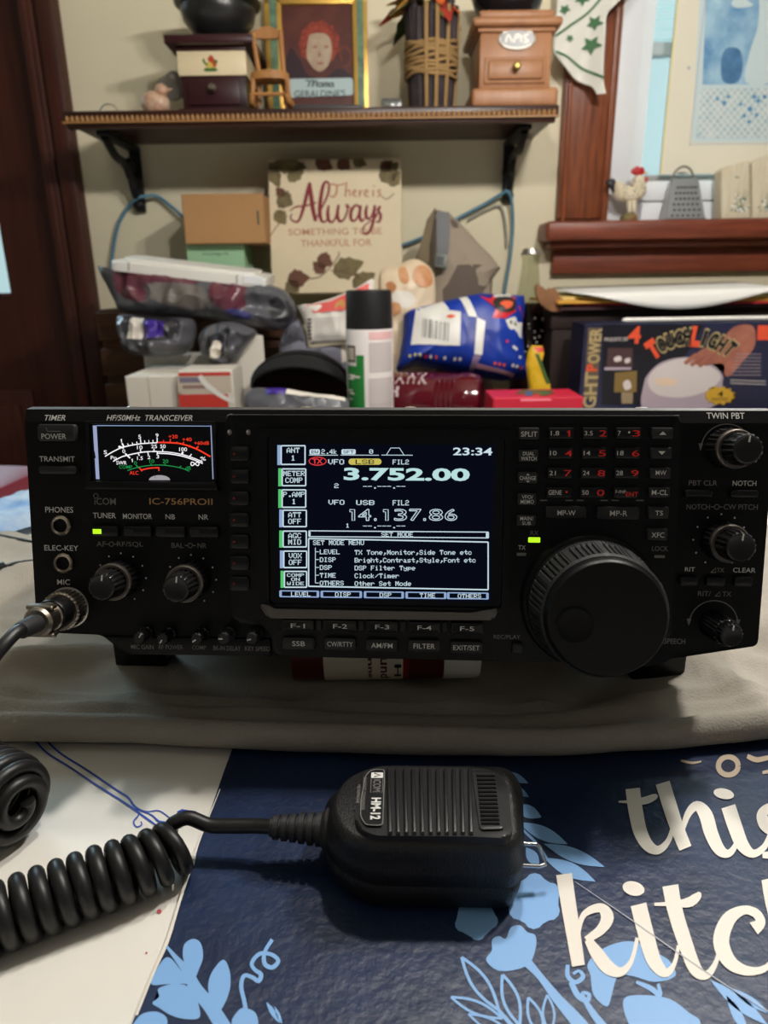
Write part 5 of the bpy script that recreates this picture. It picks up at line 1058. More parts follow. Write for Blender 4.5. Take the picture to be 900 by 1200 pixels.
mb = MB(); cloth_patch(mb, [(330, -140), (325, -60), (318, 40), (310, 110), (312, 150), (360, 205), (410, 235), (424, 262)], [(640, -140), (560, -60), (470, 20), (448, 45), (444, 90), (440, 160), (440, 225), (448, 262)], m_tow); cl_ = mb.build('towel_cloth', tw, sharp=80); so = cl_.modifiers.new('thick', 'SOLIDIFY'); so.thickness = .002
mb = MB()
def tstrip(st): 
    vs = []; P = curve(st, 6); fs = []
    for i, q in enumerate(P):
        a = P[max(0, i-1)]; b_ = P[min(len(P)-1, i+1)]; dx_, dy_ = b_[0]-a[0], b_[1]-a[1]; l_ = hypot(dx_, dy_) or 1
        for s in (-1, 1): x, z = zt(q[0]-s*dy_/l_*q[2]/2, q[1]+s*dx_/l_*q[2]/2); vs.append((x, z, tow_h(x, z)+.0026))
    for i in range(len(P)-1): fs.append((2*i, 2*i+1, 2*i+3, 2*i+2))
    mb.add(vs, fs, m_tg, FTw)
tstrip([(312, 96, 6), (350, 70, 6), (400, 35, 6), (440, -10, 6), (470, -60, 6)]); tstrip([(312, 140, 6), (350, 160, 6), (400, 190, 6), (440, 220, 6)])
for cx, cy, s in ((412, 122, 27), (385, -4, 22), (420, 62, 22), (352, 104, 12), (340, 20, 16)):
    P = [(cx+s*cos(a)*(1 if i % 2 == 0 else .5), cy+s*sin(a)*(1 if i % 2 == 0 else .5)) for i, a in enumerate([2*pi*k/10+.3 for k in range(10)])]
    vs = [(*zt(cx, cy), tow_h(*zt(cx, cy))+.0026)]+[(*zt(*q), tow_h(*zt(*q))+.0026) for q in P]; mb.add(vs, [(0, 1+(i+1) % 10, 1+i) for i in range(10)], m_tg, FTw)
mb.build('leaf_print', tw)
# print with blue picture, leaning in the window
m_matb = mat('cream_mat_board', (222, 216, 198), .8); m_edge = mat('yellow_edge', (226, 214, 160), .7); m_lt = mat('pale_picture', (196, 212, 216), .7); m_lat = mat('lattice_blue', (150, 182, 196), .7, c2=(196, 208, 210), vscale=70); m_bl = mat('blue_watercolour', (92, 142, 186), .7, c2=(168, 202, 220), vscale=16); m_bd = mat('blue_deep', (62, 104, 146), .7, c2=(92, 142, 186), vscale=26); m_dot = mat('dotted_border', (168, 172, 188), .8)
FW_ = frame((AY(800, 205, WY-.005).x, WY-.02, AY(800, 205, WY-.02).z), (1, 0, 0), (0, .05, 1)); zw = lambda x, y, h=.004: UV(FW_, 690+x/4.138, y/4.138, h)
mb = MB(); H_ = .50; a = zw(345, 845); t = zw(428, 0); sl_ = (t[0]-a[0])/(t[1]-a[1]); W_ = .42
mb.prism([a, (a[0]+W_, a[1]), (a[0]+W_+sl_*H_, a[1]+H_), (a[0]+sl_*H_, a[1]+H_)], 0, .004, m_matb, FW_); e_ = .003
mb.prism([a, (a[0]+e_, a[1]), (a[0]+e_+sl_*H_, a[1]+H_), (a[0]+sl_*H_, a[1]+H_)], 0, .0046, m_edge, FW_)
def wq(P, m, h): mb.flat([zw(*p) for p in P], h, m, FW_)
wq([(560, -420), (1900, -420), (1900, 690), (500, 690)], m_lt, .0043); wq([(583, -400), (1900, -400), (1900, 405), (550, 412)], m_bl, .0046)
wq(curve([(650, 395), (640, 300), (660, 240), (700, 230), (735, 250), (745, 330), (720, 400)], 4, True), m_bd, .0049); wq(curve([(760, 400), (780, 250), (820, 120), (840, -100), (960, -200), (1100, 0), (1000, 250), (900, 390)], 4, True), m_lt, .0049); wq(curve([(690, 20), (720, -20), (780, 10), (790, 30), (720, 40)], 4, True), m_lt, .0049)
wq([(545, 430), (1900, 424), (1900, 660), (520, 672)], m_lat, .0046); m_ll = mat('lattice_white', (216, 220, 216), .8)
for k in range(-8, 44):
    x = 540+k*33; mb.brush([(max(x, 530), 432+max(0, 530-x)*1.2, 6), (x+200, 668, 6)], .0050, m_ll, FW_, zw, 1) if x > 360 else None; mb.brush([(x+200, 432, 6), (max(x, 524), 668-max(0, 524-x)*1.2, 6)], .0052, m_ll, FW_, zw, 1) if x > 360 else None
m_ld = mat('lattice_leaf', (84, 140, 184), .8)
for (x, y, r) in ((622, 480, 9), (655, 500, 11), (675, 470, 9), (780, 530, 12), (752, 562, 9), (775, 592, 9), (812, 558, 9), (735, 506, 8), (800, 470, 10), (820, 490, 10), (850, 470, 10)): wq(ell(x, y, r, r*1.1, 8), m_ld, .0054)
for k in range(70):
    y = -300+k*14.5; x = 553-(y-100)*.105; wq(ell(x, y, 4.5, 5, 6), m_dot, .0044)
for k in range(60): x = 494+k*16; wq(ell(x, 700-.006*(x-494), 5, 4.5, 6), m_dot, .0044)
mb.brush([(490+0*k, 704, 2) for k in range(2)], .0044, m_dot, FW_, zw, 1) if 0 else None
wq(ell(484, 330, 8, 8, 10), m_dot, .0045)
pr = single(mb, 'art_print', 'large matted print with blue watercolour and lattice, leaning in the window', 'picture')
SL = SILL+.0003
def onsill(px, py, Y): q = AY(px, py, Y); return Vector((q.x, Y, SL))
# rooster
Yr = WY-.045; p = onsill(735, 258, Yr); FRo = frame((p.x, Yr, SL), (1, 0, 0), (0, 0, 1)); zr = lambda x, y: UV(FRo, 690+x/4.138, y/4.138)
ro = thing('rooster_figurine', 'speckled white rooster figurine with red comb standing on the windowsill', 'figurine', p); m_rw = mat('rooster_white', (226, 216, 192), .45, c2=(206, 190, 160), vscale=60); m_rr = mat('rooster_red', (176, 30, 34), .4); m_rb = mat('rooster_black', (44, 42, 48), .5); m_rg = mat('rooster_base', (92, 104, 62), .6, c2=(140, 100, 60), vscale=60)
Pl = Pillow(FRo, [zr(*q) for q in ((118, 888), (140, 876), (165, 930), (190, 922), (212, 890), (222, 858), (240, 845), (262, 850), (272, 872), (278, 912), (270, 945), (240, 970), (210, 982), (170, 980), (130, 965), (118, 930))], .013, .0003, 40, 1, 1.0, 60, 10); mb = MB(); Pl.body(mb, m_rw)
m_sp = mat('rooster_speckle', (120, 108, 92), .5); random.seed(11)
for k in range(46):
    u, v = zr(random.uniform(150, 272), random.uniform(880, 965)); Pl.fan(mb, ell(u, v, .0011, .0013, 6), m_sp, .0003) if abs(Pl.h(u, v)) > .002 else None
mb.build('body', ro)
tl = Pillow(FRo, [zr(*q) for q in ((80, 886), (96, 870), (120, 866), (132, 880), (126, 915), (124, 945), (108, 920), (92, 900))], .006, .0004, 60, 2, 1, 40, 8); mb = MB(); tl.body(mb, m_rb); mb.build('tail', ro)
cm = Pillow(FRo, [zr(*q) for q in ((204, 838), (206, 824), (222, 812), (236, 804), (250, 812), (262, 808), (270, 820), (272, 834), (262, 846), (240, 852), (220, 848))], .004, .0002, 60, 2, 1, 40, 8); mb = MB(); cm.body(mb, m_rr); q = zr(276, 872); mb.sphere(FRo @ Vector((q[0], q[1], .003)), .0035, m_rr, 10, 8, None, (.8, 1, 1.6)); mb.build('comb', ro)
a = zr(274, 838); b_ = zr(258, 842); MB().lathe([(.003, 0), (.0001, .009)], mat('rooster_beak', (206, 160, 80), .4), zframe(FRo @ Vector((a[0]-.003, a[1], .001)), (1, -.1, -.1)), 8).build('beak', ro)
mb = MB()
for x in (192, 214): q0 = zr(x, 970); q1 = zr(x+4, 1030); mb.tube([FRo @ Vector((*q0, .002)), FRo @ Vector((*q1, .002))], [.0055, .003], m_rw, 8)
mb.build('legs', ro); q0 = zr(140, 1010); q1 = zr(252, 1060)
MB().lathe([(.0150, 0), (.0155, .004), (.0135, .010), (.010, .013)], m_rg, Matrix.Translation(FRo @ Vector(((q0[0]+q1[0])/2, 0, 0))), 24, sx=1.0, sy=.8).build('base', ro)
# grater
Yg = WY-.066; p = onsill(802, 258, Yg); FG = frame((p.x, Yg, SL), (1, 0, 0), (0, .05, 1)); zg = lambda x, y: UV(FG, 690+x/4.138, y/4.138)
m_tin = mat('grater_metal', (176, 178, 180), .35, .75); gt = thing('cheese_grater', 'small metal box grater with loop handle on the windowsill', 'grater', p)
P = [zg(375, 1056), zg(565, 1056), zg(541, 862), zg(422, 862)]; P[0] = (P[0][0], 0); P[1] = (P[1][0], 0); hp = P[2][1]; dpt = .017; xa, xb, xc, xd = P[0][0], P[1][0], P[2][0], P[3][0]
vs = [(xa, 0, dpt), (xb, 0, dpt), (xb, 0, -dpt), (xa, 0, -dpt), (xd, hp, dpt*.55), (xc, hp, dpt*.55), (xc, hp, -dpt*.55), (xd, hp, -dpt*.55)]
mb = MB(); mb.add([(v[0], v[1], v[2]-dpt) for v in vs], [(0, 1, 5, 4), (1, 2, 6, 5), (2, 3, 7, 6), (3, 0, 4, 7), (4, 5, 6, 7), (0, 3, 2, 1)], m_tin, FG)
for r in range(6):
    for c in range(6):
        t = (r+.7)/7.2; u0 = xa+(xd-xa)*t+.006; u1 = xb+(xc-xb)*t-.005; u = u0+(u1-u0)*(c+.5+.25*(r % 2-.5))/6; h_ = -dpt*.45*t; mb.flat(ell(u, hp*t, .0024, .0024, 8), h_+.0006, m_rb, FG)
        mb.prism(ell(u, hp*t+.0016, .0018, .0007, 8), h_+.0003, h_+.0014, m_tin, FG, .0003, 1)
mb.box(xa-.001, xb+.001, -.0, .003, -2*dpt-.001, .001, m_tin, .0006, 1, FG); mb.build('grater_body', gt)
a, b_ = zg(424, 852), zg(528, 852); cx = (a[0]+b_[0])/2; r = (b_[0]-a[0])/2
MB().tube([FG @ Vector((cx+r*cos(t), hp-.002+(r*1.25)*sin(t), -dpt)) for t in [pi*j/16 for j in range(17)]], .0019, mat('grater_handle', (128, 122, 112), .4, .6), 8).build('handle', gt)
# painted flower blocks
m_blk2 = mat('cream_wood', (214, 204, 182), .7, bump=.15, bscale=120, c2=(196, 184, 158), vscale=20, stretch=(10, 10, 1)); m_dg = mat('painted_green', (62, 104, 84), .7); m_wf = mat('painted_white', (236, 236, 232), .7); Yb = WY-.06
for i, (P, L_) in enumerate(((((646, 1045), (645, 830), (668, 806), (778, 775), (785, 1040)), 'cream wooden block painted with white flowers, nearest the grater on the windowsill'), (((796, 1038), (792, 792), (815, 770), (930, 728), (960, 1036)), 'cream wooden block with painted flowers, cut off at the right end of the windowsill'))):
    p = onsill(690+P[0][0]/4.138+15, 258, Yb); FB_ = frame((p.x, Yb, SL), (1, 0, 0), (0, .02, 1)); zq = lambda x, y: UV(FB_, 690+x/4.138, y/4.138); Q_ = [zq(*q) for q in P]; Q_[0] = (Q_[0][0], .0006); Q_[-1] = (Q_[-1][0], .0006)
    mb = MB(); mb.prism(Q_, -.03, 0, m_blk2, FB_, .0015); cx, cy = Q_[0][0]*.5+Q_[-1][0]*.5+(.004 if i == 0 else -.004), .012; random.seed(5+i)
    for k in range(30): u, v = cx+random.gauss(0, .008), cy+abs(random.gauss(0, .009)); mb.flat(ell(u, v, random.uniform(.0015, .003), random.uniform(.001, .0025), 7, k), .0002+.00001*k, m_dg if k % 2 else m_wf, FB_)
    for k in range(5): a = random.uniform(.9, 2.2); mb.brush([(cx, cy, .0008), (cx+.014*cos(a), cy+.02*sin(a), .0007), (cx+.02*cos(a)+.006, cy+.036*sin(a), .0005)], .0003, m_dg, FB_)
    if i == 0: q = zq(718, 860); mb.brush([(q[0]-.004, q[1]+.001, .0012), (q[0], q[1], .002), (q[0]+.004, q[1]+.0003, .0012)], .0004, m_dg, FB_)
    single(mb, 'painted_block', L_, 'ornament', 'painted blocks on the windowsill')
# ------------------------------------------------------------------ wall sign
YS = WY-.012; m_si = mat('sign_ivory', (224, 208, 176), .7, bump=.1, bscale=100, var=.03, vscale=12); m_lo = mat('sign_leaf_olive', (126, 112, 74), .7, c2=(100, 88, 60), vscale=50); m_lb = mat('sign_leaf_brown', (106, 68, 50), .7); m_mar = mat('sign_maroon', (132, 36, 44), .6); m_tan = mat('sign_tan', (188, 134, 104), .6)
zs0 = TZ+.16; cb_top = None; FSg = frame((AY(395, 300, 1.36).x, 1.335, .955), (1, 0, 0), (0, .20, 1)); zsn = lambda x, y: UV(FSg, 280+x/3, y/3, .014)
mb = MB(); tl_, tr_ = zsn(100, 560), zsn(570, 556); b0 = 0.0; mb.box(tl_[0], tr_[0], 0, tl_[1], 0, .014, m_si, .0015, 1, FSg); hS = .0143
def sleaf(x0, y0, x1, y1, w, m): # leaf on the sign
    dx_, dy_ = x1-x0, y1-y0; L_ = hypot(dx_, dy_); nx_, ny_ = -dy_/L_, dx_/L_; A = []; B = []
    for i in range(9): t = i/8; q = w*sin(pi*t**.75)*(1+.22*(i % 2))/2; A.append((x0+dx_*t+nx_*q, y0+dy_*t+ny_*q)); B.append((x0+dx_*t-nx_*q, y0+dy_*t-ny_*q))
    P = [zsn(*q) for q in A+B[::-1][1:-1]]; P = [(min(max(u, tl_[0]+.001), tr_[0]-.001), min(v, tl_[1]-.001)) for u, v in P]; mb.flat(P, hS, m, FSg)
for a in ((120, 570, 240, 590, 60, m_lo), (105, 570, 140, 660, 50, m_lo), (175, 640, 230, 570, 46, m_lo), (270, 560, 330, 595, 48, m_lb), (350, 560, 390, 595, 48, m_lb), (400, 560, 450, 580, 40, m_lo), (500, 640, 560, 570, 60, m_lo), (530, 655, 570, 600, 40, m_lo), (500, 600, 540, 565, 40, m_lb), (135, 690, 190, 720, 60, m_lo), (130, 740, 165, 790, 44, m_lo), (160, 690, 130, 660, 30, m_lb),
          (275, 905, 330, 930, 54, m_lb), (330, 960, 440, 920, 70, m_lo), (170, 985, 250, 975, 60, m_lb), (300, 960, 260, 920, 40, m_lb), (400, 1010, 480, 960, 60, m_lo), (210, 990, 160, 1030, 50, m_lo)): sleaf(*a)
for st in ([(130, 690, 3), (145, 640, 3), (130, 600, 3), (150, 575, 3)], [(110, 830, 3), (130, 800, 3), (150, 780, 3)], [(220, 980, 4), (280, 975, 4), (320, 940, 4), (350, 900, 4), (350, 885, 3)], [(320, 950, 3), (380, 960, 3), (440, 985, 3)], [(500, 690, 3), (520, 700, 3), (545, 680, 3)]): mb.brush(st, hS+.0001, m_lb, FSg, zsn)
for st in ([(186, 752, 5), (182, 768, 6), (197, 780, 7), (213, 772, 9), (230, 720, 12), (242, 670, 13), (250, 642, 10)], [(248, 642, 10), (254, 690, 15), (260, 735, 15), (270, 778, 12)], [(180, 742, 4), (200, 728, 6), (235, 724, 6), (272, 712, 6)],
           [(270, 770, 5), (292, 730, 6), (314, 680, 8), (316, 648, 7), (304, 640, 8), (293, 665, 12), (284, 735, 14), (290, 775, 11), (306, 778, 6), (318, 752, 5)], [(316, 722, 7), (312, 752, 12), (318, 778, 11), (334, 776, 7), (348, 740, 8), (350, 720, 8)], [(350, 722, 8), (346, 755, 12), (354, 778, 10), (370, 770, 7), (382, 738, 7), (378, 720, 7), (392, 732, 5)],
           [(426, 730, 8), (410, 722, 8), (394, 745, 12), (396, 774, 10), (412, 772, 7), (427, 738, 8)], [(428, 722, 9), (424, 758, 12), (432, 778, 8), (446, 762, 5)], [(450, 722, 8), (446, 752, 12), (456, 772, 8), (470, 752, 7), (478, 722, 9)], [(478, 722, 9), (472, 780, 11), (456, 818, 9), (438, 820, 7), (440, 796, 5), (470, 772, 4), (484, 752, 5)], [(480, 768, 4), (496, 728, 8), (488, 738, 8), (498, 756, 11), (494, 778, 9), (482, 780, 6)]):
    mb.brush(st, hS+.0003, m_mar, FSg, zsn, 6)
def stx(s, x0, y0, x1, y1, m, sh=0): a = zsn(x0, y1); b_ = zsn(x1, y0); mb.text(s, a[0], a[1], b_[0], b_[1], hS+.0002, m, FSg, sh, .005)
stx('SOMETHING TO BE', 174, 800, 502, 828, m_tan); stx('THANKFUL FOR', 218, 840, 466, 868, m_tan)
for st in ([(310, 662, 4), (325, 648, 6), (350, 652, 5), (372, 646, 5)], [(345, 652, 6), (342, 680, 7), (330, 694, 6), (320, 686, 4)], [(378, 640, 6), (374, 692, 6)], [(375, 676, 4), (388, 668, 5), (390, 690, 6)], [(400, 682, 5), (412, 674, 5), (406, 668, 5), (400, 684, 6), (414, 692, 5)], [(424, 668, 5), (424, 692, 6), (428, 676, 4), (436, 670, 5)], [(442, 682, 5), (454, 674, 5), (446, 668, 5), (442, 686, 6), (456, 692, 5)], [(472, 668, 6), (472, 692, 6)], [(474, 652, 5), (475, 657, 5)], [(500, 668, 5), (488, 672, 6), (498, 684, 6), (486, 692, 5)]): mb.brush(st, hS+.0003, m_tan, FSg, zsn, 4)
single(mb, 'wall_sign', 'ivory sign with leaves and a maroon script saying, standing against the wall', 'sign')
# ------------------------------------------------------------------ boxes behind the bags
m_card = mat('brown_card', (170, 128, 84), .8, bump=.08, bscale=80, var=.04, vscale=10); m_mint = mat('mint_card', (158, 200, 160), .6); m_ink = mat('box_ink', (58, 74, 66), .6)
YB = 1.30; cr_top = AY(135, 362, 1.30).z
m_cr = mat('crate_wood', (92, 58, 34), .7, bump=.2, bscale=60, c2=(66, 40, 24), vscale=7, stretch=(.8, 8, 8)); xL = AY(121, 400, 1.28).x; xR = AY(338, 400, 1.28).x
mb = MB(); mb.box(xL, xR, 1.275, 1.325, TZ+.0005, cr_top, m_cr, .002)
for k in range(3): z = TZ+.01+k*(cr_top-TZ)/3; mb.box(xL-.004, xR+.004, 1.268, 1.278, z, z+(cr_top-TZ)/3-.015, m_cr, .002)
mb.box(xL, xR, 1.30, 1.408, TZ+.0005, cr_top, m_cr, .002); single(mb, 'wooden_crate', 'low brown wooden crate behind the grey plastic bags, beside the dark door', 'crate')
gx0, gx1, gx2 = AY(219, 300, YB).x, AY(286, 300, YB).x, AY(286, 300, YB).x; gz = AY(250, 287, YB).z
FGn = frame((gx0, YB, cr_top+.0003), (cos(-.18), sin(-.18), 0), (0, 0, 1)) if 0 else frame((gx0, YB, cr_top+.0003), (1, 0, 0), (0, 0, 1)); gw = AY(303, 300, YB+.02).x-gx0; gh = gz-cr_top
mb = MB(); mb.prism([(0, 0), (gx1-gx0, 0), (gx1-gx0, gh), (0, gh)], -.09, 0, m_mint, FGn, .001, 1)
def gtx(s, x0, y0, x1, y1): a = UV(FGn, 130+x0/4.09, 280+y1/4.09); b_ = UV(FGn, 130+x1/4.09, 280+y0/4.09); mb.text(s, a[0], a[1], b_[0], b_[1], .0004, m_ink, FGn)
gtx('Advantage XL', 438, 64, 566, 82); mb.brush([(gx1*.0+.03, gh*.72, .003), ((gx1-gx0)*.72, gh*.72, .003)], .0004, m_ink, FGn, None, 1) if 0 else None
gbx = single(mb, 'mint_box', 'mint green carton with small dark print under the brown cardboard box', 'box')
cz0 = AY(250, 288, 1.29).z+.0008; cz1 = AY(250, 227, 1.28).z; bx0, bx1 = AY(215, 260, 1.28).x, AY(310, 260, 1.28).x
mb = MB(); mb.box(bx0, bx1, 1.28, 1.40, gz+.0008, cz1, m_card, .0015, 1); mb.box(bx1-.012, bx1-.009, 1.2795, 1.281, gz+.03, gz+.052, m_ink); mb.box(bx0, bx1, 1.338, 1.342, cz1-.0005, cz1+.0004, m_ink); single(mb, 'cardboard_box', 'plain brown cardboard box on top of the mint green carton', 'box')
# blue and grey cables hung on the brackets
m_cb = mat('blue_cable', (84, 128, 150), .5); m_cg = mat('grey_cable', (150, 146, 134), .5)
def cable(pp_, Y, r, m, name, L_): single(MB().tube(curve([tuple(AY(px, py, Y+dy)) for px, py, dy in pp_], 8), r, m, 8), name, L_, 'cable', 'cables looped on the wall')
cable([(130, 322, -.01), (133, 290, 0), (139, 262, 0), (150, 243, .0), (160, 233, -.012), (170, 230, -.01), (184, 230, 0), (198, 240, 0), (214, 254, -.004), (222, 262, -.004)], WY-.012, .0032, m_cb, 'blue_cable', 'blue cable looped over the left shelf bracket')
cable([(470, 288, 0), (500, 276, 0), (540, 254, 0), (570, 238, 0), (588, 227, -.008), (594, 224, -.012), (599, 232, -.008), (601, 262, 0), (598, 300, 0), (593, 330, 0), (590, 352, 0)], WY-.012, .0030, m_cb, 'blue_cable', 'blue cable running from behind the sign over the right shelf bracket')
cable([(548, 258, 0), (570, 246, 0), (586, 242, 0), (592, 262, 0), (594, 290, 0)], WY-.006, .0024, m_cg, 'grey_cable', 'thin grey cable on the wall under the right bracket')
# ------------------------------------------------------------------ clutter on the left: bags and cartons
m_bag = mat('grey_plastic', (92, 92, 98), .28, bump=.9, bscale=38, var=.12, vscale=16); m_bagd = mat('dark_grey_plastic', (48, 47, 52), .3, var=.15, vscale=20); m_plum = mat('plum_wrap', (112, 58, 70), .28, c2=(88, 48, 58), vscale=40); m_taup = mat('taupe_wrap', (126, 118, 112), .3, c2=(104, 98, 94), vscale=50); m_purp = mat('purple_print', (62, 36, 140), .4); m_wc = mat('white_card', (226, 218, 206), .55); m_rdc = mat('red_print', (206, 62, 52), .45); m_pale = mat('pale_print', (204, 190, 172), .5)
zz4 = lambda M: (lambda x, y: UV(M, 130+x/4.09, 280+y/4.09)); zA = lambda M: (lambda x, y: UV(M, 90+x/2.903, 260+y/2.903))
F1 = front(1.20, .15, 0, 230, 350); g = zz4(F1)
B1 = Pillow(F1, [g(*p) for p in ((-60, 130), (20, 145), (80, 150), (250, 160), (450, 190), (650, 215), (780, 225), (850, 260), (890, 340), (880, 400), (800, 440), (690, 425), (560, 400), (400, 375), (250, 370), (60, 350), (20, 300), (-20, 220))], .045, .011, 26, 4, .35, 240, 40); mb = MB(); B1.body(mb, m_bag)
B1.paint(mb, curve([g(*p) for p in ((60, 170), (150, 175), (320, 190), (440, 220), (430, 235), (220, 235), (210, 310), (140, 310), (60, 260))], 4, True), m_plum); B1.paint(mb, curve([g(*p) for p in ((520, 225), (600, 218), (665, 225), (668, 330), (640, 350), (560, 350), (510, 300))], 4, True), m_plum); B1.paint(mb, curve([g(*p) for p in ((225, 240), (340, 235), (470, 250), (505, 310), (500, 345), (380, 345), (240, 310))], 4, True), m_taup); B1.paint(mb, curve([g(*p) for p in ((570, 355), (640, 352), (690, 370), (680, 395), (600, 380))], 4, True), mat('blue_wrap', (66, 66, 120), .3)); B1.paint(mb, curve([g(*p) for p in ((780, 300), (840, 290), (880, 350), (860, 400), (790, 400), (770, 350))], 4, True), m_bagd)
single(mb, 'plastic_bag', 'long grey plastic bag with plum and taupe packets inside, topmost bag of the pile', 'bag', 'grey plastic bags in the pile')
F2 = front(1.17, .1, 0, 200, 400); g2 = zz4(F2)
B2 = Pillow(F2, [g2(*p) for p in ((40, 370), (130, 365), (260, 375), (380, 380), (410, 420), (400, 500), (360, 545), (290, 560), (150, 560), (90, 545), (55, 490))], .045, .012, 36, 8, .4, 200, 36); mb = MB(); B2.body(mb, m_bag)
B2.paint(mb, curve([g2(*p) for p in ((100, 385), (180, 372), (300, 380), (360, 400), (350, 470), (270, 490), (140, 490), (100, 440))], 4, True), m_bagd); B2.paint(mb, [g2(*p) for p in ((140, 380), (202, 390), (194, 484), (122, 480))], m_wc); B2.paint(mb, [g2(*p) for p in ((203, 390), (300, 402), (292, 470), (196, 484))], m_purp)
single(mb, 'plastic_bag', 'grey plastic bag holding a white and purple carton, under the long bag', 'bag', 'grey plastic bags in the pile')
F3 = front(1.14, .1, 0, 265, 410); g3 = zz4(F3)
B3 = Pillow(F3, [g3(*p) for p in ((440, 440), (500, 405), (580, 395), (660, 420), (700, 450), (650, 520), (600, 590), (520, 610), (450, 570), (425, 500))], .035, .011, 42, 12, .4, 180, 32); mb = MB(); B3.body(mb, m_bag)
B3.paint(mb, curve([g3(*p) for p in ((490, 480), (540, 450), (570, 490), (560, 560), (500, 570), (480, 530))], 4, True), m_bagd); B3.paint(mb, curve([g3(*p) for p in ((520, 500), (545, 490), (556, 520), (540, 566), (505, 568))], 4, True), m_wc); single(mb, 'plastic_bag', 'crumpled grey plastic bag with a round opening, beside the white cartons', 'bag', 'grey plastic bags in the pile')
# white flat lid on the bags
F4 = front(1.19, .95, 0, 232, 320); g4 = zz4(F4)
mb = MB(); o4 = AY(234, 322, 1.17); FLd = frame(o4, (cos(.0), .0, -.125), (.06, 1, .07)); hl = lambda x, y: UV(FLd, 130+x/4.09, 280+y/4.09)
xa = hl(75, 110)[0]; xb = hl(780, 190)[0]
mb.prism(rrect(xa, -.008, xb, .10, .012, 5), -.008, .006, m_wp, FLd, .003, 3); mb.prism(rrect(xa+.016, .006, xb-.02, .088, .010, 5), .005, .012, m_wp, FLd, .003, 3)
for x in (xa+.03, xb-.045): mb.box(x-.001, x+.001, -.0085, .0, -.006, .0065, MT['grey_sash'] if 'grey_sash' in MT else m_wp, 0, 1, FLd)
mb.box(xb-.036, xb-.004, -.0095, .0, -.005, .0085, mat('bright_label', (240, 240, 242), .4), .001, 1, FLd)
single(mb, 'container_lid', 'long white plastic container lid lying tilted on the grey bags', 'lid')
# white cartons
F5 = front(1.04, 0, 0, 185, 450); g5 = zz4(F5); YC = 1.045
def carton(px0, pt, px1, Y, dp, yaw, name, L_, fn=None, mt=None, z0=TZ+.0004, H_=None):
    a = AY(px0, pt, Y); b_ = AY(px1, pt, Y); F = frame((a.x, Y, z0), (cos(yaw), sin(yaw), 0), (0, 0, 1)); w_ = (b_.x-a.x)/cos(yaw); h_ = H_ or AY((px0+px1)/2, pt, Y).z-z0
    mb = MB(); mb.prism([(0, 0), (w_, 0), (w_, h_), (0, h_)], -dp, 0, mt or m_wc, F, .0012, 1)
    if fn: fn(mb, F, w_, h_)
    return single(mb, name, L_, 'box', 'white cartons at the left of the clutter')
def c1(mb, F, w_, h_): mb.box(w_*.42, w_*.44, h_*.0, h_, -.0005, .0006, m_pale, 0, 1, F); mb.box(0, w_, h_-.0005, h_+.0006, -.06, -.058, m_pale, 0, 1, F)
carton(146, 441, 209, 1.05, .14, 0, 'white_carton', 'plain white carton at the left end of the clutter, nearest the door', c1)
def c2_(mb, F, w_, h_):
    q = lambda x, y: UV(F, 130+x/4.09, 280+y/4.09)
    def rc(x0, y0, x1, y1, m, h=.0005): a = q(x0, y1); b_ = q(x1, y0); mb.rect(a[0], max(a[1], .0005), b_[0], min(b_[1], h_-.0005), h, m, F)
    rc(325, 638, 572, 658, m_rdc); rc(325, 658, 572, 740, m_pale, .0004); rc(340, 742, 560, 900, m_rdc, .0006); rc(330, 662, 440, 690, mat('mauve_print', (130, 120, 140), .5), .0006); rc(345, 700, 450, 718, mat('dark_mauve', (150, 120, 116), .5), .0007)
    mb.brush([(425, 655, 22), (460, 700, 26), (520, 745, 22), (590, 785, 16)], .0010, m_wp, F, q, 3)
carton(209, 434, 272, 1.04, .075, 0, 'tissue_carton', 'white carton with red printed panel and band, in front of the grey bags', c2_)
carton(168, 416, 252, 1.20, .06, 0, 'white_carton', 'white carton lying behind the red printed one under the grey bags', None)
carton(264, 395, 306, 1.14, .06, .35, 'white_carton', 'tall white carton standing between the crumpled bag and the black cap')
# ------------------------------------------------------------------ black cap, grey shirt, packet below
zc = lambda M: (lambda x, y: UV(M, 270+x/4.737, 320+y/4.737)); F6 = front(1.10, .1, 0, 340, 440); g6 = zc(F6)
sh_ = Pillow(F6 @ Matrix.Translation((0, 0, -.10)), [zc(F6 @ Matrix.Translation((0, 0, -.10)))(*p) for p in ((270, 440), (275, 380), (310, 300), (380, 250), (420, 330), (440, 410), (560, 400), (650, 410), (660, 540), (560, 600), (400, 590), (280, 520))], .035, .007, 20, 21, .4, 90, 14); mb = MB(); sh_.body(mb, mat('grey_fabric', (128, 128, 142), .75, bump=.2, bscale=500, var=.1, vscale=14)); gg = zc(F6 @ Matrix.Translation((0, 0, -.10)))
for P in (((285, 360), (330, 310), (380, 300), (400, 370), (360, 390), (300, 410)), ((390, 300), (420, 320), (425, 380), (395, 370))): sh_.fan(mb, curve([gg(*p) for p in P], 3, True), mat('black_figure', (52, 50, 58), .8, c2=(110, 110, 120), vscale=60), .001)
sh_.decal(mb, [gg(*p) for p in ((620, 408), (648, 408), (648, 490), (622, 498))], m_wc, .002); single(mb, 'folded_shirt', 'grey folded garment with dark print lying behind the black cap', 'clothing')
cap_ = thing('cap', 'black cap lying with its curved brim and open inside facing the viewer', 'cap', AY(340, 470, 1.06)); cc = AY(352, 452, 1.075); m_capb = mat('black_twill', (22, 21, 22), .85, bump=.2, bscale=600); m_capi = mat('brown_lining', (72, 54, 40), .9)
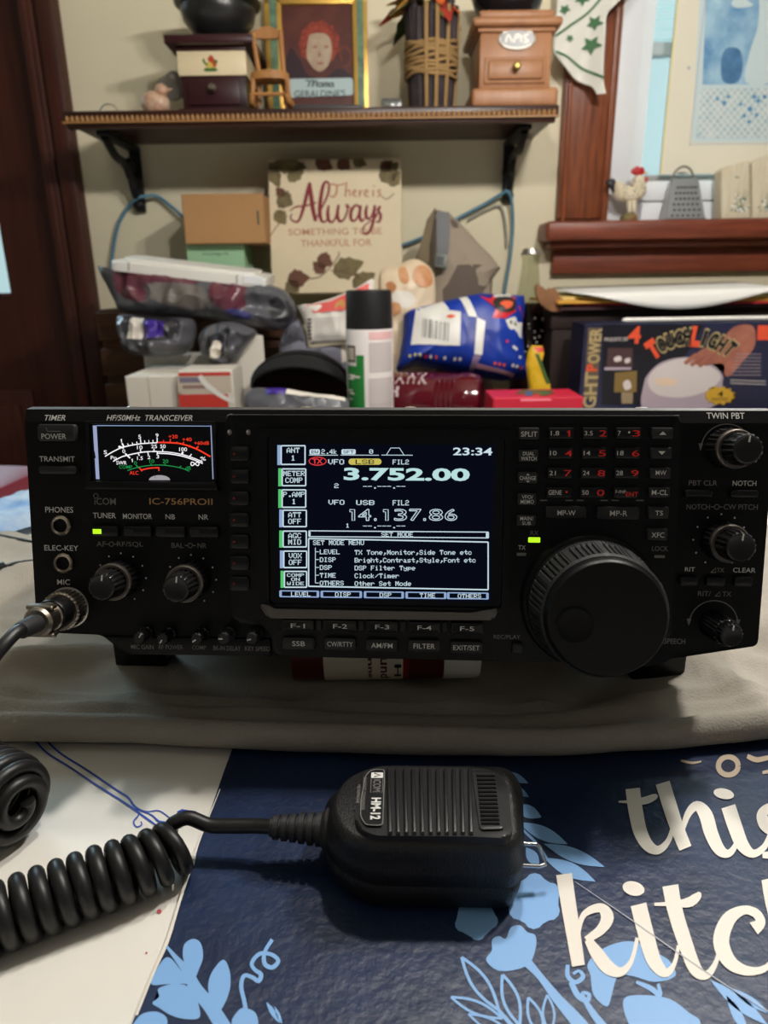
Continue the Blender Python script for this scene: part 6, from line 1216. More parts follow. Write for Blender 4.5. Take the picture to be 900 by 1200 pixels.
def dome(rx, ry, rz, m, mb, a0, a1, M): # half shell
    vs = []; fs = []; N = 32; K = 10
    for i in range(K+1):
        t = pi/2*i/K
        for j in range(N): a = 2*pi*j/N; vs.append((rx*cos(a)*cos(t), ry*sin(a)*cos(t), rz*sin(t)))
    for i in range(K):
        for j in range(N): j2 = (j+1) % N; fs.append((i*N+j, i*N+j2, (i+1)*N+j2, (i+1)*N+j))
    mb.add(vs, fs, m, M)
FC = frame(cc, (1, 0, -.03), (0, -.10, 1)); mb = MB(); Mback = FC @ Matrix.Scale(-1, 4, (0, 0, 1))
rx, ry = AY(408, 440, 1.075).x-cc.x, AY(352, 424, 1.075).z-cc.z+.012
dome(rx, ry, .10, m_capb, mb, 0, 0, Mback); cl_ = mb.build('crown', cap_); so = cl_.modifiers.new('t', 'SOLIDIFY'); so.thickness = .003
mb = MB(); dome(rx*.95, ry*.93, .085, m_capi, mb, 0, 0, Mback); mb.build('lining', cap_)
vs = []; fs = []; N = 30; K = 7                          # brim: curved tongue standing over the opening
for i in range(N+1):
    a = pi*(.02+.96*i/N)
    for k in range(K+1):
        t = k/K; ext = .045*sin(a)**.8*t; vs.append((rx*cos(a)*1.0, ry*sin(a)*1.0+.004*t-.012*t*t, ext))
for i in range(N):
    for k in range(K): fs.append((i*(K+1)+k, i*(K+1)+k+1, (i+1)*(K+1)+k+1, (i+1)*(K+1)+k))
mb = MB(); mb.add(vs, fs, m_capb, FC); cl_ = mb.build('brim', cap_); so = cl_.modifiers.new('t', 'SOLIDIFY'); so.thickness = .004; so.offset = 1
F7 = front(1.0, .5, 0, 330, 470); g7 = zc(F7)
B7 = Pillow(F7, [g7(*p) for p in ((80, 680), (120, 640), (200, 640), (330, 645), (500, 680), (640, 690), (660, 740), (640, 800), (400, 820), (200, 820), (90, 760))], .012, .003, 40, 31, .4, 90, 12); mb = MB(); B7.body(mb, m_bag); B7.decal(mb, [g7(*p) for p in ((205, 650), (318, 655), (310, 694), (200, 690))], m_purp, .0015); B7.decal(mb, [g7(*p) for p in ((320, 656), (640, 700), (640, 722), (314, 690))], m_wc, .0015)
single(mb, 'plastic_pouch', 'flat grey pouch with purple and white print below the black cap', 'pouch')
# white and red paper packet
F8 = front(1.175, .25, 0, 390, 370); g8 = zc(F8)
B8 = Pillow(F8, [g8(*p) for p in ((362, 175), (440, 175), (560, 140), (700, 85), (800, 20), (800, 120), (790, 300), (780, 380), (600, 385), (440, 398), (420, 300), (400, 240))], .012, .0022, 30, 41, .3, 90, 14, False, 5); mb = MB(); B8.body(mb, mat('packet_white', (226, 220, 212), .45)); m_pr = mat('packet_red', (222, 86, 80), .45); B8.fan(mb, [g8(*p) for p in ((425, 190), (560, 165), (700, 100), (770, 62), (770, 150), (640, 215), (470, 232))], m_pr, .0012); B8.fan(mb, curve([g8(*p) for p in ((590, 180), (625, 160), (640, 200), (610, 222), (585, 205))], 4, True), mat('packet_gold', (200, 150, 80), .45), .0018)
for k in range(7): B8.decal(mb, [g8(*p) for p in ((470, 262+k*16), (620, 255+k*16), (620, 259+k*16), (470, 266+k*16))], mat('faint_print', (176, 170, 168), .5), .0012, 3)
for k in range(6): B8.decal(mb, [g8(*p) for p in ((432, 262+k*20), (452, 260+k*20), (455, 270+k*20), (435, 272+k*20))], m_blk, .0012, 2)
single(mb, 'paper_packet', 'white and red paper packet leaning behind the spray can', 'packet')
# spray can
Ycn = 1.03; cx = AY(433, 400, Ycn).x; cr = (AY(461, 440, Ycn).x-AY(406.5, 440, Ycn).x)/2; zt_ = AY(433, 341, Ycn-cr).z; zm_ = AY(433, 386.5, Ycn-cr).z
cn = thing('spray_can', 'white spray can with black cap and green label panel', 'spray can', (cx, Ycn, TZ)); MC = Matrix.Translation((cx, Ycn, 0)); m_canw = mat('can_white', (226, 218, 216), .35); m_cang = mat('can_green', (34, 128, 56), .4); m_canp = mat('can_pink', (234, 188, 188), .4); m_cant = mat('can_grey_print', (196, 186, 186), .45)
MB().lathe([(cr*.90, TZ+.0005), (cr, TZ+.004), (cr, zm_-.001), (cr*.97, zm_+.001)], m_canw, MC, 64).build('can_body', cn)
capm = MB().lathe([(cr*.985, zm_), (cr*.985, zm_+.003), (cr*.955, zt_-.004), (cr*.93, zt_), (cr*.85, zt_+.001), (cr*.80, zt_-.001), (.001, zt_-.0015)], mat('cap_black', (24, 23, 24), .45), MC, 64).build('cap', cn)
mb = MB()
def cyl_px(px, py): # from a sight line to angle and height on the can
    d = ray(px, py); a = d.x*d.x+d.y*d.y; b_ = -2*(d.x*cx+d.y*Ycn); c = cx*cx+Ycn*Ycn-cr*cr; D = b_*b_-4*a*c
    t = (-b_-sqrt(max(0, D)))/(2*a); q = CAM+d*t; return atan2(q.y-Ycn, q.x-cx), q.z
zcan = lambda x, y: cyl_px(395+x/8, 330+y/8)
def cpatch(x0, y0, x1, y1, m, e=.0003, n=8):
    a0, _ = zcan(x0, (y0+y1)/2); a1, _ = zcan(x1, (y0+y1)/2); h1 = zcan((x0+x1)/2, y0)[1]; h0 = max(TZ+.006, zcan((x0+x1)/2, y1)[1]); vs = []; fs = []
    for i in range(n+1): a = a0+(a1-a0)*i/n; vs += [(cx+(cr+e)*cos(a), Ycn+(cr+e)*sin(a), h0), (cx+(cr+e)*cos(a), Ycn+(cr+e)*sin(a), h1)]
    for i in range(n): fs.append((2*i, 2*i+2, 2*i+3, 2*i+1))
    mb.add(vs, fs, m)
cpatch(106, 690, 258, 1300, m_cang); cpatch(100, 590, 180, 790, m_canw, .0004); cpatch(104, 600, 172, 755, m_blk, .0005); cpatch(110, 618, 160, 735, MT['pale_print'], .0006); cpatch(297, 470, 512, 545, m_canp); cpatch(300, 570, 508, 850, m_cant); cpatch(300, 905, 512, 1300, m_cant)
for k in range(13): cpatch(312, 585+k*20, 500, 589+k*20, m_canw, .0004)
for k in range(10): cpatch(312, 925+k*22, 500, 930+k*22, m_canw, .0004)
for k, (x0, x1, y) in enumerate(((110, 170, 870), (130, 215, 885), (110, 160, 900), (112, 150, 1010), (120, 165, 1040), (115, 150, 1090))): cpatch(x0, y, x1, y+16, m_canw, .0005)
mb.build('label', cn)
# food bag, tote, snack bag, bottles
zf = lambda M: (lambda x, y: UV(M, 430+x/4.09, 230+y/4.09))
F9 = front(1.232, .2, 0, 485, 340); g9 = zf(F9); B9 = Pillow(F9, [g9(*p) for p in ((60, 360), (150, 330), (230, 300), (310, 350), (330, 440), (330, 560), (330, 760), (320, 990), (70, 990), (50, 760), (60, 560))], .02, .004, 25, 51, .4); mb = MB(); B9.body(mb, mat('food_bag_cream', (224, 202, 172), .4)); m_fo = mat('food_orange', (190, 120, 76), .45, c2=(210, 160, 116), vscale=50)
for P in (((230, 350), (280, 340), (310, 380), (310, 430), (260, 450), (220, 410)), ((150, 360), (180, 345), (200, 400), (190, 430), (160, 420)), ((110, 530), (150, 520), (160, 570), (120, 580)), ((90, 430), (120, 420), (140, 450), (110, 480))): B9.fan(mb, curve([g9(*p) for p in P], 4, True), m_fo, .0012)
B9.fan(mb, curve([g9(*p) for p in ((120, 470), (200, 470), (230, 510), (190, 550), (130, 520))], 4, True), MT['white_card'], .0012); single(mb, 'food_bag', 'cream food bag with orange pictures between the sign and the tote', 'bag')
m_tt = mat('taupe_canvas', (150, 136, 120), .85, bump=.3, bscale=500, var=.05, vscale=20); m_ttd = mat('dark_taupe', (96, 84, 76), .85, bump=.3, bscale=500); tt = thing('tote_bag', 'taupe canvas bag with grey strap and buckle, slumped against the wall', 'bag', AY(535, 350, 1.30))
F10 = front(1.29, .25, 0, 540, 300); gq = zf(F10); B10 = Pillow(F10, [gq(*p) for p in ((330, 60), (400, 85), (450, 130), (520, 210), (600, 290), (640, 345), (600, 400), (590, 560), (600, 760), (600, 985), (300, 990), (240, 700), (300, 440), (300, 330), (290, 200), (290, 110))], .028, .004, 16, 61, .4, 100, 16, False); mb = MB(); B10.body(mb, m_tt); B10.fan(mb, [gq(*p) for p in ((425, 355), (520, 350), (636, 348), (600, 400), (590, 560), (600, 760), (590, 960), (300, 960), (270, 700), (290, 535), (380, 440))], m_ttd, .002); B10.fan(mb, curve([gq(*p) for p in ((395, 130), (425, 140), (430, 170), (405, 165))], 3, True), m_ttd, .0012); mb.build('bag_body', tt)  # dark panel runs down as painted shade beneath the snack bag
F11 = front(1.262, .25, 0, 500, 290); gr_ = zf(F11); mb = MB(); P = [gr_(*p) for p in ((260, 220), (285, 120), (325, 58), (332, 75), (310, 140), (300, 240), (298, 330), (270, 330), (230, 310))]; mb.prism(P, -.02, .006, mat('olive_flap', (112, 98, 76), .85), F11, .002); mb.build('side_flap', tt)
mb = MB(); P = [gr_(*p) for p in ((330, 82), (392, 85), (396, 190), (384, 290), (330, 290))]; mb.prism(P, .006, .0105, mat('grey_webbing', (110, 110, 112), .7, bump=.3, bscale=600), F11, .001); P = [gr_(*p) for p in ((325, 285), (384, 288), (376, 355), (320, 350))]; mb.prism(P, .008, .016, mat('buckle', (96, 104, 96), .4), F11, .002); P = [gr_(*p) for p in ((330, 300), (368, 302), (362, 344), (328, 342))]; mb.prism(P, .0155, .0165, m_blk, F11); mb.build('strap', tt)
zsb = lambda M: (lambda x, y: UV(M, 455+x/5.294, 335+y/5.294)); F12 = front(1.17, .35, .0, 540, 400); gs = zsb(F12); m_sbl = mat('snack_blue', (24, 62, 172), .36, spec=.35, bump=.08, bscale=40, c2=(14, 40, 130), vscale=12); SBAG = thing('snack_bag', 'shiny blue snack bag with barcode panel and red burst', 'bag', AY(540, 440, 1.08))
B12 = Pillow(F12, [gs(*p) for p in ((95, 170), (150, 150), (340, 105), (560, 55), (740, 65), (845, 68), (850, 130), (830, 260), (845, 400), (870, 570), (700, 590), (520, 560), (300, 520), (160, 500), (40, 540), (70, 430), (90, 300))], .042, .004, 18, 71, .35, 120, 18, False, 3.5); mb = MB(); B12.body(mb, m_sbl); mb.build('bag_body', SBAG)
mb = MB(); m_lw = mat('label_white', (222, 220, 214), .35); m_lr = mat('label_red', (206, 36, 48), .35); m_lo2 = mat('label_orange', (226, 92, 54), .4); m_lblk = mat('label_black', (38, 34, 32), .4); m_bars = mat('barcode_grey', (120, 118, 116), .5)
B12.decal(mb, [gs(*p) for p in ((165, 160), (215, 175), (432, 215), (420, 420))][:0] or [gs(*p) for p in ((168, 165), (432, 212), (425, 418), (135, 400))], m_lw, .0012); B12.decal(mb, [gs(*p) for p in ((215, 170), (330, 125), (365, 195), (300, 210))], m_lw, .0014); B12.decal(mb, [gs(*p) for p in ((415, 88), (465, 80), (530, 245), (480, 240))], m_lw, .0013); B12.decal(mb, [gs(*p) for p in ((528, 245), (578, 270), (560, 470), (512, 465))], m_lw, .0013); B12.decal(mb, [gs(*p) for p in ((510, 470), (555, 475), (520, 545), (490, 545))], mat('label_mauve', (150, 128, 160), .4), .0013)
for k in range(13):
    x = 207+12.5*k; w_ = (4, 7, 3, 9, 5, 3, 8, 4, 6, 3, 7, 4, 5)[k]; y = 248+2.6*k; B12.decal(mb, [gs(*p) for p in ((x, y), (x+w_, y+.5), (x+w_-6, y+112), (x-6, y+112))], m_bars, .0018, 4)
B12.fan(mb, curve([gs(*p) for p in ((345, 240), (370, 228), (400, 238), (375, 252))], 4, True), m_lo2, .002)
B12.fan(mb, [gs(*p) for p in ((545, 105), (585, 55), (620, 80), (680, 62), (770, 75), (765, 120), (800, 170), (825, 215), (770, 195), (700, 250), (620, 250), (640, 190), (600, 150))], m_lr, .0012); B12.fan(mb, curve([gs(*p) for p in ((625, 150), (660, 108), (720, 105), (765, 140), (760, 190), (710, 215), (650, 205))], 4, True), m_lblk, .0016); B12.fan(mb, curve([gs(*p) for p in ((668, 160), (700, 140), (745, 150), (735, 180), (705, 195), (690, 180))], 4, True), m_lo2, .002); B12.decal(mb, [gs(*p) for p in ((640, 88), (740, 82), (745, 104), (635, 112))], m_lw, .0015)
B12.fan(mb, [gs(*p) for p in ((700, 260), (760, 230), (818, 250), (806, 355), (720, 305))], m_lw, .0012)
for a, b_ in ((735, 270), (765, 275)): B12.fan(mb, ell(*gs(a, b_), .0028, .0036, 8), m_bars, .0016)
for x, y, m in ((712, 385, m_lr), (755, 415, m_lw), (770, 425, m_lw), (795, 472, m_lw), (640, 515, m_lo2), (668, 520, m_lo2), (695, 524, m_lo2), (750, 525, m_lw), (775, 530, m_lw), (805, 535, m_lo2), (130, 468, mat('label_yellow', (206, 196, 80), .4)), (160, 465, MT['label_yellow']), (190, 466, m_lw), (225, 470, m_lr), (255, 472, m_lw), (288, 474, m_lo2), (340, 480, m_lw), (400, 488, m_lw), (430, 490, m_lw)): B12.fan(mb, ell(*gs(x, y), .0024, .0026, 8), m, .0013)
B12.decal(mb, [gs(*p) for p in ((530, 520), (650, 545), (770, 570), (760, 585))][:0] or [gs(*p) for p in ((530, 512), (770, 565), (765, 580), (530, 535))], mat('seam_pink', (196, 150, 168), .4), .0013); mb.build('printed_panel', SBAG)
# dark red bottle lying on its side
m_rdb = mat('dark_red_plastic', (96, 14, 30), .16, coat=.4, trans=.15); Yb_ = 1.106; p0 = AY(440, 458, Yb_); zc_ = TZ+.034; rb_ = (AY(480, 432, Yb_).z-TZ)/2; rb_ = min(max(rb_, .026), .046); MBt = zframe((AY(440, 455, Yb_).x, Yb_+.010, TZ+rb_+.0005), (1, -.22, 0)); Lb = (AY(565, 455, Yb_).x-AY(440, 455, Yb_).x)
bt = thing('drink_bottle', 'dark red plastic bottle lying on its side below the blue snack bag', 'bottle', (p0.x+Lb/2, Yb_, TZ)); pr_ = [(.002, -.03), (.012, -.03), (.012, -.012), (.016, -.010), (rb_*.8, .012), (rb_, .03), (rb_, Lb*.58)]
for k in range(5): pr_ += [(rb_, Lb*(.58+.045*k)), (rb_*.95, Lb*(.595+.045*k))]
pr_ += [(rb_, Lb*.82), (rb_*.99, Lb*.9), (rb_*.9, Lb*.98), (rb_*.75, Lb), (rb_*.55, Lb*.985), (rb_*.3, Lb*.93), (.001, Lb*.91)]
MB().lathe(pr_, m_rdb, MBt, 48, True, False).build('bottle_body', bt); MB().lathe([(.0145, -.036), (.015, -.034), (.015, -.020), (.0135, -.018)], m_wp, MBt, 32).build('cap', bt)
mb = MB(); zb2 = lambda s, x0, x1, a0, a1, m: (lambda G: mb.add([MBt @ Vector(((rb_+.0005)*cos(a0+(a1-a0)*v), (rb_+.0005)*sin(a0+(a1-a0)*v), x0+(x1-x0)*u)) for u, v in G[0]], G[1], m))(text_geo(s, 0, .03))
FX = MBt.to_3x3(); au = atan2((FX.inverted() @ Vector((0, -.45, .9))).y, (FX.inverted() @ Vector((0, -.45, .9))).x); al = atan2((FX.inverted() @ Vector((0, -1, .1))).y, (FX.inverted() @ Vector((0, -1, .1))).x)
m_grl = mat('bottle_lettering', (190, 172, 176), .4); zb2('AWK', Lb*.22, Lb*.52, al+(au-al)*.65, al+(au-al)*1.25, m_grl); zb2('H', Lb*.16, Lb*.27, al+(au-al)*.2, al+(au-al)*.55, m_grl); mb.build('lettering', bt)
# soda bottle
Yk = 1.25; kx = AY(622, 300, Yk).x; ztop = AY(622, 292, Yk).z; Hk = ztop-TZ; rk = .031; MK = Matrix.Translation((kx, Yk, TZ+.0005)); kt = thing('soda_bottle', 'tall clear glass soda bottle with dark drink and crown cap', 'bottle', (kx, Yk, TZ)); prk = [(.024, 0), (rk*.96, .006), (rk, .03), (rk*.93, .08), (rk*.96, .12), (rk*.98, Hk*.55), (rk*.82, Hk*.66), (.018, Hk*.78), (.0145, Hk*.88), (.0135, Hk*.94)]
m_gl = pane_mat('bottle_glass', (232, 234, 222)); MB().lathe(prk+[(.0148, Hk*.945), (.0148, Hk*.965), (.0125, Hk*.97), (.0125, Hk*.985)], m_gl, MK, 36, True, False).build('glass', kt)
MB().lathe([(.022, .004), (rk*.93, .01), (rk*.96, .03), (rk*.9, .08), (rk*.93, .12), (rk*.95, Hk*.55), (rk*.80, Hk*.64), (rk*.74, Hk*.685)], mat('dark_soda', (26, 12, 12), .15), MK, 36).build('drink', kt); MB().lathe([(.0150, Hk*.965), (.0162, Hk*.967), (.0150, Hk*.985), (.0135, Hk), (.001, Hk)], MT['steel'], MK, 42, True, True, lambda a, i: 1+.05*(1 if sin(21*a) > 0 else -1)*(i <= 1)).build('crown_cap', kt)
mb = MB()
for k in range(26): a = -pi/2+random.uniform(-.9, .9); z = Hk*random.uniform(.36, .62); mb.sphere((kx+rk*.98*cos(a), Yk+rk*.98*sin(a), TZ+z), .0016, mat('white_speck', (200, 200, 200), .4), 6, 4)
mb.build('printed_mark', kt)
# yellow packet, pink-red box
FY = front(1.085, .15, 0, 630, 430); zy = lambda x, y: UV(FY, 560+x/6.43, 400+y/6.43); BY = Pillow(FY, [zy(*p) for p in ((360, 180), (375, 90), (400, 30), (490, 35), (500, 90), (470, 160), (545, 320), (560, 460), (400, 460))], .008, .001, 40, 81, .4, 80, 10, False, 5); mb = MB(); BY.body(mb, mat('packet_yellow', (214, 172, 30), .45)); BY.fan(mb, [zy(*p) for p in ((410, 45), (485, 45), (490, 80), (440, 85))], m_rdc, .001); BY.fan(mb, [zy(*p) for p in ((420, 95), (450, 100), (535, 315), (510, 325))], mat('packet_green', (60, 92, 40), .45), .001)
for y_ in (60, 200): mb.flat([zy(*p) for p in ((430, y_), (432, y_+1), (431, y_+2))], .0095, m_rdc, FY)
single(mb, 'yellow_packet', 'yellow packet with green edge standing beside the blue snack bag', 'packet')
m_pk2 = mat('pink_red_card', (206, 34, 62), .4); a = AY(576, 474, .965); b_ = AY(681, 474, .965); hb = AY(630, 456, 1.03).z-TZ; mb = MB(); mb.box(a.x, b_.x, .955, 1.03, TZ+.0005, TZ+hb, m_pk2, .0012, 1); FBx = frame(((a.x+b_.x)/2, .992, TZ+hb), (1, 0, 0), (0, 1, 0))
zpx = lambda x, y: UV(FBx, 560+x/6.43, 400+y/6.43)
for P, m in (((zpx(280, 400), zpx(575, 398), zpx(560, 370), zpx(330, 366)), mat('box_olive', (96, 84, 58), .5)), ((zpx(355, 415), zpx(410, 413), zpx(408, 378), zpx(365, 378)), mat('box_blue', (66, 90, 138), .5)), ((zpx(470, 412), zpx(530, 410), zpx(520, 378), zpx(470, 380)), mat('box_green', (72, 100, 56), .5)), ((zpx(320, 455), zpx(560, 450), zpx(545, 436), zpx(325, 438)), mat('box_pink', (228, 120, 140), .5))): mb.flat(list(P), .0005 if m is MT.get('box_olive') else .0007, m, FBx)
single(mb, 'pink_red_box', 'flat pinkish red carton with small colourful print, in front of the touch light box', 'box')
# ------------------------------------------------------------------ touch light carton
YL = 1.075; FTl = frame((AY(682, 420, YL).x, YL, TZ+.0005), (1, 0, 0), (0, 0, 1)); zl = lambda x, y: UV(FTl, 640+x/3.4615, 350+y/3.4615); hT = zl(400, 100)[1]; wT = .36
m_tlb = mat('carton_navy', (40, 44, 76), .3, c2=(30, 30, 52), vscale=6); m_tld = mat('carton_dark', (20, 19, 30), .3); m_tlc = mat('print_khaki', (178, 158, 112), .4); m_tlr = mat('print_orange', (226, 84, 52), .4); m_skin = mat('printed_skin', (176, 112, 92), .4, c2=(150, 90, 76), vscale=40); m_lampw = mat('printed_lamp', (210, 200, 198), .35); m_lampr = mat('printed_lamp_rim', (176, 160, 172), .35)
mb = MB(); mb.prism([(0, 0), (wT, 0), (wT, hT), (0, hT)], -.07, 0, m_tlb, FTl, .001, 1)
def q(P, m, h, sm=0): P = [(min(max(u, .001), wT-.001), min(max(v, .001), hT-.001)) for u, v in [zl(*p) for p in P]]; mb.flat(curve(P, 4, True) if sm else P, h, m, FTl)
q([(230, 105), (640, 105), (560, 240), (420, 300), (380, 430), (225, 430)], m_tld, .0004)
q([(170, 118), (225, 118), (205, 405), (152, 405)], mat('spine_panel', (96, 84, 66), .4), .0005)
def ltx(s, x0, y0, x1, y1, m, rot=0, h=.0008, bold=.03): a = zl(x0, (y0+y1)/2); b_ = zl(x1, (y0+y1)/2); c = zl((x0+x1)/2, y0); d = zl((x0+x1)/2, y1); mb.text(s, a[0], max(d[1], .001), b_[0], c[1], h, m, FTl, 0, bold, rot)
ltx('OWER', 172, 120, 222, 262, m_tlc, 90); ltx('P', 163, 264, 208, 294, m_tlr, 90); ltx('IGHT', 152, 296, 206, 460, m_tlc, 90)
ltx('PAQUETE DE', 236, 157, 330, 174, m_lampw, 0, .0008, .01); ltx('4', 332, 112, 384, 182, m_tlr, 0, .0009)
q([(250, 200), (350, 200), (350, 275), (245, 278)], mat('photo_brown', (74, 52, 54), .4), .0006); q([(275, 240), (300, 232), (305, 250), (280, 256)], m_lampw, .0008, 1); q([(318, 246), (338, 240), (340, 256), (322, 262)], m_lampw, .0008, 1); q([(236, 278), (345, 278), (345, 288), (236, 290)], m_lampr, .0007)
q([(278, 300), (368, 292), (366, 378), (275, 380)], mat('photo_yellow', (128, 104, 58), .4), .0006); q([(312, 340), (335, 330), (345, 360), (320, 370)], m_lampw, .0008, 1); q([(305, 380), (352, 380), (350, 425), (305, 425)], mat('photo_tan', (150, 132, 104), .4), .0006)
q([(385, 430), (395, 350), (410, 310), (460, 262), (530, 240), (600, 240), (670, 265), (712, 305), (715, 340), (690, 430), (540, 470), (430, 470)], m_lampr, .0006, 1); q([(412, 330), (440, 285), (520, 248), (600, 246), (690, 290), (706, 325), (660, 370), (560, 400), (470, 395), (425, 370)], m_lampw, .0008, 1); q([(440, 330), (480, 320), (530, 330), (520, 350), (460, 352)], mat('printed_glow', (226, 200, 176), .4), .0010, 1)
q([(765, 112), (838, 112), (845, 190), (800, 250), (745, 312), (722, 306), (722, 272), (700, 262), (640, 270), (600, 262), (610, 222), (650, 196), (710, 165)], m_skin, .0011, 1)
for a in ((560, 262, 610, 226), (585, 270, 640, 228), (618, 274, 668, 234), (645, 268, 690, 236)): mb.brush([(a[0], a[1], 15), ((a[0]+a[2])/2, (a[1]+a[3])/2, 18), (a[2], a[3], 18)], .0013, m_skin, FTl, zl, 4); mb.brush([(a[0]+8, a[1]+2, 2), (a[2]+8, a[3]+4, 2)], .0015, mat('printed_crease', (120, 66, 56), .5), FTl, zl, 1)
W_ = 'TOUCHLIGHT'
for i, ch_ in enumerate(W_):                             # letters on an arc
    t = i/9; x = 432+312*t; y = 212-58*sin(pi*(t*.92+.04))-2*t; ang = (0.62-1.28*t); sz = 35 if i not in (0, 5) else 38
    c = zl(x, y); k_ = (zl(x+1, y)[0]-c[0]); G = text_geo(ch_, 0, .05); wd = (.92*sz if ch_ != 'I' else .42*sz)
    for gr, m, h in ((1.24, m_tlc if i not in (0, 5) else m_tlr, .0017), (1.0, m_tld if i not in (0, 5) else m_tlr, .0019)):
        mb.add([(c[0]+k_*((u-.5)*wd*gr*cos(ang)-(v-.5)*sz*1.75*gr*sin(ang)), c[1]+k_*((u-.5)*wd*gr*sin(ang)+(v-.5)*sz*1.75*gr*cos(ang)), h) for u, v in text_geo(ch_, 0, .05 if gr == 1 else .09)[0]], text_geo(ch_, 0, .05 if gr == 1 else .09)[1], m, FTl)
P = []
for k in range(24): a = 2*pi*k/24; r = 1 if k % 2 else .78; P.append((702+66*cos(a)*r, 392+40*sin(a)*r))
q(P, mat('star_gold', (206, 162, 52), .4), .0016); ltx('4', 694, 374, 716, 398, m_blk, 0, .0018, .01)
for k in range(4): mb.brush([(668, 404+6*k, 2), (736, 404+6*k, 2)], .0018, m_blk, FTl, zl, 1) if k < 2 else None
q([(858, 108), (1200, 108), (1200, 166), (855, 168)], m_tlr, .0006)
for k in range(7): mb.brush([(770-k*4, 225+k*14, 2.5), (870, 225+k*14, 2.5)], .0014, m_lampr, FTl, zl, 1)
for k in range(2): mb.brush([(745, 330+k*12, 3), (890, 335+k*12, 3)], .0014, m_lampw, FTl, zl, 1)
single(mb, 'touch_light_box', 'dark blue touch light carton with a hand pressing a round white lamp', 'box')
zt2 = TZ+hT+.0012; a = AY(729, 376, 1.09); single(MB().tube([(a.x, 1.09, zt2+.0035), (a.x+.004, 1.09, zt2+.0035), (a.x+.34, 1.10, zt2+.0035)], [.002, .0034, .0034], m_wp, 10), 'white_rod', 'thin white rod lying along the top of the touch light carton', 'rod')
q0 = AY(688, 470, .985); single(MB().prism(rrect(.0, -.05, .11, .05, .01), 0, .014, m_wp, Matrix.Translation((q0.x-.008, 1.0, TZ+.0004)), .004), 'white_dish', 'low white plastic dish in front of the touch light carton', 'dish')
# dark file box with folders and papers on top
m_fb = mat('file_box_brown', (44, 28, 26), .7, c2=(34, 22, 20), vscale=10); YF = 1.18; xF = AY(646, 400, YF).x; zF = AY(760, 362, YF).z
single(MB().box(xF, xF+.50, YF, 1.405, TZ+.0005, zF, m_fb, .003).box(xF-.003, xF+.503, YF-.003, 1.408, zF-.03, zF, m_fb, .002), 'file_box', 'dark brown storage box behind the touch light carton, piled with papers', 'box')
zz_ = zF+.0006; random.seed(9)
for i, (nm, c, th, dx_, dy_, rot, lab) in enumerate((('folder', (70, 40, 44), .006, -.0, -.004, .01, 'dark plum folder at the bottom of the paper pile'), ('folder', (186, 44, 48), .003, .02, -.006, -.01, 'red folder near the bottom of the paper pile'), ('envelope', (218, 160, 62), .005, -.006, -.012, .012, 'orange yellow envelope in the middle of the paper pile'), ('folder', (226, 196, 120), .004, .004, -.002, -.012, 'pale yellow folder above the orange envelope'), ('folder', (118, 132, 54), .003, .035, .0, -.02, 'olive green folder near the top of the paper pile'))):
    F = frame((xF+.006+dx_, YF-.014+dy_*0, zz_), (cos(rot), sin(rot), 0), (-sin(rot), cos(rot), 0)); single(MB().prism(rrect(0, dy_, .46, .2, .004, 2), 0, th, mat('%s_%d' % (nm, i), c, .6), F, .001, 1), nm, lab, nm, 'folders piled on the file box'); zz_ += th+.0006
vs = []; fs = []; N = 30; rows = [(-.037, 1), (-.0365, .7), (-.035, .35), (-.032, .08), (-.027, 0), (.02, 0), (.08, 0), (.15, 0)]; K = len(rows)-1
for i in range(N+1):
    u = i/N
    for dy_, dr in rows: vs.append((xF+.03+.33*u, YF+dy_, zz_+.0012+.006*u+.05*max(0, dy_)-.028*dr*sin(pi*u)**1.3))
for i in range(N):
    for k in range(K): fs.append((i*(K+1)+k, (i+1)*(K+1)+k, (i+1)*(K+1)+k+1, i*(K+1)+k+1))
mb = MB(); mb.add(vs, fs, mat('white_paper', (232, 230, 226), .7)); cl_ = mb.build('paper_sheet', sharp=80); so = cl_.modifiers.new('t', 'SOLIDIFY'); so.thickness = .0006; tag(rebase(cl_), 'curled white paper sheet on top of the paper pile', 'paper')
FK = front(1.17, .0, 0, 635, 352); zk = lambda x, y: UV(FK, 600+x/3, 250+y/3); mb = MB(); mb.prism(curve([zk(*p) for p in ((82, 262), (92, 248), (106, 262), (125, 268), (152, 266), (176, 318), (172, 345), (120, 338), (90, 300))], 4, True), -.006, .004, mat('kraft_tag', (140, 98, 66), .8), FK, .002); z_ = zk(160, 345)[1]; mb.box(zk(112, 300)[0], zk(160, 300)[0], z_-.32, z_+.01, -.0055, .0035, m_fb, .001, 1, FK) if 0 else None
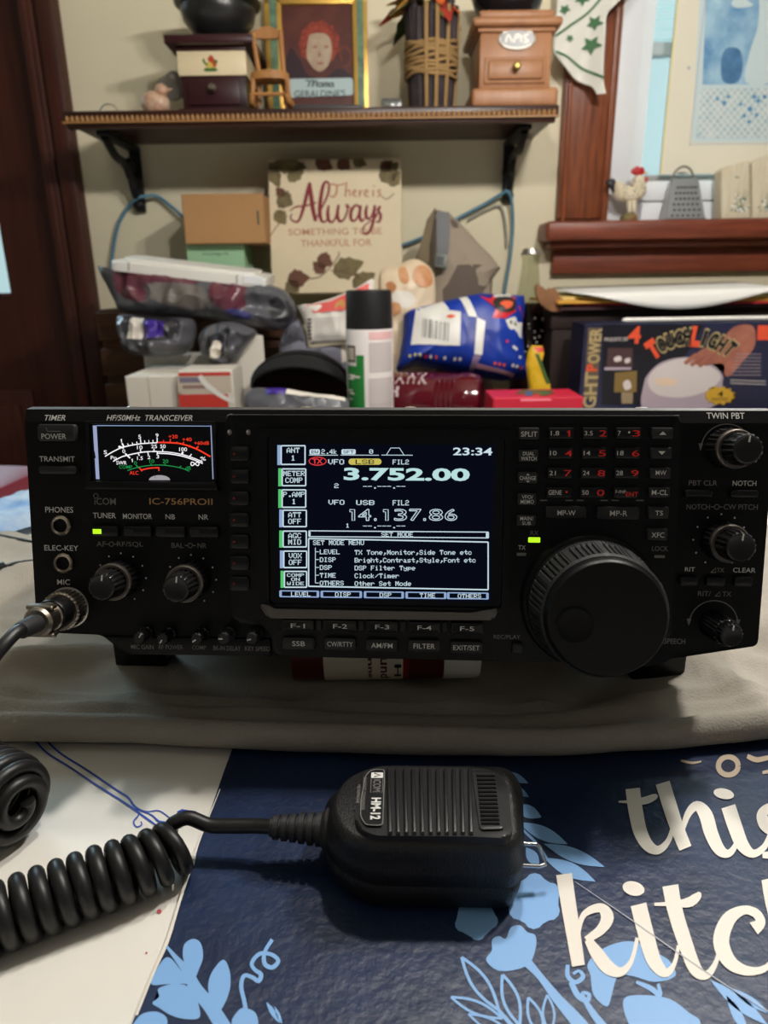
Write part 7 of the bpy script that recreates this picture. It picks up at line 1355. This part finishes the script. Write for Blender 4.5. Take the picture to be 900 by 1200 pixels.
FKz = FK.translation.z; single(mb, 'kraft_tag', 'brown kraft paper tag sticking up between the soda bottle and the file box', 'tag')
# ------------------------------------------------------------------ left end of the table
m_bt = mat('blue_garment', (104, 150, 206), .85, bump=.2, bscale=300, c2=(176, 196, 216), vscale=30); m_mr = mat('maroon_cover', (112, 34, 48), .5)
F13 = frame(AZ(-10, 615, TZ+.010), (1, .35, 0), (-.35, 1, 0)); uq = lambda px, py: UV(F13, px, py); B13 = Pillow(F13, [uq(*p) for p in ((-90, 640), (-50, 600), (0, 597), (30, 582), (60, 575), (60, 606), (25, 620), (0, 628), (-40, 650))], .012, .004, 30, 91, .05, 80, 12); mb = MB(); B13.body(mb, m_bt); single(mb, 'blue_garment', 'light blue crumpled cloth at the left end of the table behind the radio', 'cloth')
a = AZ(0, 597, TZ+.001); b_ = AZ(40, 578, TZ+.001); F14 = frame(AZ(0, 594, TZ), b_-a, Vector((-(b_-a).y, (b_-a).x, 0))); single(MB().prism(rrect(-.10, .0, .10, .075, .004, 3), .0006, .020, m_mr, F14, .003), 'maroon_book', 'maroon bound book at the far left end of the table', 'book')
def tcable(P, r, m, nm, L_, c='cable'): single(MB().tube(curve([tuple(AZ(px, py, TZ+.0135+dz)) for px, py, dz in P], 8), r, m, 8), nm, L_, c)
tcable([(-20, 672, .008), (-5, 668, .008), (4, 664, .008)], [.0045]*17, m_keyd, 'cable_plug', 'black cable plug on the beige cloth left of the radio', 'plug') if 0 else None
mb = MB(); mb.tube(curve([tuple(AZ(px, py, TZ+.02)) for px, py in ((-40, 680), (-12, 671), (3, 664))], 6), .0042, m_keyd, 10).tube(curve([tuple(AZ(px, py, TZ+.02)) for px, py in ((2, 664.5), (18, 660), (40, 657), (70, 655))], 6), .0014, m_keyd, 8); single(mb, 'black_cable', 'black cable with thick plug end lying left of the radio', 'cable')
tcable([(-30, 622, .003), (5, 628, .003), (20, 631, .003), (40, 635, .003), (60, 640, .003)], .0011, MT['dark_grey_key'], 'grey_cable', 'thin grey cable on the table left of the radio, beyond the black one')
